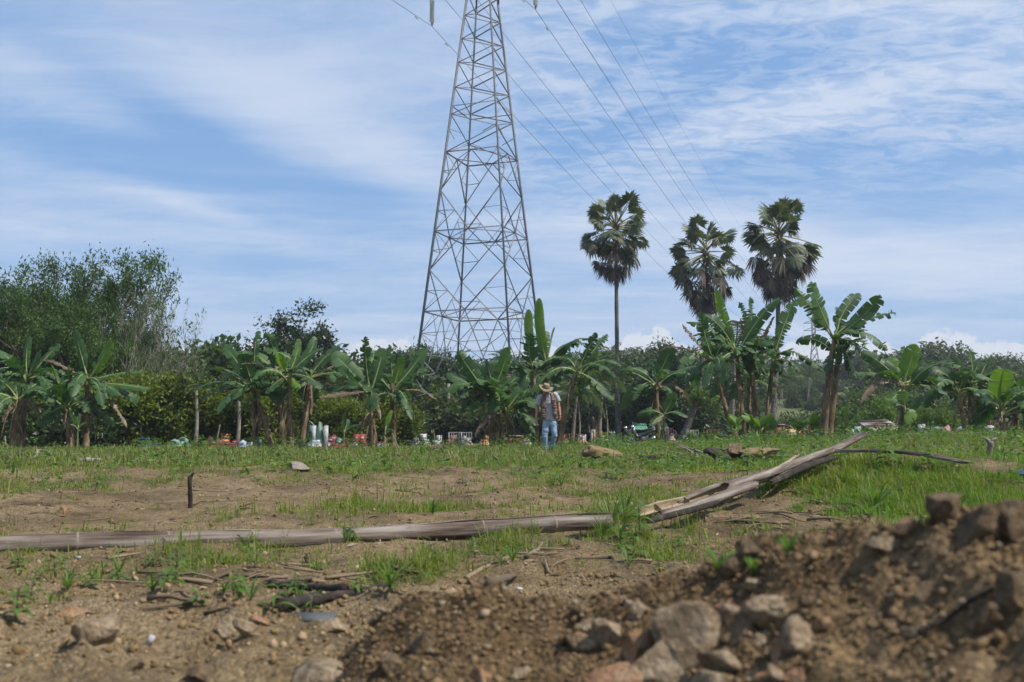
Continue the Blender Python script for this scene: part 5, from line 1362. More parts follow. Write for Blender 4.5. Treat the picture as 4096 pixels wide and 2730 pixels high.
for q, a in enumerate(graves):
    tomb(*a, depth=1.0 + 0.3 * ((q * 7) % 3), rz=((q * 37) % 11 - 5) * 0.05)

# dark strokes on the tall orange headstone
p = place(900, 49.5)
m = MB(); hh = at(900, 1735, 49.5).z - p[2]
orange = [o for o in bpy.data.objects if o.get('label', '').startswith('tall square orange')][0]
for dx_, dz_, w_ in ((-.02, .90, .12), (.05, .82, .16), (-.06, .70, .22)): m.box((dx_, 0.83, hh * dz_), (w_, 0.03, 0.035))
m.build('lettering', M_TEXT, [c for c in orange.children if c.name.startswith('headstone')][0])

# mint and white gate with arches
p = place(1260, 47.5); gate = empty('tomb_gate', p, 'mint green and white tomb gate with a pointed arch', 'grave', 'painted graves')
S = 47.5 / FPX; H = at(1260, 1686, 47.5).z - p[2]
m = MB(); m.box((46 * S, 0.1, H * .42), (14 * S, .25, H * .84)); m.box((-2 * S, 0.1, H * .42), (14 * S, .25, H * .84)); m.box((-44 * S, 0.1, H * .4), (8 * S, .22, H * .8)); m.build('pillar', pm_('white'), gate)
m = MB(); m.prism([(8 * S, .1), (36 * S, .1), (36 * S, H * .72), (28 * S, H * .8), (20 * S, H * 1.0), (14 * S, H * .82), (8 * S, H * .76)], .05, .18); m.build('door_panel', pm_('mint'), gate)
m = MB(); m.prism([(-40 * S, .1), (-12 * S, .1), (-12 * S, H * .7), (-18 * S, H * .84), (-26 * S, H * .92), (-34 * S, H * .84), (-40 * S, H * .7)], .3, .36); m.build('door_panel', pm_('green'), gate)
m = MB(); m.tube([(x_ * S, .1, H * (.80 + .20 * math.cos((x_ + 26) / 26 * 1.5))) for x_ in np.linspace(-50, -2, 9)], .03, 6); m.build('arch', pm_('mint'), gate)


def iron_fence(u0, u1, vtop, Y, col, label, arch=0.0, gap=0.14, cat='fence', depth=0.0):
    a, b = place(u0, Y), place(u1, Y); L = b[0] - a[0]; z = (a[2] + b[2]) / 2; H = at((u0 + u1) / 2, vtop, Y).z - z
    f = empty('iron_fence', (a[0], Y, z), label, cat, 'iron fences around graves')
    n = max(2, int(L / gap)); mat = pm_(col)
    hz = lambda s: H * (1 - arch + arch * abs(math.sin(s * math.pi * max(1, round(L / 1.6)))))
    for q in range(n + 1):
        s = q / n; m = MB(); m.box((s * L, depth * s, hz(s) / 2), (.028 if q % 5 else .06, .028 if q % 5 else .06, hz(s))); m.build('picket' if q % 5 else 'post', mat, f)
    for zz_ in (.25, .62): m = MB(); m.box((L / 2, depth / 2, H * zz_), (L, .03, .035), rot=None); m.build('rail', mat, f)
    m = MB(); m.tube([(s * L, depth * s, hz(s)) for s in np.linspace(0, 1, 26)], .022, 5); m.build('top_rail', mat, f)
    return f


iron_fence(2225, 2338, 1738, 58, 'rust', 'red-brown iron fence between the two men', .06)
iron_fence(2386, 2436, 1732, 59, 'rust', 'arched red-brown iron gate right of the man in black', .35)
iron_fence(2825, 2940, 1721, 62, 'brick', 'red picket fence behind the big banana clump', .0, .2)
iron_fence(2760, 2790, 1722, 60, 'grey', 'grey picket fence beside the leaning palm base', .0, .12)
iron_fence(2655, 2700, 1716, 66, 'rust', 'rusty red fence behind the pale pink grave', .2)
iron_fence(3085, 3168, 1699, 66, 'rust', 'rusty arched iron fence above the cream and orange tomb', .25)
iron_fence(3180, 3245, 1700, 67, 'rust', 'rusty iron fence right of the cream tomb', .2)
iron_fence(3415, 3600, 1681, 68, 'rust', 'long rusty arched fence behind the corrugated shelter', .25)
iron_fence(3620, 3720, 1690, 66, 'rust', 'rusty fence behind the white stepped grave', .2)
iron_fence(3735, 3990, 1680, 64, 'rust', 'tall rusty arched fence behind the pink graves', .3)
iron_fence(4000, 4110, 1690, 62, 'rust', 'rusty arched fence at the right edge of the cemetery', .25)
iron_fence(1797, 1887, 1731, 55, 'grey', 'grey steel railing around the arched headstone', .0, .13)
iron_fence(1290, 1470, 1726, 54, 'dark', 'dark thin railing behind the red square headstones', .0, .5)

# low brick walls
for (u0, u1, vt, Y, col, lab) in [(1985, 2090, 1746, 70, 'brick', 'low brick-red wall behind the pink gabled grave'), (3092, 3130, 1702, 64, 'brick', 'brick gate pillar block beside the rusty arched fence'), (3690, 3760, 1718, 50, 'grey', 'stepped grey platform under the white headstone')]:
    a, b = place(u0, Y), place(u1, Y); H = max(at(u0, vt, Y).z - a[2], .25)
    wl = empty('low_wall', ((a[0] + b[0]) / 2, Y, a[2]), lab, 'wall'); m = MB(); m.box((0, 0, H / 2), (b[0] - a[0], .3, H)); m.build('wall', pm_(col), wl); m = MB(); m.box((0, 0, H + .035), (b[0] - a[0] + .08, .38, .065)); m.build('coping', pm_('grey'), wl)

# green tiled roofs over graves
M_TILE = surf('green_tile', [(0.3, (0.045, 0.17, 0.10)), (0.7, (0.085, 0.25, 0.16))], 5.0, 4, 0.45, spec=0.5)
for (u0, u1, Y, lab) in [(2533, 2588, 62, 'left green tiled grave roof behind the motorbikes'), (2609, 2672, 63, 'right green tiled grave roof behind the small banana plant')]:
    a, b = place(u0, Y), place(u1, Y); W = b[0] - a[0]; zt, zb = at(u0, 1699, Y).z - a[2], at(u0, 1720, Y).z - a[2]
    t = empty('grave_shelter', ((a[0] + b[0]) / 2, Y, a[2]), lab, 'shelter', 'green roofed grave shelters')
    for s in (-1, 1):
        for yy in (-.1, 1.4): m = MB(); m.box((s * W * .44, yy, zb / 2), (.07, .07, zb)); m.build('post', pm_('white'), t)
    rf = empty('roof'); rf.parent = t
    nc = 6; wv = W / nc
    for row in range(3):
        for q in range(nc):
            m = MB(); x0 = -W / 2 + q * wv; xs = np.linspace(0, wv, 5); zw = 0.028 * np.sin(np.linspace(0, math.pi, 5))
            ya, yb = -.35 + row * .36, -.35 + (row + 1) * .36 + .05; za, zb2 = zb + (zt - zb) * row / 3 + .02, zb + (zt - zb) * (row + 1) / 3
            V = np.concatenate([np.column_stack([x0 + xs, 0 * xs + ya, za + zw]), np.column_stack([x0 + xs, 0 * xs + yb, zb2 + zw]), np.column_stack([x0 + xs, 0 * xs + ya, za + zw - .03])])
            F = [(k, k + 1, k + 6, k + 5) for k in range(4)] + [(k + 10, k + 11, k + 1, k) for k in range(4)]
            m.add(V, np.array(F)); m.build('tile', M_TILE, rf)
    m = MB(); m.box((0, .85, (zb + zt) / 2), (W, 1.0, .04), rot=[[1, 0, 0], [0, .93, .36], [0, -.36, .93]]); m.build('back_slope', M_TILE, t)
    m = MB(); m.tube([(-W / 2, .76, zt + .02), (W / 2, .76, zt + .02)], .05, 6); m.build('ridge', M_TILE, t)
    for zz_ in (.3, .5, .7):
        m = MB(); m.box((0, -.1, zb * zz_), (W * .9, .04, .04)); m.build('rail', pm_('white'), t)
    m = MB(); m.box((0, .65, .22), (W * .7, 1.2, .44)); m.build('slab', pm_('grey'), t)

# low shelter of rusty corrugated sheets
M_CORR = surf('rusty_corrugated_iron', [(0.32, (0.15, 0.075, 0.045)), (0.48, (0.26, 0.20, 0.165)), (0.62, (0.36, 0.36, 0.36)), (0.75, (0.45, 0.45, 0.46))], 1.6, 6, 0.6, metallic=0.2)
M_PLANK = surf('grey_plank', [(0.3, (0.14, 0.115, 0.09)), (0.7, (0.32, 0.285, 0.24))], 2.5, 5, 0.9, stretch=(0.3, 4, 4), bump=0.5)
Y = 50; a, b = place(3470, Y), place(3600, Y); sh = empty('corrugated_shelter', ((a[0] + b[0]) / 2, Y, a[2]), 'low shelter roofed with rusty corrugated sheets and loose planks', 'shelter')
W = b[0] - a[0]; zt, zb = at(3500, 1686, Y).z - a[2], at(3500, 1727, Y).z - a[2]
for q in range(4):
    x0 = -W / 2 + q * W / 4; xs = np.linspace(0, W / 4 + .04, 17); zw = 0.02 * np.sin(np.arange(17) * math.pi / 2)
    V = np.concatenate([np.column_stack([x0 + xs + .10 * 0, 0 * xs - .5, zb + zw + .012 * q]), np.column_stack([x0 + xs - .25, 0 * xs + .9, zt + zw + .012 * q])])
    V = np.concatenate([V, V - np.array([0, 0, .012])])
    F = [(k, k + 1, k + 18, k + 17) for k in range(16)] + [(k + 34, k + 51, k + 52, k + 35) for k in range(16)]
    m = MB(); m.add(V, np.array(F)); m.build('roof_sheet', M_CORR, sh)
for q, (xx, zz_, L, ang_) in enumerate([(-.1, .85, 1.4, .02), (.25, .6, 1.25, -.10), (-.2, .95, 1.5, .03)]):
    m = MB(); c_, s_ = math.cos(ang_), math.sin(ang_); m.box((xx - .1, .2 + .3 * q, zb + (zt - zb) * (.5 + .25 * q) + .06), (L, .14, .03), rot=[[c_, 0, -s_], [0, 1, 0], [s_, 0, c_]]); m.build('plank', M_PLANK, sh)
for s in (-1, 1):
    for yy, hh in ((-.4, zb), (.8, zt)): m = MB(); m.box((s * W * .42 - (.2 if yy > 0 else 0), yy, hh / 2 - .02), (.06, .06, hh)); m.build('post', M_PLANK, sh)
m = MB(); m.box((0, .2, .18), (W * .6, .8, .36)); m.build('slab', pm_('brick'), sh)
# small sign board on a post left of the pylon, white board in the photograph
p = corner(0, 4.0); m = MB(); z1 = 0.0; sg = empty('sign', (p[0] + .1, p[1] - .2, p[2]), 'small white sign board hung on the left leg of the pylon', 'sign')
m.box((0, 0, z1), (.46, .02, .36)); bd = m.build('board', pm_('white'), sg); m = MB(); m.box((-.1, .1, 0), (.05, .18, .05)); m.build('bracket', M_STEEL_OLD, sg)
m = MB(); m.box((0, -.013, z1 + .06), (.30, .004, .04)); m.box((.01, -.013, z1 - .06), (.22, .004, .04)); m.build('lettering', pm_('red'), bd)

# ------------------------------------------------------------------ motorbikes
M_BLACK = surf('black_plastic', [(0.3, (0.014, 0.014, 0.016)), (0.7, (0.03, 0.03, 0.034))], 4.0, 2, 0.35, spec=0.5)
M_RUBBER = surf('rubber', [(0.3, (0.015, 0.015, 0.015)), (0.7, (0.03, 0.03, 0.03))], 9.0, 3, 0.8)
M_CHROME = surf('chrome', [(0.3, (0.4, 0.4, 0.42)), (0.7, (0.6, 0.6, 0.62))], 4.0, 2, 0.25, metallic=0.9)
M_REDLENS = surf('red_lens', [(0.3, (0.4, 0.02, 0.02)), (0.7, (0.6, 0.05, 0.03))], 4.0, 2, 0.2)


def motorbike(loc, rz, label):
    t = empty('motorbike', loc, label, 'motorbike', 'parked motorbikes', rz)
    for x_ in (-.62, .62):
        a = np.linspace(0, 2 * math.pi, 17)[:-1]; ring = np.array([(x_ + .24 * math.cos(q), 0, .28 + .24 * math.sin(q)) for q in a]); V, F = tube(np.concatenate([ring, ring[:2]]), .045, 6, False)
        wh = link('wheel', mesh_from('wheel', V, F, True), M_RUBBER, t); m = MB(); m.tube([(x_, -.03, .28), (x_, .03, .28)], .17, 10); m.build('hub', M_CHROME, wh)
    m = MB(); m.tube([(-.85, 0, .80), (-.6, 0, .74), (-.2, 0, .60), (.05, 0, .42), (.3, 0, .36), (.5, 0, .62), (.52, 0, .95)], [.05, .13, .15, .13, .12, .14, .06], 8, ell=(1, 1)); m.build('body', M_BLACK, t, True)
    m = MB(); m.tube([(-.80, 0, .84), (-.45, 0, .82), (-.1, 0, .74), (.05, 0, .70)], [.06, .12, .13, .05], 8, ell=(1.0, .55)); m.build('seat', M_RUBBER, t, True)
    for s in (-1, 1):
        m = MB(); m.tube([(.62, s * .06, .28), (.52, s * .06, .6), (.46, s * .05, .92)], .022, 6); m.build('fork', M_CHROME, t)
        m = MB(); m.tube([(.48, 0, .98), (.42, s * .18, 1.03), (.32, s * .34, 1.02)], [.016, .016, .022], 6); hb = m.build('handlebar', M_BLACK, t)
        m = MB(); m.tube([(.40, s * .26, 1.03), (.42, s * .32, 1.18)], .007, 5); m.box((.42, s * .34, 1.21), (.02, .11, .07)); m.build('mirror', M_BLACK, hb)
    m = MB(); m.add(ICO2[0] * np.array([.09, .11, .09]) + np.array([.56, 0, .94]), ICO2[1]); m.build('headlight', M_CHROME, t, True)
    m = MB(); m.box((-.90, 0, .76), (.06, .14, .08)); m.build('tail_light', M_REDLENS, t)
    m = MB(); m.tube([(.1, -.12, .25), (-.4, -.14, .27), (-.8, -.15, .36)], [.025, .05, .055], 7); m.build('exhaust', M_CHROME, t, True)
    m = MB(); m.box((.02, 0, .28), (.34, .22, .22)); m.build('engine', M_STEEL_OLD, t)
    return t


p = place(2568, 56); motorbike(p, R(178), 'black motorbike parked side-on in the grass, tail to the right')
p = place(2511, 59); motorbike(p, R(-112), 'black motorbike facing the camera beside the palm trunk')
p = place(2908, 60); motorbike((p[0], p[1], p[2] + .1), R(-70), 'black motorbike half hidden by the big banana clump')
# blue tarpaulin at the right edge
M_TARP = surf('blue_tarp', [(0.3, (0.012, 0.035, 0.12)), (0.7, (0.03, 0.08, 0.24))], 5.0, 4, 0.5)
p = at(4120, 1835, 9.5); xs, zs = np.meshgrid(np.linspace(-.18, .5, 18), np.linspace(0, 1, 10)); Vz = .13 * np.exp(-((xs - .25) / .28) ** 2) * (1 - (zs * 2 - 1) ** 2) + .015 * vnoise(xs * 9, zs * 6)
V = np.column_stack([xs.ravel(), (zs.ravel() - .5) * .5, Vz.ravel()]); i = np.arange(9)[:, None]; j = np.arange(17)[None]; F = np.stack([i * 18 + j, i * 18 + j + 1, (i + 1) * 18 + j + 1, (i + 1) * 18 + j], -1).reshape(-1, 4)
tag(link('tarpaulin', mesh_from('tarpaulin', V, F, True), M_TARP, loc=(p.x, p.y, gz(p.x, p.y))), 'crumpled dark blue tarpaulin at the right edge', 'tarpaulin')

# ------------------------------------------------------------------ people
def cloth(name, stops, scale=6.0, stripes=None, rough=0.85, stretch=(1, 1, 1)):
    def ex(t, c, col):
        if not stripes: return col
        z = t.sep(c)[2]; s = t.math('SINE', t.math('MULTIPLY', z, stripes))
        return t.mix(t.maprange(s, 0.1, 0.6), col, (0.50, 0.50, 0.53))
    return surf(name, stops, scale, 5, rough, stretch=stretch, bump=0.35, bscale=22, extra=ex)


M_SKIN = surf('sunburnt_skin', [(0.3, (0.30, 0.145, 0.095)), (0.7, (0.40, 0.21, 0.145))], 8.0, 3, 0.55)
M_SKIN_DK = surf('brown_skin', [(0.3, (0.15, 0.075, 0.045)), (0.7, (0.21, 0.11, 0.07))], 8.0, 3, 0.55)
M_SHIRT = cloth('striped_grey_shirt', [(0.3, (0.20, 0.21, 0.245)), (0.7, (0.27, 0.28, 0.31))], 8.0, stripes=330.0)
M_VEST = cloth('faded_brown_vest', [(0.3, (0.125, 0.078, 0.062)), (0.7, (0.22, 0.145, 0.118))], 7.0)
M_JEANS = cloth('faded_jeans', [(0.25, (0.095, 0.155, 0.235)), (0.5, (0.20, 0.30, 0.40)), (0.75, (0.40, 0.49, 0.56))], 5.5, stretch=(1, 1, .45))
M_HAT = cloth('khaki_hat', [(0.3, (0.155, 0.122, 0.07)), (0.7, (0.225, 0.183, 0.112))], 9.0)
M_LEATHER = surf('dark_leather', [(0.3, (0.035, 0.024, 0.018)), (0.7, (0.075, 0.052, 0.04))], 8.0, 3, 0.6)
M_TEE = cloth('black_tee', [(0.3, (0.010, 0.010, 0.012)), (0.7, (0.02, 0.02, 0.023))], 7.0)
M_CHINO = cloth('beige_trousers', [(0.3, (0.34, 0.29, 0.22)), (0.7, (0.47, 0.41, 0.32))], 6.0)
M_HAIR = surf('black_hair', [(0.3, (0.008, 0.007, 0.006)), (0.7, (0.02, 0.018, 0.016))], 30.0, 3, 0.6)


def loft(path, n=14):
    """path: (x, y, z, rx, ry) cross-sections, roughly perpendicular to the path"""
    P = np.array([p[:3] for p in path], float); m = len(P)
    T = np.gradient(P, axis=0); T /= np.linalg.norm(T, axis=1)[:, None]
    V = []
    for k in range(m):
        X = np.array([1.0, 0, 0]); X = X - T[k] * (X @ T[k]); X /= np.linalg.norm(X); Yv = np.cross(T[k], X)
        a = np.arange(n) * 2 * math.pi / n
        V.append(P[k] + np.cos(a)[:, None] * X * path[k][3] + np.sin(a)[:, None] * Yv * path[k][4])
    V = np.concatenate(V + [P[:1], P[-1:]])
    i = np.arange(m - 1)[:, None]; j = np.arange(n)[None]
    F = np.stack([i * n + j, i * n + (j + 1) % n, (i + 1) * n + (j + 1) % n, (i + 1) * n + j], -1).reshape(-1, 4)
    jj = np.arange(n); c = np.concatenate([np.stack([np.full(n, m * n), (jj + 1) % n, jj], -1), np.stack([np.full(n, m * n + 1), (m - 1) * n + jj, (m - 1) * n + (jj + 1) % n], -1)])
    return V, [F, c]


def dense(path, k=3):
    P = np.array(path, float); t = np.arange(len(P)); tt = np.linspace(0, len(P) - 1, (len(P) - 1) * k + 1)
    return [tuple(np.interp(tt, t, P[:, c])[q] for c in range(P.shape[1])) for q in range(len(tt))]


def fuse(name, pieces, mat, parent, voxel=0.012, wr=0.0, seed=0.0, smooth_it=2):
    """join overlapping volumes into one continuous skin"""
    m = MB()
    for V, F in pieces: m.add(V, F)
    o = m.build(name, mat, None)
    md = o.modifiers.new('remesh', 'REMESH'); md.mode = 'VOXEL'; md.voxel_size = voxel; md.use_smooth_shade = True
    sm = o.modifiers.new('smooth', 'SMOOTH'); sm.iterations = smooth_it; sm.factor = 0.5
    bpy.context.view_layer.update()
    dg = bpy.context.evaluated_depsgraph_get(); me = bpy.data.meshes.new_from_object(o.evaluated_get(dg)); me.name = name
    o.modifiers.clear(); old = o.data; o.data = me; bpy.data.meshes.remove(old)
    if wr:
        co = np.empty(len(me.vertices) * 3, np.float32); me.vertices.foreach_get('co', co); co = co.reshape(-1, 3); nr = np.empty(len(co) * 3, np.float32); me.vertices.foreach_get('normal', nr); nr = nr.reshape(-1, 3)
        d = wr * (fbm(co[:, 0] * 9 + seed, co[:, 1] * 9, co[:, 2] * 16 + 2.0 * co[:, 0], 3))
        co = co + nr * d[:, None]; me.vertices.foreach_set('co', co.astype(np.float32).ravel()); me.update()
    me.polygons.foreach_set('use_smooth', [True] * len(me.polygons))
    if len(me.materials) == 0: me.materials.append(mat)
    o.parent = parent
    return o


def ball(c, rad): return ICO3[0] * np.array(rad) + np.array(c), [ICO3[1]]


def hand(w0, d, side_, palm_dir, s=1.0):
    """palm, four curled fingers and a thumb hanging from wrist point w0 along d"""
    w0, d = np.array(w0, float), np.array(d, float); d /= np.linalg.norm(d); pn = np.array(palm_dir, float); pn -= d * (pn @ d); pn /= np.linalg.norm(pn); sv = np.cross(d, pn) * side_
    out = []
    def lf(pts, rs): return tube(np.array(pts), rs, 7)
    out.append(lf([w0 - d * .02, w0 + d * .03, w0 + d * .085], [.025 * s, .034 * s, .036 * s]))
    out.append(lf([w0 + d * .03 + sv * .018, w0 + d * .088 + sv * .030], [.022 * s, .020 * s])); out.append(lf([w0 + d * .03 - sv * .018, w0 + d * .085 - sv * .030], [.022 * s, .018 * s]))
    for q, (o_, L) in enumerate(((.033, .068), (.011, .078), (-.011, .072), (-.033, .056))):
        a = w0 + d * .082 + sv * o_; b = a + d * L * .45 + pn * .012; c = b + d * L * .34 + pn * .018; e = c + d * L * .2 + pn * .02
        out.append(lf([a, b, c, e], [.0105 * s, .0098 * s, .009 * s, .007 * s]))
    a = w0 + d * .022 + sv * .03; out.append(lf([a, a + d * .032 + sv * .022 + pn * .012, a + d * .06 + sv * .02 + pn * .026], [.013 * s, .0115 * s, .008 * s]))
    return out


def shoe(ank, fwd, s=1.0):
    ank, fwd = np.array(ank, float), np.array(fwd, float); fwd /= np.linalg.norm(fwd)
    return [tube(np.array([ank - fwd * .07 - EZ * .035, ank - EZ * .03 + fwd * .03, ank + fwd * .12 - EZ * .052, ank + fwd * .20 - EZ * .06]) * 1.0, np.array([.038, .046, .040, .026]) * s, 10), tube(np.array([ank + EZ * .07, ank - EZ * .03]), np.array([.042, .046]) * s, 10)]


# --- the walking man with the hat (faces the camera, -y)
Yp = 26.4; px0 = at(2195, 1800, Yp).x; man = empty('person', (px0, Yp, gz(px0, Yp) - 0.005), 'man in a brimmed khaki hat, brown vest and torn jeans walking with bowed head', 'person')
head_c = np.array([-.075, -.13, 1.63])
body = [ball(head_c, (.076, .095, .115)), ball(head_c + np.array([-.008, -.035, -.065]), (.055, .062, .055)), tube(np.array([(-.02, .0, 1.50), (-.05, -.06, 1.58)]), [.062, .06], 10)]
body += [ball(head_c + np.array([-.02, -.105, -.025]), (.017, .026, .028)), ball(head_c + np.array([-.082, -.0, -.01]), (.014, .028, .036)), ball(head_c + np.array([.078, .0, .0]), (.014, .028, .036)), ball(head_c + np.array([-.016, -.092, -.075]), (.026, .012, .010))]
body += [ball(head_c + np.array([-.042, -.085, .008]), (.014, .012, .010)), ball(head_c + np.array([.016, -.09, .010]), (.014, .012, .010))]
body += [loft(dense([(-.225, .0, 1.47, .055, .06), (-.275, .01, 1.33, .052, .056), (-.295, .02, 1.13, .043, .046), (-.315, -.02, .98, .041, .042), (-.328, -.05, .845, .029, .032)], 3), 12)]
body += [loft(dense([(.185, .0, 1.51, .055, .06), (.235, .01, 1.38, .052, .056), (.268, .02, 1.20, .043, .046), (.285, -.01, 1.08, .041, .042), (.298, -.04, .975, .029, .032)], 3), 12)]
body += hand((-.328, -.052, .84), (.06, -.12, -1), 1, (.7, -.6, 0)) + hand((.298, -.042, .97), (-.10, -.12, -1), -1, (-.7, -.6, 0))
body += [loft([(0, 0, 1.0, .15, .1), (-.005, 0, 1.2, .15, .1), (-.01, 0, 1.42, .15, .1), (-.02, 0, 1.52, .08, .07)], 12)]
fuse('body', body, M_SKIN, man, 0.0095, smooth_it=1)
tor = [loft(dense([(.03, .0, .835, .205, .135), (.03, -.005, .90, .198, .135), (.018, -.01, 1.05, .190, .138), (.0, -.01, 1.22, .196, .132), (-.012, .0, 1.36, .205, .12), (-.02, .0, 1.46, .200, .105), (-.025, 0, 1.53, .145, .085), (-.03, -.01, 1.575, .075, .07)], 3), 18)]
tor += [loft(dense([(-.16, .0, 1.49, .075, .085), (-.232, .0, 1.45, .075, .078), (-.272, .005, 1.34, .073, .074), (-.292, .01, 1.235, .078, .078)], 3), 12), loft(dense([(.12, .0, 1.53, .075, .085), (.192, .0, 1.50, .075, .078), (.232, .005, 1.42, .073, .074), (.250, .01, 1.335, .078, .078)], 3), 12)]
shirt = fuse('shirt', tor, M_SHIRT, man, 0.014, 0.006, 3.0)
leg1 = [loft(dense([(.03, .01, .90, .165, .12), (.03, .01, .80, .178, .128), (.02, .01, .72, .16, .12)], 3), 16)]
leg1 += [loft(dense([(-.055, .0, .80, .100, .115), (-.075, -.02, .66, .096, .105), (-.098, -.06, .44, .077, .085), (-.088, -.03, .25, .068, .075), (-.078, -.03, .075, .078, .085)], 4), 14)]
leg1 += [loft(dense([(.115, .0, .80, .098, .115), (.13, -.02, .66, .095, .105), (.150, -.08, .45, .078, .085), (.108, .05, .27, .070, .076), (.072, .13, .115, .076, .085)], 4), 14)]
trs = fuse('trousers', leg1, M_JEANS, man, 0.013, 0.009, 8.0)
m = MB(); m.add(*ball((.155, -.158, .475), (.038, .006, .016))); kn = m.build('torn_knee', M_SKIN, trs); m = MB(); m.tube([(.115, -.152, .487), (.155, -.168, .492), (.195, -.150, .484)], .007, 5); m.build('frayed_edge', pm_('white'), kn)
for nm_, ank, fw in (('shoe', (-.078, -.05, .075), (-.05, -1, 0)), ('shoe', (.072, .13, .10), (.15, -1, -.28))):
    fuse(nm_, shoe(ank, fw), M_LEATHER, man, 0.009)
# vest: open shell with pockets
def vest_shell():
    V, F = [], []
    zs_ = np.linspace(.87, 1.565, 22); A = np.linspace(R(28), R(332), 34)
    prof = lambda z: np.interp(z, [.85, .95, 1.1, 1.25, 1.38, 1.46, 1.53, 1.57], [.232, .226, .214, .216, .214, .198, .150, .105]), 
    for iz, z in enumerate(zs_):
        rx = np.interp(z, [.85, .95, 1.1, 1.25, 1.38, 1.46, 1.53, 1.575], [.235, .228, .216, .218, .215, .195, .155, .105]); ry = np.interp(z, [.85, 1.1, 1.3, 1.46, 1.575], [.158, .158, .150, .128, .10])
        cx = np.interp(z, [.85, 1.2, 1.57], [.028, .0, -.026]); op = np.interp(z, [.87, 1.1, 1.4, 1.57], [.62, .46, .42, .50])
        AA = np.linspace(op, 2 * math.pi - op + .05, 34)
        for a in AA:
            fl = 1 + .03 * math.sin(a * 7 + z * 14) + .02 * vnoise(a * 3, z * 12)
            V.append((cx + -math.sin(a) * rx * fl * -1, -math.cos(a) * ry * fl, z))
    V = np.array(V); n = 34
    Vi = V.copy(); c0 = V.reshape(22, n, 3).mean(1, keepdims=True); Vi = (c0 + (V.reshape(22, n, 3) - c0) * np.array([.93, .93, 1])).reshape(-1, 3)
    i = np.arange(21)[:, None]; j = np.arange(n - 1)[None]
    q = np.stack([i * n + j, i * n + j + 1, (i + 1) * n + j + 1, (i + 1) * n + j], -1).reshape(-1, 4); N = len(V)
    edge = [(k * n, (k + 1) * n, (k + 1) * n + N, k * n + N) for k in range(21)] + [(k * n + n - 1, k * n + n - 1 + N, (k + 1) * n + n - 1 + N, (k + 1) * n + n - 1) for k in range(21)] + [(k, k + N, k + 1 + N, k + 1) for k in range(n - 1)]
    return np.concatenate([V, Vi]), [q, q[:, ::-1] + N, np.array(edge)]


V, F = vest_shell(); vest = link('vest', mesh_from('vest', V, F, True), M_VEST, man)
for (x_, z_, w_, h_, yo) in [(-.155, 1.22, .085, .11, -.118), (-.16, 1.06, .10, .13, -.122), (-.15, .94, .10, .09, -.128), (.115, 1.33, .11, .09, -.128), (.14, 1.20, .11, .12, -.128), (.165, 1.03, .12, .17, -.120)]:
    m = MB(); an = math.atan2(x_, .2) * .9; m.box((x_, yo - .028, z_), (w_, .045, h_), rz=an, taper=.9); pk = m.build('pocket', M_VEST, vest); m = MB(); m.box((x_ + math.sin(an) * .028 * 0, yo - .036, z_ + h_ * .40), (w_ * 1.08, .052, .03), rz=an); m.build('flap', M_VEST, pk)
# hat
hc = head_c + np.array([0, .005, .055]); tl = Matrix.Rotation(R(13), 3, 'Y') @ Matrix.Rotation(R(22), 3, 'X'); tl = np.array(tl)
V, F = [], []
K = 28
prof = [(.205, -.004, 0), (.20, .004, 0), (.15, .010, 0), (.105, .014, 0), (.098, .03, 0), (.094, .085, 0), (.086, .115, 0), (.06, .122, 0), (.0, .110, 0)]
for rr_, zz_, _ in prof:
    for q in range(K):
        a = q * 2 * math.pi / K; up_ = (.045 * abs(math.sin(a)) ** 2 - .018 * abs(math.cos(a))) * max(0, (rr_ - .1) / .1)
        V.append((rr_ * math.sin(a) * .95, rr_ * math.cos(a) * 1.08, zz_ + up_))
V = np.array(V); m_n = len(prof); i = np.arange(m_n - 1)[:, None]; j = np.arange(K)[None]; q4 = np.stack([i * K + j, i * K + (j + 1) % K, (i + 1) * K + (j + 1) % K, (i + 1) * K + j], -1).reshape(-1, 4)
hat = link('hat', mesh_from('hat', V @ tl.T + hc, q4, True), M_HAT, man)
V = np.array([(rr_ * math.sin(q * 2 * math.pi / K) * .95, rr_ * math.cos(q * 2 * math.pi / K) * 1.08, zz_) for rr_, zz_ in ((.108, .012), (.102, .036)) for q in range(K)]); jj = np.arange(K)
link('hat_band', mesh_from('hat_band', V @ tl.T + hc, np.stack([jj, (jj + 1) % K, (jj + 1) % K + K, jj + K], -1), True), M_LEATHER, hat)
m = MB(); a = np.linspace(0, 2 * math.pi, 15); m.tube(np.column_stack([.296 + .036 * np.cos(a), -.036 + .036 * np.sin(a), .985 + 0 * a]), .010, 6); m.add(*ball((.296, -.076, .985), (.02, .008, .02))); m.build('watch', M_CHROME, man, True)
m = MB(); m.tube([(-.10, -.10, 1.53), (-.085, -.135, 1.42), (-.045, -.155, 1.24), (-.032, -.155, 1.215), (-.018, -.155, 1.24), (.01, -.14, 1.40), (.0, -.10, 1.53)], .005, 5); cd = m.build('neck_cord', M_BLACK, man); m = MB(); m.box((-.032, -.158, 1.185), (.018, .012, .06)); m.build('pendant', M_CHROME, cd)

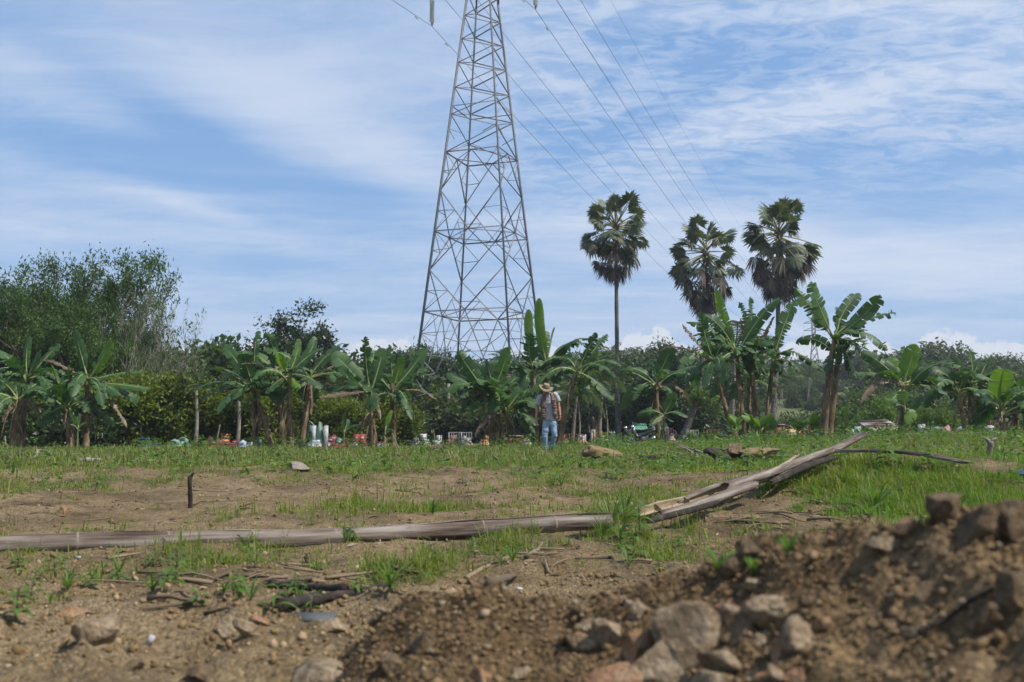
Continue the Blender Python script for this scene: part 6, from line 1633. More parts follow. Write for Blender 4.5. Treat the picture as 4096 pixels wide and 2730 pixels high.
# --- the young man in black, farther back
Yp = 63.0; px1 = at(2372, 1775, Yp).x; boy = empty('person', (px1, Yp, gz(px1, Yp)), 'person in a black T-shirt and beige trousers walking among the graves', 'person')
H_ = np.array([0, -.03, 1.58])
b2 = [ball(H_, (.078, .095, .115)), ball(H_ + np.array([0, -.03, -.06]), (.055, .06, .05)), ball(H_ + np.array([0, -.10, -.015]), (.015, .022, .028)), ball(H_ + np.array([-.08, 0, 0]), (.012, .025, .032)), ball(H_ + np.array([.08, 0, 0]), (.012, .025, .032)), tube(np.array([(0, 0, 1.42), (0, -.01, 1.52)]), [.058, .054], 10)]
b2 += [ball(H_ + np.array([-.03, -.085, .012]), (.013, .012, .009)), ball(H_ + np.array([.03, -.085, .012]), (.013, .012, .009)), ball(H_ + np.array([0, -.088, -.06]), (.024, .01, .009))]
for s in (-1, 1):
    b2 += [loft(dense([(s * .19, 0, 1.38, .05, .055), (s * .225, .01, 1.22, .045, .05), (s * .235, .02 + .03 * s, 1.08, .038, .042), (s * .235, -.02 + .06 * s, .83, .027, .03)], 3), 10)] + hand((s * .235, -.02 + .06 * s, .825), (0, -.08, -1), -s, (-s * .8, -.4, 0))
b2 += [loft([(0, 0, .95, .13, .09), (0, 0, 1.2, .14, .09), (0, 0, 1.42, .12, .08)], 12)]
fuse('body', b2, M_SKIN_DK, boy, 0.014, smooth_it=1)
fuse('shirt', [loft(dense([(0, 0, .88, .175, .12), (0, 0, 1.05, .168, .118), (0, 0, 1.25, .185, .12), (0, 0, 1.38, .195, .105), (0, 0, 1.45, .12, .08), (0, 0, 1.475, .07, .065)], 3), 16)] + [loft(dense([(s * .13, 0, 1.40, .07, .075), (s * .20, 0, 1.36, .068, .07), (s * .225, .01, 1.22, .07, .07)], 3), 12) for s in (-1, 1)], M_TEE, boy, 0.018, 0.006)
fuse('trousers', [loft(dense([(0, 0, .92, .155, .11), (0, 0, .80, .165, .12), (0, 0, .74, .14, .11)], 3), 14), loft(dense([(-.07, 0, .78, .09, .105), (-.085, -.04, .46, .072, .08), (-.09, -.02, .08, .065, .07)], 5), 12), loft(dense([(.07, 0, .78, .09, .105), (.085, -.02, .46, .072, .08), (.07, .10, .12, .065, .07)], 5), 12)], M_CHINO, boy, 0.018, 0.006)
fuse('shoe', shoe((-.09, -.03, .075), (0, -1, 0)), M_LEATHER, boy, 0.011); fuse('shoe', shoe((.07, .10, .09), (0, -1, -.2)), M_LEATHER, boy, 0.011)
fuse('hair', [ball(H_ + np.array([0, .018, .045]), (.090, .098, .092))], M_HAIR, boy, 0.012, 0.008)

HAZE = 0.00038

# ------------------------------------------------------------------ bamboo and timber on the field
def streak(name, stops, rough=0.8, coordscale=(0.6, 9, 9), bump=0.4):
    return surf(name, stops, 2.2, 6, rough, stretch=coordscale, bump=bump, bscale=6)


M_BAMBOO = streak('weathered_bamboo', [(0.36, (0.030, 0.020, 0.015)), (0.45, (0.085, 0.060, 0.044)), (0.54, (0.138, 0.114, 0.094)), (0.67, (0.24, 0.213, 0.182))])
M_BAMBOO_IN = streak('split_bamboo_inside', [(0.3, (0.11, 0.08, 0.05)), (0.5, (0.24, 0.185, 0.12)), (0.72, (0.37, 0.305, 0.21))])
M_NODE = surf('bamboo_node', [(0.3, (0.15, 0.12, 0.09)), (0.7, (0.28, 0.235, 0.185))], 9.0, 4, 0.8)
M_TWIG = leaf_mat('dry_twig', (0.075, 0.054, 0.036), (0.18, 0.137, 0.09), 0.0, 0.9, cc=(0.30, 0.24, 0.165), spec=0.2, objvar=0.45)
M_CHAR = surf('dark_wood', [(0.3, (0.012, 0.010, 0.008)), (0.55, (0.036, 0.028, 0.022)), (0.75, (0.085, 0.07, 0.057))], 9.0, 6, 0.95, bump=1.0, bscale=40)
M_GREYWOOD = surf('grey_wood', [(0.3, (0.10, 0.085, 0.07)), (0.7, (0.27, 0.24, 0.205))], 4.0, 6, 0.95, bump=0.7, bscale=16)


def frame_to(o, a, b):
    """lay an object built along +x from a to b"""
    d = Vector(b) - Vector(a); o.location = a; o.rotation_euler = d.to_track_quat('X', 'Z').to_euler(); return d.length


# whole culm across the picture
A = on_ground(-330, 2245); B_ = on_ground(2420, 2128)
A.z, B_.z = gz(A.x, A.y) + 0.035, gz(B_.x, B_.y) + 0.055
pole = empty('bamboo_pole', tuple(A), 'long grey weathered bamboo pole lying across the foreground', 'bamboo pole')
L = frame_to(pole, A, B_)
nodes = np.sort(np.concatenate([np.arange(0.25, L - .1, 0.47) + rng.normal(0, .02, len(np.arange(0.25, L - .1, 0.47)))]))
xs = np.unique(np.concatenate([np.linspace(0, L, 90)] + [[n - .03, n, n + .03] for n in nodes]))
rad = 0.052 + 0.005 * np.sin(xs * .8) + 0.0
for n in nodes: rad = rad + 0.0035 * np.exp(-((xs - n) / .022) ** 2)
P = np.column_stack([xs, .035 * np.sin(xs * 1.1) + .02 * np.sin(xs * 2.7), .018 * np.sin(xs * 1.7 + 1)])
V, F = tube(P, rad, 18)
ang_v = np.arctan2(V[:, 2] - np.interp(V[:, 0], xs, P[:, 2]), V[:, 1] - np.interp(V[:, 0], xs, P[:, 1]))
crack = np.exp(-((ang_v - (2.15 + .12 * np.sin(V[:, 0] * 3.1))) / .09) ** 2) * (0.35 + 0.65 * sstep(-.2, .3, vnoise(V[:, 0] * 1.6, 2.0)))
cen = np.column_stack([V[:, 0], np.interp(V[:, 0], xs, P[:, 1]), np.interp(V[:, 0], xs, P[:, 2])]); V = cen + (V - cen) * (1 - .34 * crack)[:, None]
link('culm', mesh_from('culm', V, F, True), M_BAMBOO, pole)
for n in nodes:
    m = MB(); c = np.array([n, np.interp(n, xs, P[:, 1]), np.interp(n, xs, P[:, 2])]); m.tube([c - np.array([.006, 0, 0]), c, c + np.array([.006, 0, 0])], [.0572, .0592, .0572], 18, False); m.build('node', M_NODE, pole, True)
# split strip resting on it
for (x0, x1, yo, zo, lab) in [(0.9, 2.3, .012, .056, ''), (2.4, 4.2, .0, .057, '')]:
    xx = np.linspace(x0, x1, 16); m = MB(); c = np.column_stack([xx, np.interp(xx, xs, P[:, 1]) + yo, np.interp(xx, xs, P[:, 2]) + zo + .004 * np.sin(xx * 9)])
    m.tube(c, .011 * np.interp(np.arange(16), [0, 2, 13, 15], [.3, 1, 1, .3]), 5, True, (1.6, .4)); m.build('split_strip', M_BAMBOO, pole, True)


def split_bamboo(a, b, w_, label, seed, roll=0.0, bow=0.0, mat=None, half=True, name='split_bamboo', inside=True):
    """half culm: open gutter with node walls"""
    r = np.random.default_rng(seed); o = empty(name, tuple(a), label, 'split bamboo', 'split bamboo pieces'); L = frame_to(o, a, b)
    n = 26; xs = np.linspace(0, L, n); K = 9; aa = np.linspace(0, math.pi, K) + roll
    V = []
    for k, x in enumerate(xs):
        s = 1 - .25 * (k < 2) * r.random() - .3 * (k > n - 3) * r.random(); z0 = bow * math.sin(math.pi * x / L) + .008 * math.sin(x * 3 + seed)
        for R_ in (w_, w_ * .84):
            for q in aa: V.append((x + (r.normal(0, .03) if k in (0, n - 1) else 0), math.cos(q) * R_ * s, -math.sin(q) * R_ * s + z0))
    V = np.array(V); F = []
    for k in range(n - 1):
        b0, b1 = k * 2 * K, (k + 1) * 2 * K
        for q in range(K - 1): F += [(b0 + q, b0 + q + 1, b1 + q + 1, b1 + q), (b0 + K + q, b1 + K + q, b1 + K + q + 1, b0 + K + q + 1)]
        F += [(b0, b1, b1 + K, b0 + K), (b0 + K - 1, b0 + 2 * K - 1, b1 + 2 * K - 1, b1 + K - 1)]
    for b0 in (0, (n - 1) * 2 * K):
        for q in range(K - 1): F.append((b0 + q, b0 + K + q, b0 + K + q + 1, b0 + q + 1))
    link('shell', mesh_from('shell', V, np.array(F), True), mat or M_BAMBOO, o)
    if inside:
        for x in np.arange(.3, L, .5):
            m = MB(); z0 = bow * math.sin(math.pi * x / L); pts = [(x, math.cos(q) * w_ * .85, -math.sin(q) * w_ * .85 + z0) for q in aa]
            Vn = np.array(pts + [(p_[0] + .012, p_[1], p_[2]) for p_ in pts]); m.add(Vn, [np.array([list(range(K))]), np.array([list(range(2 * K - 1, K - 1, -1))])]); m.build('node_wall', M_BAMBOO_IN, o)
    return o


def pt(u, v, Y): return at(u, v, Y)


def restz(u, v): return on_ground(u, v)


split_bamboo(pt(2560, 2050, 7.3), pt(3330, 1800, 11.0), .050, 'upper split bamboo gutter with pale inner face, left of the propped one', 1, roll=R(-38), mat=M_BAMBOO_IN, bow=-.05)
split_bamboo(pt(2900, 1955, 8.3), pt(3460, 1742, 11.8), .046, 'grey split bamboo rising to the right with its tip in the air', 2, roll=R(165), bow=-.03, inside=False)
split_bamboo(pt(2640, 2066, 7.0), pt(3020, 1945, 8.4), .040, 'dark split bamboo lying low in front of the pale gutter', 3, roll=R(140), inside=False)
split_bamboo(pt(3290, 1808, 10.8), pt(3860, 1857, 9.6), .034, 'long thin split bamboo lying along the bank on the right', 4, roll=R(170), bow=.05, inside=False)
split_bamboo(pt(3080, 1930, 8.9), pt(3330, 1830, 10.4), .034, 'short dark split bamboo tucked under the rising one', 5, roll=R(150), inside=False, mat=M_CHAR)
split_bamboo(pt(2700, 2010, 7.9), pt(3120, 1880, 9.6), .026, 'thin splintered strip lying against the pale gutter', 6, roll=R(60), inside=False, bow=.03)
split_bamboo(pt(3060, 1905, 9.2), pt(3190, 1815, 10.6), .030, 'pale splintered strip behind the pale gutter', 7, roll=R(20), inside=False, mat=M_BAMBOO_IN)
split_bamboo(pt(2590, 2092, 6.7), pt(2860, 2010, 7.6), .022, 'narrow dark strip in the weeds at the low end of the split bamboo', 8, roll=R(120), inside=False, mat=M_CHAR)


def limb(name, pts_px, r0, r1, mat, label, cat='branch', group=None, lift=0.5, n=7, Y=None, knots=0.15, seed=0):
    r = np.random.default_rng(seed + 500)
    pts = []
    for q in pts_px:
        p = on_ground(q[0], q[1]) if len(q) == 2 else at(*q)
        if len(q) == 2: p.z += r0 * lift
        pts.append(np.array(p))
    pts = np.array(pts); t = np.arange(len(pts)); tt = np.linspace(0, len(pts) - 1, max(8, 4 * len(pts)))
    P = np.column_stack([np.interp(tt, t, pts[:, k]) for k in range(3)])
    for _ in range(2): P[1:-1] = (P[:-2] + 2 * P[1:-1] + P[2:]) / 4
    rad = np.linspace(r0, r1, len(P)) * (1 + knots * r.normal(0, 1, len(P)))
    V, F = tube(P - P[0], np.maximum(rad, .002), n)
    o = link(name, mesh_from(name, V, F, True), mat, loc=tuple(P[0]))
    return tag(o, label, cat, group)


S2 = 1.741
limb('branch', [(1085, 2350), (1250, 2365), (1380, 2368)], .021, .017, M_CHAR, 'dark thick branch lying left of the dirt heap, upper one')
limb('branch', [(1110, 2440), (1300, 2405), (1430, 2385), (1545, 2352)], .022, .015, M_CHAR, 'dark charred branch lying left of the dirt heap, lower one')
limb('branch', [(1865, 2318), (1950, 2270), (2030, 2236)], .012, .010, M_TWIG, 'pale dry cane segment pointing at the grass before the pole')
limb('branch', [(1960, 2345), (2060, 2308)], .012, .010, M_TWIG, 'short pale cane segment behind the dirt heap')
limb('branch', [(2110, 2236), (2150, 2210), (2168, 2180)], .020, .010, M_TWIG, 'bent dry leaf stalk standing near the end of the pole')
limb('branch', [(2550, 1838), (2700, 1836), (2790, 1832), (2850, 1808)], .05, .075, M_CHAR, 'long dark burnt branch ending in the burnt stump')
limb('branch', [(10, 1850), (60, 1830), (100, 1800)], .07, .05, M_CHAR, 'dark twisted root at the far left edge of the grass')
limb('branch', [(140, 1842), (152, 1800, 26), (195, 1812), (205, 1822)], .05, .02, M_GREYWOOD, 'grey crooked dead branch at the far left')
limb('branch', [(310, 1850), (400, 1846)], .05, .035, M_GREYWOOD, 'pale log half sunk in the grass on the left')
limb('branch', [(3460, 2000), (3530, 2010), (3610, 2035)], .016, .012, M_TWIG, 'pale stick left of the long bright weed', 'stick')
limb('branch', [(2910, 2085), (3060, 2095), (3170, 2100)], .012, .008, M_TWIG, 'thin dry stick on the soil below the split bamboo', 'stick')
limb('branch', [(3670, 2570), (3780, 2510), (3880, 2455), (3990, 2405)], .0042, .0034, M_CHAR, 'grey twig stuck in the dark earth at lower right', 'stick', lift=2.2)
# stakes
def stake(u, vb, vt, Y, r0, label, mat, fork=False, lean=0.0):
    p = at(u, vb, Y); zb = gz(p.x, Y); top = at(u + lean, vt, Y); o = empty('stake', (p.x, Y, zb - .05), label, 'stake', 'wooden stakes')
    h = top.z - zb + .05; n = 9; t = np.linspace(0, 1, n); V, F = tube(np.column_stack([(top.x - p.x) * t, .01 * np.sin(t * 5), h * t]), r0 * (1 - .15 * t) * (1 + .06 * np.sin(t * 17)), 9)
    link('post', mesh_from('post', V, F, True), mat, o)
    m = MB()
    for s in ((-1, 1) if fork else (1,)):
        m.tube([(top.x - p.x, 0, h - .02), (top.x - p.x + s * r0 * 1.3, 0, h + .025), (top.x - p.x + s * r0 * 2.3, 0, h + (.035 if fork else .02))], [r0 * .8, r0 * .5, r0 * .1], 6)
    m.build('split_end', mat, o, True)
    return o


stake(760, 2046, 1905, 8.6, .021, 'short dark wooden stake standing in the bare soil on the left', M_CHAR)
stake(3955, 1845, 1765, 11.0, .035, 'stump of a cut cane with a flared top at the right', M_GREYWOOD, True, 6)
limb('cane', [(865, 1772, 36), (880, 1700, 36)], .03, .02, M_STEM_PALE, 'thin slanting pale stake before the red graves', 'stake', 'wooden stakes', knots=.05)
limb('cane', [(1310, 1828, 30), (1303, 1775, 30), (1285, 1690, 30)], .025, .015, M_STEM_PALE, 'thin pale stake leaning before the green tomb gate', 'stake', 'wooden stakes', knots=.05)
limb('cane', [(1598, 1818, 32), (1590, 1780, 32), (1568, 1735, 32)], .02, .012, M_STEM_PALE, 'thin bent twig in the grass near the ragged banana', 'stake', 'wooden stakes', knots=.05)
limb('cane', [(1741, 1795, 30), (1740, 1755, 30), (1733, 1718, 30)], .014, .01, M_STEM_PALE, 'thin upright twig above the straw stump', 'stake', 'wooden stakes', knots=.05)
limb('cane', [(1833, 1780, 38), (1832, 1752, 38), (1826, 1733, 38)], .02, .012, M_STEM_PALE, 'thin forked twig before the steel railing', 'stake', 'wooden stakes', knots=.05)
limb('cane', [(1942, 1785, 40), (1938, 1700, 40)], .02, .012, M_STEM_PALE, 'thin upright twig among the banana stems', 'stake', 'wooden stakes', knots=.05)
limb('cane', [(22, 1785, 36), (20, 1745, 36)], .03, .025, M_STEM_PALE, 'short pale stake at the far left edge', 'stake', 'wooden stakes', knots=.05)

# ------------------------------------------------------------------ stones and stumps
rock('boulder', 2416, 1810, 150, 56, M_TERMITE, 'large smooth ochre earth boulder in the grass right of the walking man', seed=3, cat='boulder', lift=0.22, depth=.8, planes=5)
rock('boulder', 2945, 1815, 62, 80, M_ROCK_DARK, 'brown upright lump beside the burnt stump', seed=9, cat='boulder', lift=.2, planes=7)
rock('boulder', 3040, 1828, 150, 66, M_TERMITE, 'pale yellowish clay lump right of the burnt stump', seed=12, cat='boulder', lift=.2, planes=6)
rock('stump', 2870, 1822, 90, 62, M_CHAR, 'burnt black stump at the end of the dark branch', seed=14, cat='stump', lift=.2, planes=9)
rock('stump', 742, 1826, 32, 30, M_CHAR, 'small dark stump in the grass on the left', seed=15, cat='stump', lift=.2)
rock('stump', 1198, 1866, 76, 36, M_GREYWOOD, 'tilted grey stump at the edge of the bare soil', seed=16, cat='stump', lift=.2)
rock('rock', 1242, 2232, 42, 52, M_ROCK_DARK, 'dark upright stone on the soil below the bamboo pole', seed=17)
rock('rock', 250, 2040, 26, 26, M_ROCK_RED, 'small purplish stone on the bare soil at left', seed=18)
# tangle of dry brush around the burnt stump
bh = on_ground(2880, 1830); bt = empty('brush_heap', tuple(bh), 'tangle of dry twigs and bark around the burnt stump', 'brush heap'); rr = np.random.default_rng(8)
for q in range(26):
    a = rr.uniform(0, 6.28); c = np.array([rr.normal(0, .38), rr.normal(0, .22), .02]); d = np.array([math.cos(a), math.sin(a) * .6, rr.uniform(-.02, .45)]); L = rr.uniform(.25, .75); t_ = np.linspace(0, 1, 5)[:, None]
    P = c + d * L * t_ + rr.normal(0, .018, (5, 3)); P[:, 2] = np.maximum(P[:, 2], .01); V, F = tube(P, rr.uniform(.008, .024) * np.linspace(1, .35, 5), 5); link('twig', mesh_from('twig', V, F, True), M_CHAR if q % 3 else M_GREYWOOD, bt)
# straw-like cut stump
p = on_ground(1750, 1812); t = empty('stump', tuple(p), 'fibrous straw-coloured cut banana stump in the grass', 'stump'); rr = np.random.default_rng(5)
m = MB(); m.tube([(0, 0, -.05), (0, 0, .14)], [.22, .15], 10); m.build('core', M_GREYWOOD, t)
m = MB()
for q in range(130):
    a = rr.uniform(0, 6.28); c, s = math.cos(a), math.sin(a); r1 = rr.uniform(.05, .17); r2 = r1 + rr.uniform(.05, .16)
    m.tube([(c * r1, s * r1, .17 + rr.normal(0, .02)), (c * (r1 + r2) / 2, s * (r1 + r2) / 2, .14), (c * r2, s * r2, rr.uniform(-.02, .08))], [.012, .010, .003], 4)
tag(m.build('fibres', M_TWIG, t), kind='stuff')

# big stones in the heap
BIG = [(2745, 2500, 230, 270, M_ROCK, 'largest pale jagged rock in the dirt heap', 1), (2620, 2630, 210, 190, M_ROCK, 'pale overhanging rock at the bottom left of the largest rock', 2), (2560, 2560, 130, 120, M_ROCK_RED, 'reddish rock above the overhanging one', 3),
       (3068, 2420, 175, 110, M_ROCK, 'flat-faced pale rock up to the right of the largest rock', 4), (2930, 2500, 160, 150, M_ROCK_DARK, 'dark brown rock just right of the largest rock', 5), (3215, 2520, 160, 170, M_ROCK, 'angular pale rock at the right of the rock cluster', 6),
       (3130, 2585, 80, 110, M_ROCK_RED, 'narrow reddish rock leaning between the pale rocks', 7), (2880, 2640, 150, 110, M_ROCK, 'pale capped rock below the largest rock', 8), (2450, 2690, 200, 130, M_ROCK_RED, 'reddish brown rock at the bottom edge', 9),
       (2850, 2715, 150, 90, M_ROCK, 'grey rock cut by the bottom edge below the capped rock', 10), (3190, 2700, 110, 90, M_ROCK_RED, 'smooth orange-brown stone at the bottom edge', 11), (3110, 2700, 70, 70, M_ROCK, 'pale rounded stone at the bottom edge', 12),
       (3005, 2330, 60, 50, M_ROCK, 'small pale stone on the slope above the grey rocks', 13), (2420, 2520, 110, 110, M_ROCK, 'tan rock left of the largest rock', 14), (1310, 2690, 260, 110, M_ROCK, 'pale broad rock at the bottom edge left of centre', 15),
       (1700, 2560, 120, 110, M_ROCK_DARK, 'brown angular clod on the left flank of the heap', 16), (2995, 2190, 90, 95, M_ROCK_DARK, 'brown lump on the crest of the heap', 17), (2935, 2240, 100, 80, M_ROCK_DARK, 'rounded brown lump left of the crest lump', 18),
       (3530, 2160, 130, 70, M_ROCK, 'grey stone half buried on the crest of the heap', 19), (3790, 2030, 140, 150, M_ROCK_DARK, 'dark crumbly lump at the top of the heap on the right', 20), (3920, 2070, 170, 190, M_ROCK_DARK, 'large dark wedge-shaped stone at the top right of the heap', 21),
       (4080, 2040, 190, 140, M_ROCK_DARK, 'dark stone at the right edge on top of the heap', 22), (3620, 2120, 90, 60, M_ROCK_RED, 'small reddish stone on the crest near the top lump', 23), (3940, 2440, 130, 120, M_ROCK_DARK, 'grey-brown stone above the grey twig', 24),
       (3985, 2490, 80, 50, M_ROCK_RED, 'smooth brown pebble under the grey twig', 25), (4060, 2330, 130, 150, M_ROCK_DARK, 'dark rock at the right edge of the heap', 26), (3700, 2345, 80, 70, M_ROCK_DARK, 'brown stone in the middle of the dark slope', 27)]
for (u, v, w_, h_, mat, lab, sd_) in BIG: rock('rock', u, v, w_, h_, mat, lab, seed=100 + sd_, lift=.42, planes=10, group='stones in the dirt heap')
LOW = [(395, 2520, 155, 120, M_ROCK, 'tan leaning rock on the bare earth at lower left', 1), (290, 2450, 120, 60, M_ROCK_RED, 'flat brown rock behind the tan leaning rock', 2), (905, 2500, 80, 90, M_ROCK, 'tan angular stone left of the heap', 3),
       (985, 2510, 90, 90, M_ROCK, 'pale angular stone beside the tan one left of the heap', 4), (1040, 2480, 80, 50, M_ROCK_RED, 'brown stone behind the pale angular stone', 5), (800, 2690, 90, 70, M_ROCK_DARK, 'dark stone near the bottom edge at left', 6),
       (1330, 2500, 110, 60, M_ROCK, 'flat pale stone at the foot of the heap', 7), (530, 2660, 70, 50, M_ROCK_DARK, 'small brown stone at the bottom left', 8), (620, 2545, 60, 36, M_ROCK_RED, 'small flat reddish stone behind the tiny white stub', 9)]
for (u, v, w_, h_, mat, lab, sd_) in LOW: rock('rock', u, v, w_, h_, mat, lab, seed=200 + sd_, lift=.32, group='stones at lower left')
# slate plate and the small white thing
M_WHITE = pm_('white')
p = on_ground(603, 2592); m = MB(); m.tube([(-.006, 0, 0), (.004, .0, .022)], [.0075, .0075], 10); tag(m.build('cigarette_butt', M_WHITE, loc=(p.x, p.y, p.z + .006)), 'tiny white stub on the bare earth at lower left', 'litter')
p = on_ground(1335, 2500); m = MB(); m.box((0, 0, .012), (.13, .05, .005), rot=[[1, 0, 0], [0, .96, -.28], [0, .28, .96]]); tag(m.build('slate', paint('slate', (.075, .08, .085), .7), loc=(p.x - .06, p.y, p.z + .01)), 'flat dark grey slate piece left of the heap', 'stone')
for q, (u, v, lab) in enumerate([(3535, 2058, 'white scrap of litter behind the dirt heap'), (310, 2238, 'white scrap below the bamboo pole at left'), (1020, 1750, 'white speck of litter in the left grass'), (2080, 2362, 'small white chip on the crest of the heap'), (2440, 2330, 'small pale scrap on the edge of the heap')]):
    p = on_ground(u, v); m = MB(); k = .010 * p.y / 3; m.add(rock_shape(np.random.default_rng(q), ICO2[0]) * np.array([k * 1.5, k, k * .7]), ICO2[1]); tag(m.build('litter_scrap', M_WHITE if q < 4 else M_BAMBOO_IN, loc=(p.x, p.y, p.z + k * .5)), lab, 'litter')

r = random.Random(9)
for q in range(34):
    u, v = (r.uniform(2300, 3350), r.uniform(2400, 2720)) if q < 24 else (r.uniform(1500, 4000), r.uniform(2420, 2700))
    w_ = r.uniform(34, 95); rock('rock', u, v, w_, w_ * r.uniform(.6, 1.0), [M_ROCK, M_ROCK_DARK, M_ROCK_RED, M_ROCK][q % 4], 'small broken stone wedged among the larger rocks of the heap', seed=400 + q, lift=.46, group='small broken stones in the heap', planes=15)

# pebbles and clods: far too many to count
def scatter_stones(name, n, xr, yr, smin, smax, mat, label, seed, zf, power=2.6, cond=None):
    r = np.random.default_rng(seed); sh = [rock_shape(r, ICO1[0], 6, .1) for _ in range(14)]
    x = r.uniform(*xr, n); y = yr[0] + (yr[1] - yr[0]) * r.random(n)
    if cond is not None: k = cond(x, y, r); x, y = x[k], y[k]
    z = zf(x, y); s = smin + (smax - smin) * r.random(len(x)) ** power
    V = []
    for q in range(len(x)): V.append((sh[q % 14] * np.array([1, 1, r.uniform(.5, .9)])) @ rotmat(r).T * s[q] + np.array([x[q], y[q], z[q] + s[q] * .25]))
    V = np.concatenate(V); F = (ICO1[1][None] + (np.arange(len(x)) * len(ICO1[0]))[:, None, None]).reshape(-1, 3)
    return tag(link(name, mesh_from(name, V, F), mat), label, 'gravel', kind='stuff')


scatter_stones('pebbles', 10000, (-1.0, 1.6), (1.05, 2.6), .0025, .015, M_PEBBLE, 'loose pebbles and crumbs of earth on the heap', 1, mound_z, 5.5, lambda x, y, r: mound_h(x, y) > ground_h(x, y) - .02)
scatter_stones('clods', 5000, (-2.9, 1.8), (2.3, 4.8), .0025, .020, M_CLOD, 'loose clods and gravel on the bare ground', 2, ground_h, 5.0)
scatter_stones('gravel', 7000, (-8, 7), (4.2, 16), .004, .028, M_CLOD, 'gravel scattered over the cleared soil', 3, ground_h, 4.5, lambda x, y, r: (np.abs(x) < .62 * y) & (grassiness(x, y) < .35))

def crumbs(name, n, x, y, zf, smin, smax, mat, label, seed):
    r = np.random.default_rng(seed); n = len(x); s = smin + (smax - smin) * r.random(n) ** 3
    B = OCT[0][None] * r.uniform(.55, 1.35, (n, 6, 1)) * s[:, None, None]; a = r.uniform(0, 6.28, n); ca, sa = np.cos(a)[:, None], np.sin(a)[:, None]
    V = np.stack([B[..., 0] * ca - B[..., 1] * sa, B[..., 0] * sa + B[..., 1] * ca, B[..., 2] * .75], -1) + np.stack([x, y, zf(x, y) + s * .3], -1)[:, None]
    F = (OCT[1][None] + (np.arange(n) * 6)[:, None, None]).reshape(-1, 3)
    return tag(link(name, mesh_from(name, V.reshape(-1, 3), F), mat), label, 'gravel', kind='stuff')


r = np.random.default_rng(77)
y = 2.3 * (9.0 / 2.3) ** r.random(32000); x = r.uniform(-1, 1, len(y)) * (.58 * y + .3); k = fbm(x * 2.2, y * 2.2, 3.0, 2) + r.normal(0, .5, len(x)) > -.1
crumbs('soil_crumbs', 0, x[k], y[k], ground_h, .0016, .010, M_CLOD, 'fine crumbs of soil and grit on the bare ground', 78)
x = r.uniform(-.6, 1.05, 30000); y = r.uniform(1.3, 2.4, 30000); k = (mound_h(x, y) > ground_h(x, y)) & (y < np.interp(x, RX, RY) + .12) & (np.abs(x) < .56 * y + .05)
crumbs('mound_crumbs', 0, x[k], y[k], mound_z, .0012, .007, M_PEBBLE, 'fine crumbs of dug earth on the heap', 79)

# ------------------------------------------------------------------ dry sticks and leaf litter
r = np.random.default_rng(21)
stick_spots = []
SPOT = ['below the pole at left', 'below the pole near the charred branches', 'left of the dirt heap', 'at the right end of the pole', 'before the dirt heap crest', 'below the split bamboo', 'beside the rising split bamboo', 'behind the crest of the heap', 'just before the middle of the pole', 'beyond the pole at left', 'beyond the pole left of centre', 'beyond the pole at centre', 'on the bare soil at far left', 'near the leaning rock', 'by the straw stump', 'on the bank at right']
for (u, v, n, sp) in [(700, 2290, 10, 200), (1150, 2300, 12, 220), (1500, 2330, 8, 140), (2150, 2230, 12, 110), (2500, 2220, 6, 120), (3050, 2080, 14, 200), (3300, 2000, 10, 120), (3350, 2090, 7, 150), (1800, 2180, 6, 200), (900, 2010, 6, 350), (1500, 1960, 8, 350), (2000, 1960, 7, 300), (300, 2080, 6, 300), (700, 2420, 6, 200), (1750, 1830, 4, 120), (4000, 1920, 4, 80)]:
    n_spot = len(set(q[2] for q in stick_spots))
    for _ in range(n): stick_spots.append((u + r.normal(0, sp * .6), v + r.normal(0, 28), n_spot))
for q, (u, v, ks) in enumerate(stick_spots):
    if not (-150 < u < 4200): continue
    p = on_ground(u, v)
    if p.y < 2.5: continue
    L = r.uniform(.06, .30) * (1 + .04 * p.y); a = r.uniform(0, 6.28); rd = r.uniform(.0025, .0095) * (1 + .03 * p.y)
    t = np.linspace(0, 1, 5); X = p.x + math.cos(a) * L * (t - .5); Yv = p.y + math.sin(a) * L * (t - .5)
    Z = ground_h(X, Yv) + rd * .8; Z = np.maximum(Z, np.interp(t, [0, 1], [Z[0], Z[-1]])) + np.abs(r.normal(0, .006))
    P = np.column_stack([X, Yv, Z]); V, F = tube(P - P[0], rd * np.linspace(1, .5, 5) * r.uniform(.8, 1.2, 5), 5)
    tag(link('stick', mesh_from('stick', V, F, True), M_TWIG, loc=tuple(P[0])), 'dry stick lying on the soil ' + SPOT[ks], 'stick', 'dry sticks ' + SPOT[ks])
n = 5200; x = r.uniform(-8, 8, n); y = r.uniform(3.2, 16, n); k = np.abs(x) < .62 * y; x, y = x[k], y[k]
C = np.column_stack([x, y, ground_h(x, y) + .008]); D = np.column_stack([r.normal(0, 1, len(x)), r.normal(0, 1, len(x)), 0 * x]); D *= 4
V, F = leaves_mesh(C, D, r, .07, .014, fold=0.05, droop=0.0); V[:, 2] = np.minimum(V[:, 2], ground_h(V[:, 0], V[:, 1]) + .02)
tag(link('leaf_litter', mesh_from('leaf_litter', V, F), M_TWIG), 'dry leaf and straw litter on the soil', 'litter', kind='stuff')

# ------------------------------------------------------------------ grass
M_GRASS = leaf_mat('grass_blades', (0.105, 0.145, 0.026), (0.165, 0.205, 0.040), 0.40, 0.5, (1.4, 1.5, .6), cc=(0.27, 0.24, 0.10), objvar=0.0)
M_GRASS_FAR = leaf_mat('field_grass', (0.105, 0.138, 0.038), (0.160, 0.185, 0.056), 0.36, 0.6, (1.3, 1.4, .6), cc=(0.27, 0.235, 0.115), objvar=0.0)
M_WEED = leaf_mat('weed_leaf', (0.055, 0.11, 0.028), (0.10, 0.18, 0.04), 0.4, 0.45, (1.4, 1.5, .6), cc=(0.14, 0.22, 0.05), objvar=0.2)


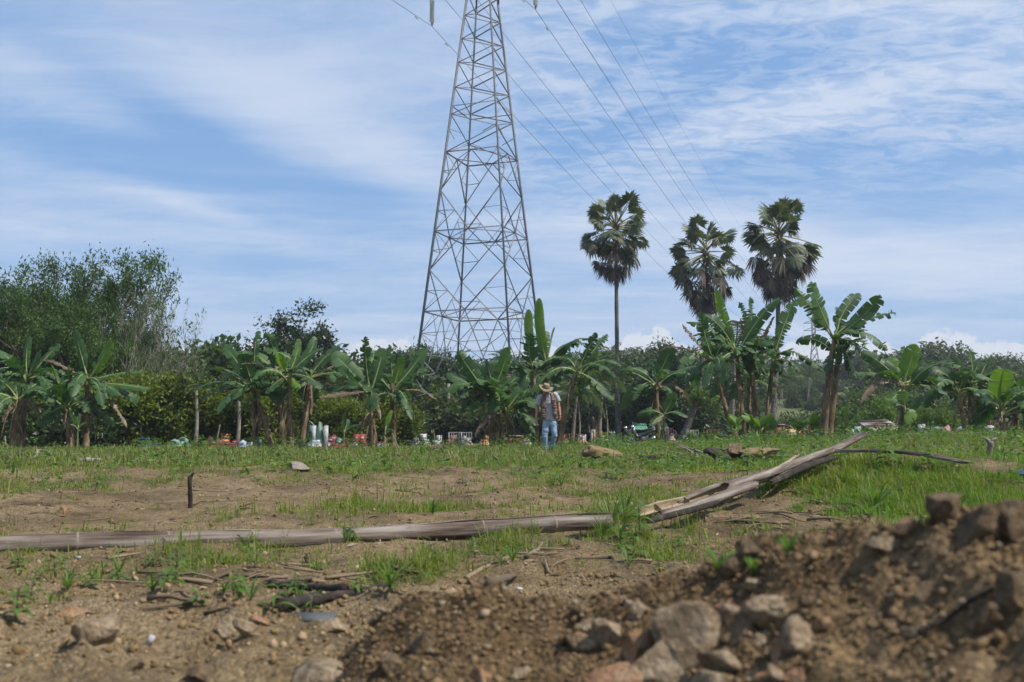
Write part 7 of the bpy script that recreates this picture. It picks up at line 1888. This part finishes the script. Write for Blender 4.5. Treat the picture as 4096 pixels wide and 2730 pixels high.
def blades(x, y, z, h, wd, r, lean=0.6, az_=None):
    """one bent three-piece blade per root"""
    n = len(x); a = r.uniform(0, 2 * math.pi, n) if az_ is None else az_; l = np.abs(r.normal(0, lean, n)) + .08
    d = np.column_stack([np.cos(a), np.sin(a), 0 * a]); s = np.column_stack([-np.sin(a), np.cos(a), 0 * a]) * r.choice([-1, 1], n)[:, None]
    P0 = np.column_stack([x, y, z]); W = wd[:, None] * .5; H = h[:, None]; l = l[:, None]
    up_ = np.array([0, 0, 1.0])
    P1 = P0 + up_ * H * np.clip(.55 - .14 * l, .16, 1) + d * H * .32 * l; P2 = P0 + up_ * H * np.clip(.95 - .45 * l, .10, 1) + d * H * .95 * l
    V = np.stack([P0 - s * W, P0 + s * W, P1 - s * W * .8, P1 + s * W * .8, P2], 1).reshape(-1, 3)
    b = (np.arange(n) * 5)[:, None]
    return V, [b + np.array([[0, 1, 3, 2]]), b + np.array([[2, 3, 4]])]


def sow(n, y0, y1, r, xspan=.60, keep=None, bias=1.0):
    y = y0 * (y1 / y0) ** (r.random(n) ** bias); x = r.uniform(-1, 1, n) * (xspan * y + .8)
    g = grassiness(x, y); clump = sstep(-.25, .45, vnoise(x * 9, y * 6, 11.0) + .5 * vnoise(x * 3, y * 2, 4.0)); k = r.random(n) < np.clip(.13 * (g > -.15) + sstep(.12, 1.05, g), 0, 1) * (.30 + .70 * clump) * (1 if keep is None else keep)
    return x[k], y[k]


def grass(name, n, y0, y1, per, hmin, hmax, wd, mat, label, seed, spread, lean=.6, bias=1.0, xspan=.60):
    r = np.random.default_rng(seed); x, y = sow(n, y0, y1, r, xspan, bias=bias)
    tall = .65 + .55 * sstep(-.3, .8, vnoise(x * .7, y * .7, 3.0)) + .35 * sstep(4, 12, x) * sstep(14, 22, y)
    tall = tall * (.35 + 1.25 * r.random(len(x)) ** 1.6)
    X = np.repeat(x, per) + r.normal(0, spread, len(x) * per); Yv = np.repeat(y, per) + r.normal(0, spread, len(x) * per)
    H = np.repeat(tall, per) * r.uniform(hmin, hmax, len(X)); W = wd * r.uniform(.6, 1.3, len(X)) * (1 + .02 * Yv)
    V, F = blades(X, Yv, ground_h(X, Yv) - .004, H, W, r, lean)
    return tag(link(name, mesh_from(name, V, F), mat), label, 'grass', kind='stuff')


grass('foreground_grass', 36000, 3.4, 9.5, 9, .03, .17, .0052, M_GRASS, 'green grass tufts around the bamboo pole', 1, .03, 1.0)
grass('patchy_grass', 25000, 8.5, 17, 7, .03, .16, .0082, M_GRASS, 'patchy green grass on the cleared soil', 2, .05, .95)
grass('field_grass', 17000, 14.5, 38, 7, .05, .25, .0125, M_GRASS_FAR, 'grass covering the field behind the cleared soil', 3, .09, .75, .8)
grass('far_grass', 5000, 34, 75, 6, .06, .17, .026, M_GRASS_FAR, 'rough grass between the bananas and graves', 4, .16, .5)
# lush low grass on the bank right of the split bamboo
M_LUSH = leaf_mat('lush_grass', (0.075, 0.150, 0.020), (0.115, 0.205, 0.030), 0.42, 0.5, (1.4, 1.5, .6), cc=(0.18, 0.24, 0.06), objvar=0.0)
r = np.random.default_rng(51); n = 9000; x = r.normal(4.0, 1.25, n); y = r.normal(8.6, 1.1, n)
k = (vnoise(x * 2.5, y * 2.5, 3.0) + .8 * vnoise(x * 7, y * 7, 5.0) + r.normal(0, .4, n) > -.25) & (y > 5.8) & (x > 2.2 + .25 * vnoise(y * 2, 4.0)) & (x < 7.5); x, y = x[k], y[k]; per = 6
X = np.repeat(x, per) + r.normal(0, .03, len(x) * per); Yv = np.repeat(y, per) + r.normal(0, .03, len(x) * per)
V, F = blades(X, Yv, ground_h(X, Yv) - .004, r.uniform(.03, .12, len(X)) * np.repeat(.5 + r.random(len(x)), per), .0062 * r.uniform(.7, 1.5, len(X)), r, 1.2)
tag(link('lush_grass', mesh_from('lush_grass', V, F), M_LUSH), 'lush bright grass on the bank right of the split bamboo', 'grass', kind='stuff')
# leafy low weeds mixed into the field grass
r = np.random.default_rng(31); x, y = sow(7000, 12, 42, r)
k = r.random(len(x)) < np.where(x > 2, .95, .4); x, y = x[k], y[k]; per = 7
X = np.repeat(x, per) + r.normal(0, .06, len(x) * per); Yv = np.repeat(y, per) + r.normal(0, .06, len(x) * per); Hh = r.uniform(.02, .24, len(X)) * np.where(X > 4, 1.15, .6)
V, F = leaves_mesh(np.column_stack([X, Yv, ground_h(X, Yv) + Hh]), np.column_stack([r.normal(0, 1, len(X)), r.normal(0, 1, len(X)), .5 + 0 * X]), r, .10, .045)
tag(link('field_weeds', mesh_from('field_weeds', V, F), M_WEED), 'low leafy weeds growing through the field grass', 'weeds', kind='stuff')
r = np.random.default_rng(32); x, y = sow(900, 3.6, 12, r); per = 6
X = np.repeat(x, per) + r.normal(0, .02, len(x) * per); Yv = np.repeat(y, per) + r.normal(0, .02, len(x) * per)
V, F = leaves_mesh(np.column_stack([X, Yv, ground_h(X, Yv) + r.uniform(.005, .06, len(X))]), np.column_stack([r.normal(0, 1, len(X)), r.normal(0, 1, len(X)), .5 + 0 * X]), r, .045, .018)
tag(link('creeping_weeds', mesh_from('creeping_weeds', V, F), M_WEED), 'small creeping weeds on the near soil', 'weeds', kind='stuff')

# taller weeds along the far edge of the field, at the foot of the bananas
r = np.random.default_rng(41); x = np.concatenate([r.uniform(-21, 21, 420), r.uniform(3, 22, 260)]); y = np.concatenate([r.uniform(33, 43, 420), r.uniform(27, 37, 260)]); k = vnoise(x * .6, y * .4, 4.0) + r.normal(0, .35, len(x)) > 0; x, y = x[k], y[k]; per = 30
hh = np.repeat(r.uniform(.15, .55, len(x)), per) * r.random(len(x) * per) ** .6; sp = .10 + .16 * (1 - hh); X = np.repeat(x, per) + r.normal(0, 1, len(hh)) * sp; Yv = np.repeat(y, per) + r.normal(0, 1, len(hh)) * sp
V, F = leaves_mesh(np.column_stack([X, Yv, ground_h(X, Yv) + hh]), np.column_stack([r.normal(0, 1, len(X)), r.normal(0, 1, len(X)), .6 + 0 * X]), r, .15, .055)
tag(link('edge_weeds', mesh_from('edge_weeds', V, F), M_WEED), 'taller leafy weeds along the far edge of the field', 'weeds', kind='stuff')

# single weeds that stand out
M_WEED_STEM = surf('weed_stem', [(0.3, (0.09, 0.12, 0.04)), (0.7, (0.20, 0.20, 0.08))], 5.0, 3, 0.6)


def weed(u, v, h, label, seed, kind='broad', n=7, ln=.10, wd=.045, mat=None, group='single weeds', at_=None):
    r = np.random.default_rng(seed); p = on_ground(u, v) if at_ is None else at_; o = empty('weed', tuple(p), label, 'weed', group)
    if kind == 'broad':
        t = np.linspace(0, 1, 5); lx = r.normal(0, .12, 2); P = np.column_stack([lx[0] * h * t, lx[1] * h * t, h * t]); m = MB(); m.tube(P, np.linspace(.006, .003, 5) * (h / .25) ** .5, 5); m.build('stalk', M_WEED_STEM, o)
        for q in range(n):
            s = .25 + .75 * (q // 2) / max(1, (n - 1) // 2); c = np.array([np.interp(s, t, P[:, k]) for k in range(3)]); a = (q // 2) * 1.57 + (q % 2) * math.pi + r.normal(0, .25); k_ = (1.15 - .45 * s)
            banana_leaf_like(o, c, a, ln * k_ * r.uniform(.8, 1.15), wd * k_, r, mat or M_WEED)
    else:
        for q in range(n):
            a = q * 2.4 + r.normal(0, .3); l = h * r.uniform(.7, 1.15); rch = r.uniform(.25, .95)
            t = np.linspace(0, 1, 8)[:, None]; d = np.array([math.cos(a), math.sin(a), 0]); P = d * l * rch * t ** 1.2 + EZ * l * (1.0 * t - .55 * rch * t ** 2.2)
            s = np.array([-math.sin(a), math.cos(a), 0]); W = wd * np.sin(np.clip(t * 2.6 + .35, 0, math.pi)) * .5
            V = np.concatenate([P - s * W, P - EZ * W * .3, P + s * W]); F = [(k, k + 1, k + 9, k + 8) for k in range(7)] + [(k + 8, k + 9, k + 17, k + 16) for k in range(7)]
            link('blade', mesh_from('blade', V, np.array(F), True), mat or M_WEED, o)
    return o


def banana_leaf_like(o, c, a, L, W, r, mat):
    t = np.linspace(0, 1, 7)[:, None]; d = np.array([math.cos(a), math.sin(a), 0]); s = np.array([-math.sin(a), math.cos(a), 0]); lift = r.uniform(.2, .7)
    P = c + d * L * t + EZ * L * (lift * t - (.35 + lift * .7) * t ** 2); w_ = W * .5 * np.sin(np.pi * np.clip(t, .02, .99) ** .8)
    V = np.concatenate([P - s * w_ + EZ * w_ * .35, P, P + s * w_ + EZ * w_ * .35]); F = [(k, k + 1, k + 8, k + 7) for k in range(6)] + [(k + 7, k + 8, k + 15, k + 14) for k in range(6)]
    link('leaf', mesh_from('leaf', V, np.array(F), True), mat, o)


for q, a in enumerate([
    (705, 2330, .22, 'broadleaf seedling with drooping pointed leaves below the pole at left', 'broad', 9, .16, .05), (655, 2370, .12, 'small broadleaf seedling beside the drooping one', 'broad', 7, .12, .035),
    (1560, 2360, .26, 'spiky grass tuft left of the dirt heap crest', 'blade', 16, .1, .009), (1570, 2375, .10, 'pale star-shaped seedling at the edge of the heap', 'broad', 7, .10, .025),
    (3500, 2045, .40, 'long bright strap-leaved grass clump on the right', 'blade', 17, .1, .028), (3480, 2070, .25, 'low arching strap-leaved shoot beside the bright clump', 'blade', 8, .1, .022),
    (2990, 1915, .34, 'young rounded-leaf sapling growing through the split bamboo', 'broad', 11, .15, .10), (2060, 2130, .12, 'tiny seedling in front of the pole near its right end', 'broad', 6, .09, .04),
    (2530, 2240, .24, 'dark broadleaf weed right of the pole end', 'broad', 11, .14, .06), (2515, 2270, .22, 'thin upright grass shoots before the heap', 'blade', 7, .1, .010), (2640, 2300, .12, 'small leafy weed at the edge of the heap', 'broad', 12, .07, .03),
    (2480, 2170, .26, 'grass clump right of the pole end', 'blade', 20, .1, .010), (1730, 2060, .20, 'dense grass clump behind the pole near the middle', 'blade', 26, .1, .012), (2245, 1945, .26, 'corn-like shoot with yellowish leaves in the middle of the field', 'blade', 10, .1, .024),
    (1400, 2170, .17, 'leafy weed against the pole at the middle', 'broad', 10, .10, .04), (1380, 2170, .20, 'thin grass tuft against the pole at the middle', 'blade', 14, .1, .008), (990, 2190, .20, 'grass tuft before the pole left of the middle', 'blade', 14, .1, .008),
    (60, 2490, .14, 'dark leafy weed at the lower left edge', 'broad', 14, .08, .04), (120, 2400, .16, 'leafy weed on the soil at the left edge', 'broad', 10, .09, .04), (380, 1965, .22, 'bushy light green seedling on the bare soil at left', 'broad', 16, .12, .05),
    (175, 1945, .20, 'yellowing wilted seedling at the left edge', 'broad', 7, .12, .03), (1085, 2455, .12, 'three-leaved seedling before the charred branches', 'broad', 6, .12, .035), (1240, 2450, .08, 'little star-shaped seedling left of the heap', 'broad', 6, .08, .022),
    (475, 2300, .22, 'grass tuft with upright blades on the left soil', 'blade', 15, .1, .008), (270, 2365, .14, 'dark green grass tuft at left', 'blade', 18, .1, .010), (610, 2370, .12, 'short dark grass tuft beside the seedling', 'blade', 18, .1, .008),
    (1900, 2230, .16, 'purplish stemmed weed before the pole', 'broad', 9, .07, .03), (2050, 2250, .20, 'grass tuft before the pole right of the middle', 'blade', 18, .1, .008), (1850, 1935, .14, 'small weed on the bare soil in the centre', 'broad', 8, .10, .04),
    (2445, 2125, .40, 'tall grass tuft hiding the right end of the bamboo pole', 'blade', 34, .1, .010), (2500, 2100, .36, 'tall leafy grass tuft between the pole and the split bamboo', 'blade', 30, .1, .012), (2410, 2165, .24, 'spreading grass tuft just below the end of the pole', 'blade', 26, .1, .009), (2560, 2150, .26, 'broadleaf weed before the low end of the split bamboo', 'broad', 12, .15, .06),
    (3020, 2310, .09, 'small sprout on the back of the heap', 'blade', 8, .1, .009), (3150, 2225, .09, 'bright sprout near the crest of the heap', 'blade', 8, .1, .009), (2870, 2290, .09, 'grassy sprout at the foot of the heap crest', 'blade', 9, .1, .009),
    (3560, 1880, .30, 'large dark-leaved weed on the bank at right', 'broad', 12, .20, .09), (3720, 1880, .22, 'drooping leafy weed on the bank near the cane stump', 'broad', 9, .16, .07), (2330, 1830, .20, 'tall grass clump left of the ochre boulder', 'blade', 40, .1, .016),
    (2560, 1830, .16, 'drooping two-leaved weed beyond the ochre boulder', 'broad', 5, .16, .07), (1690, 1785, .5, 'corn-like plant with drooping leaves in the field left of centre', 'blade', 9, .1, .06), (1850, 1840, .16, 'dark curled weed in the grass before the man', 'broad', 6, .14, .07),
    (870, 1800, .35, 'drooping light weed before the red graves', 'broad', 9, .2, .07)]):
    k_ = .62 if on_ground(a[0], a[1]).y < 6 else .85
    weed(a[0], a[1], a[2] * k_, a[3], 700 + q, a[4], a[5], a[6] * k_, a[7] * (k_ if a[4] == 'broad' else .8))

r = random.Random(5)
for q in range(46):
    u, v = (r.uniform(0, 1500), r.uniform(2230, 2440)) if q < 30 else (r.uniform(1500, 2900), r.uniform(2150, 2280))
    kd = 'blade' if r.random() < .55 else 'broad'; p = on_ground(u, v)
    if p.y < 2.9: continue
    weed(u, v, r.uniform(.04, .10), 'small green weed sprouting from the near soil', 900 + q, kd, r.randint(5, 11), r.uniform(.04, .08), r.uniform(.015, .03) if kd == 'broad' else .006, group='small weeds on the near soil')

# ------------------------------------------------------------------ humid air
hz = bpy.data.materials.new('humid_air'); hz.use_nodes = True; hz.node_tree.nodes.clear()
ho = hz.node_tree.nodes.new('ShaderNodeOutputMaterial'); hv = hz.node_tree.nodes.new('ShaderNodeVolumePrincipled')
hv.inputs['Color'].default_value = (0.86, 0.92, 1.0, 1); hv.inputs['Density'].default_value = HAZE; hv.inputs['Anisotropy'].default_value = 0.25
hz.node_tree.links.new(hv.outputs[0], ho.inputs['Volume'])
m = MB(); m.box((0, 640, 36.7), (3900, 1980, 76)); tag(m.build('haze', hz), 'thin humid haze over the land', kind='stuff')
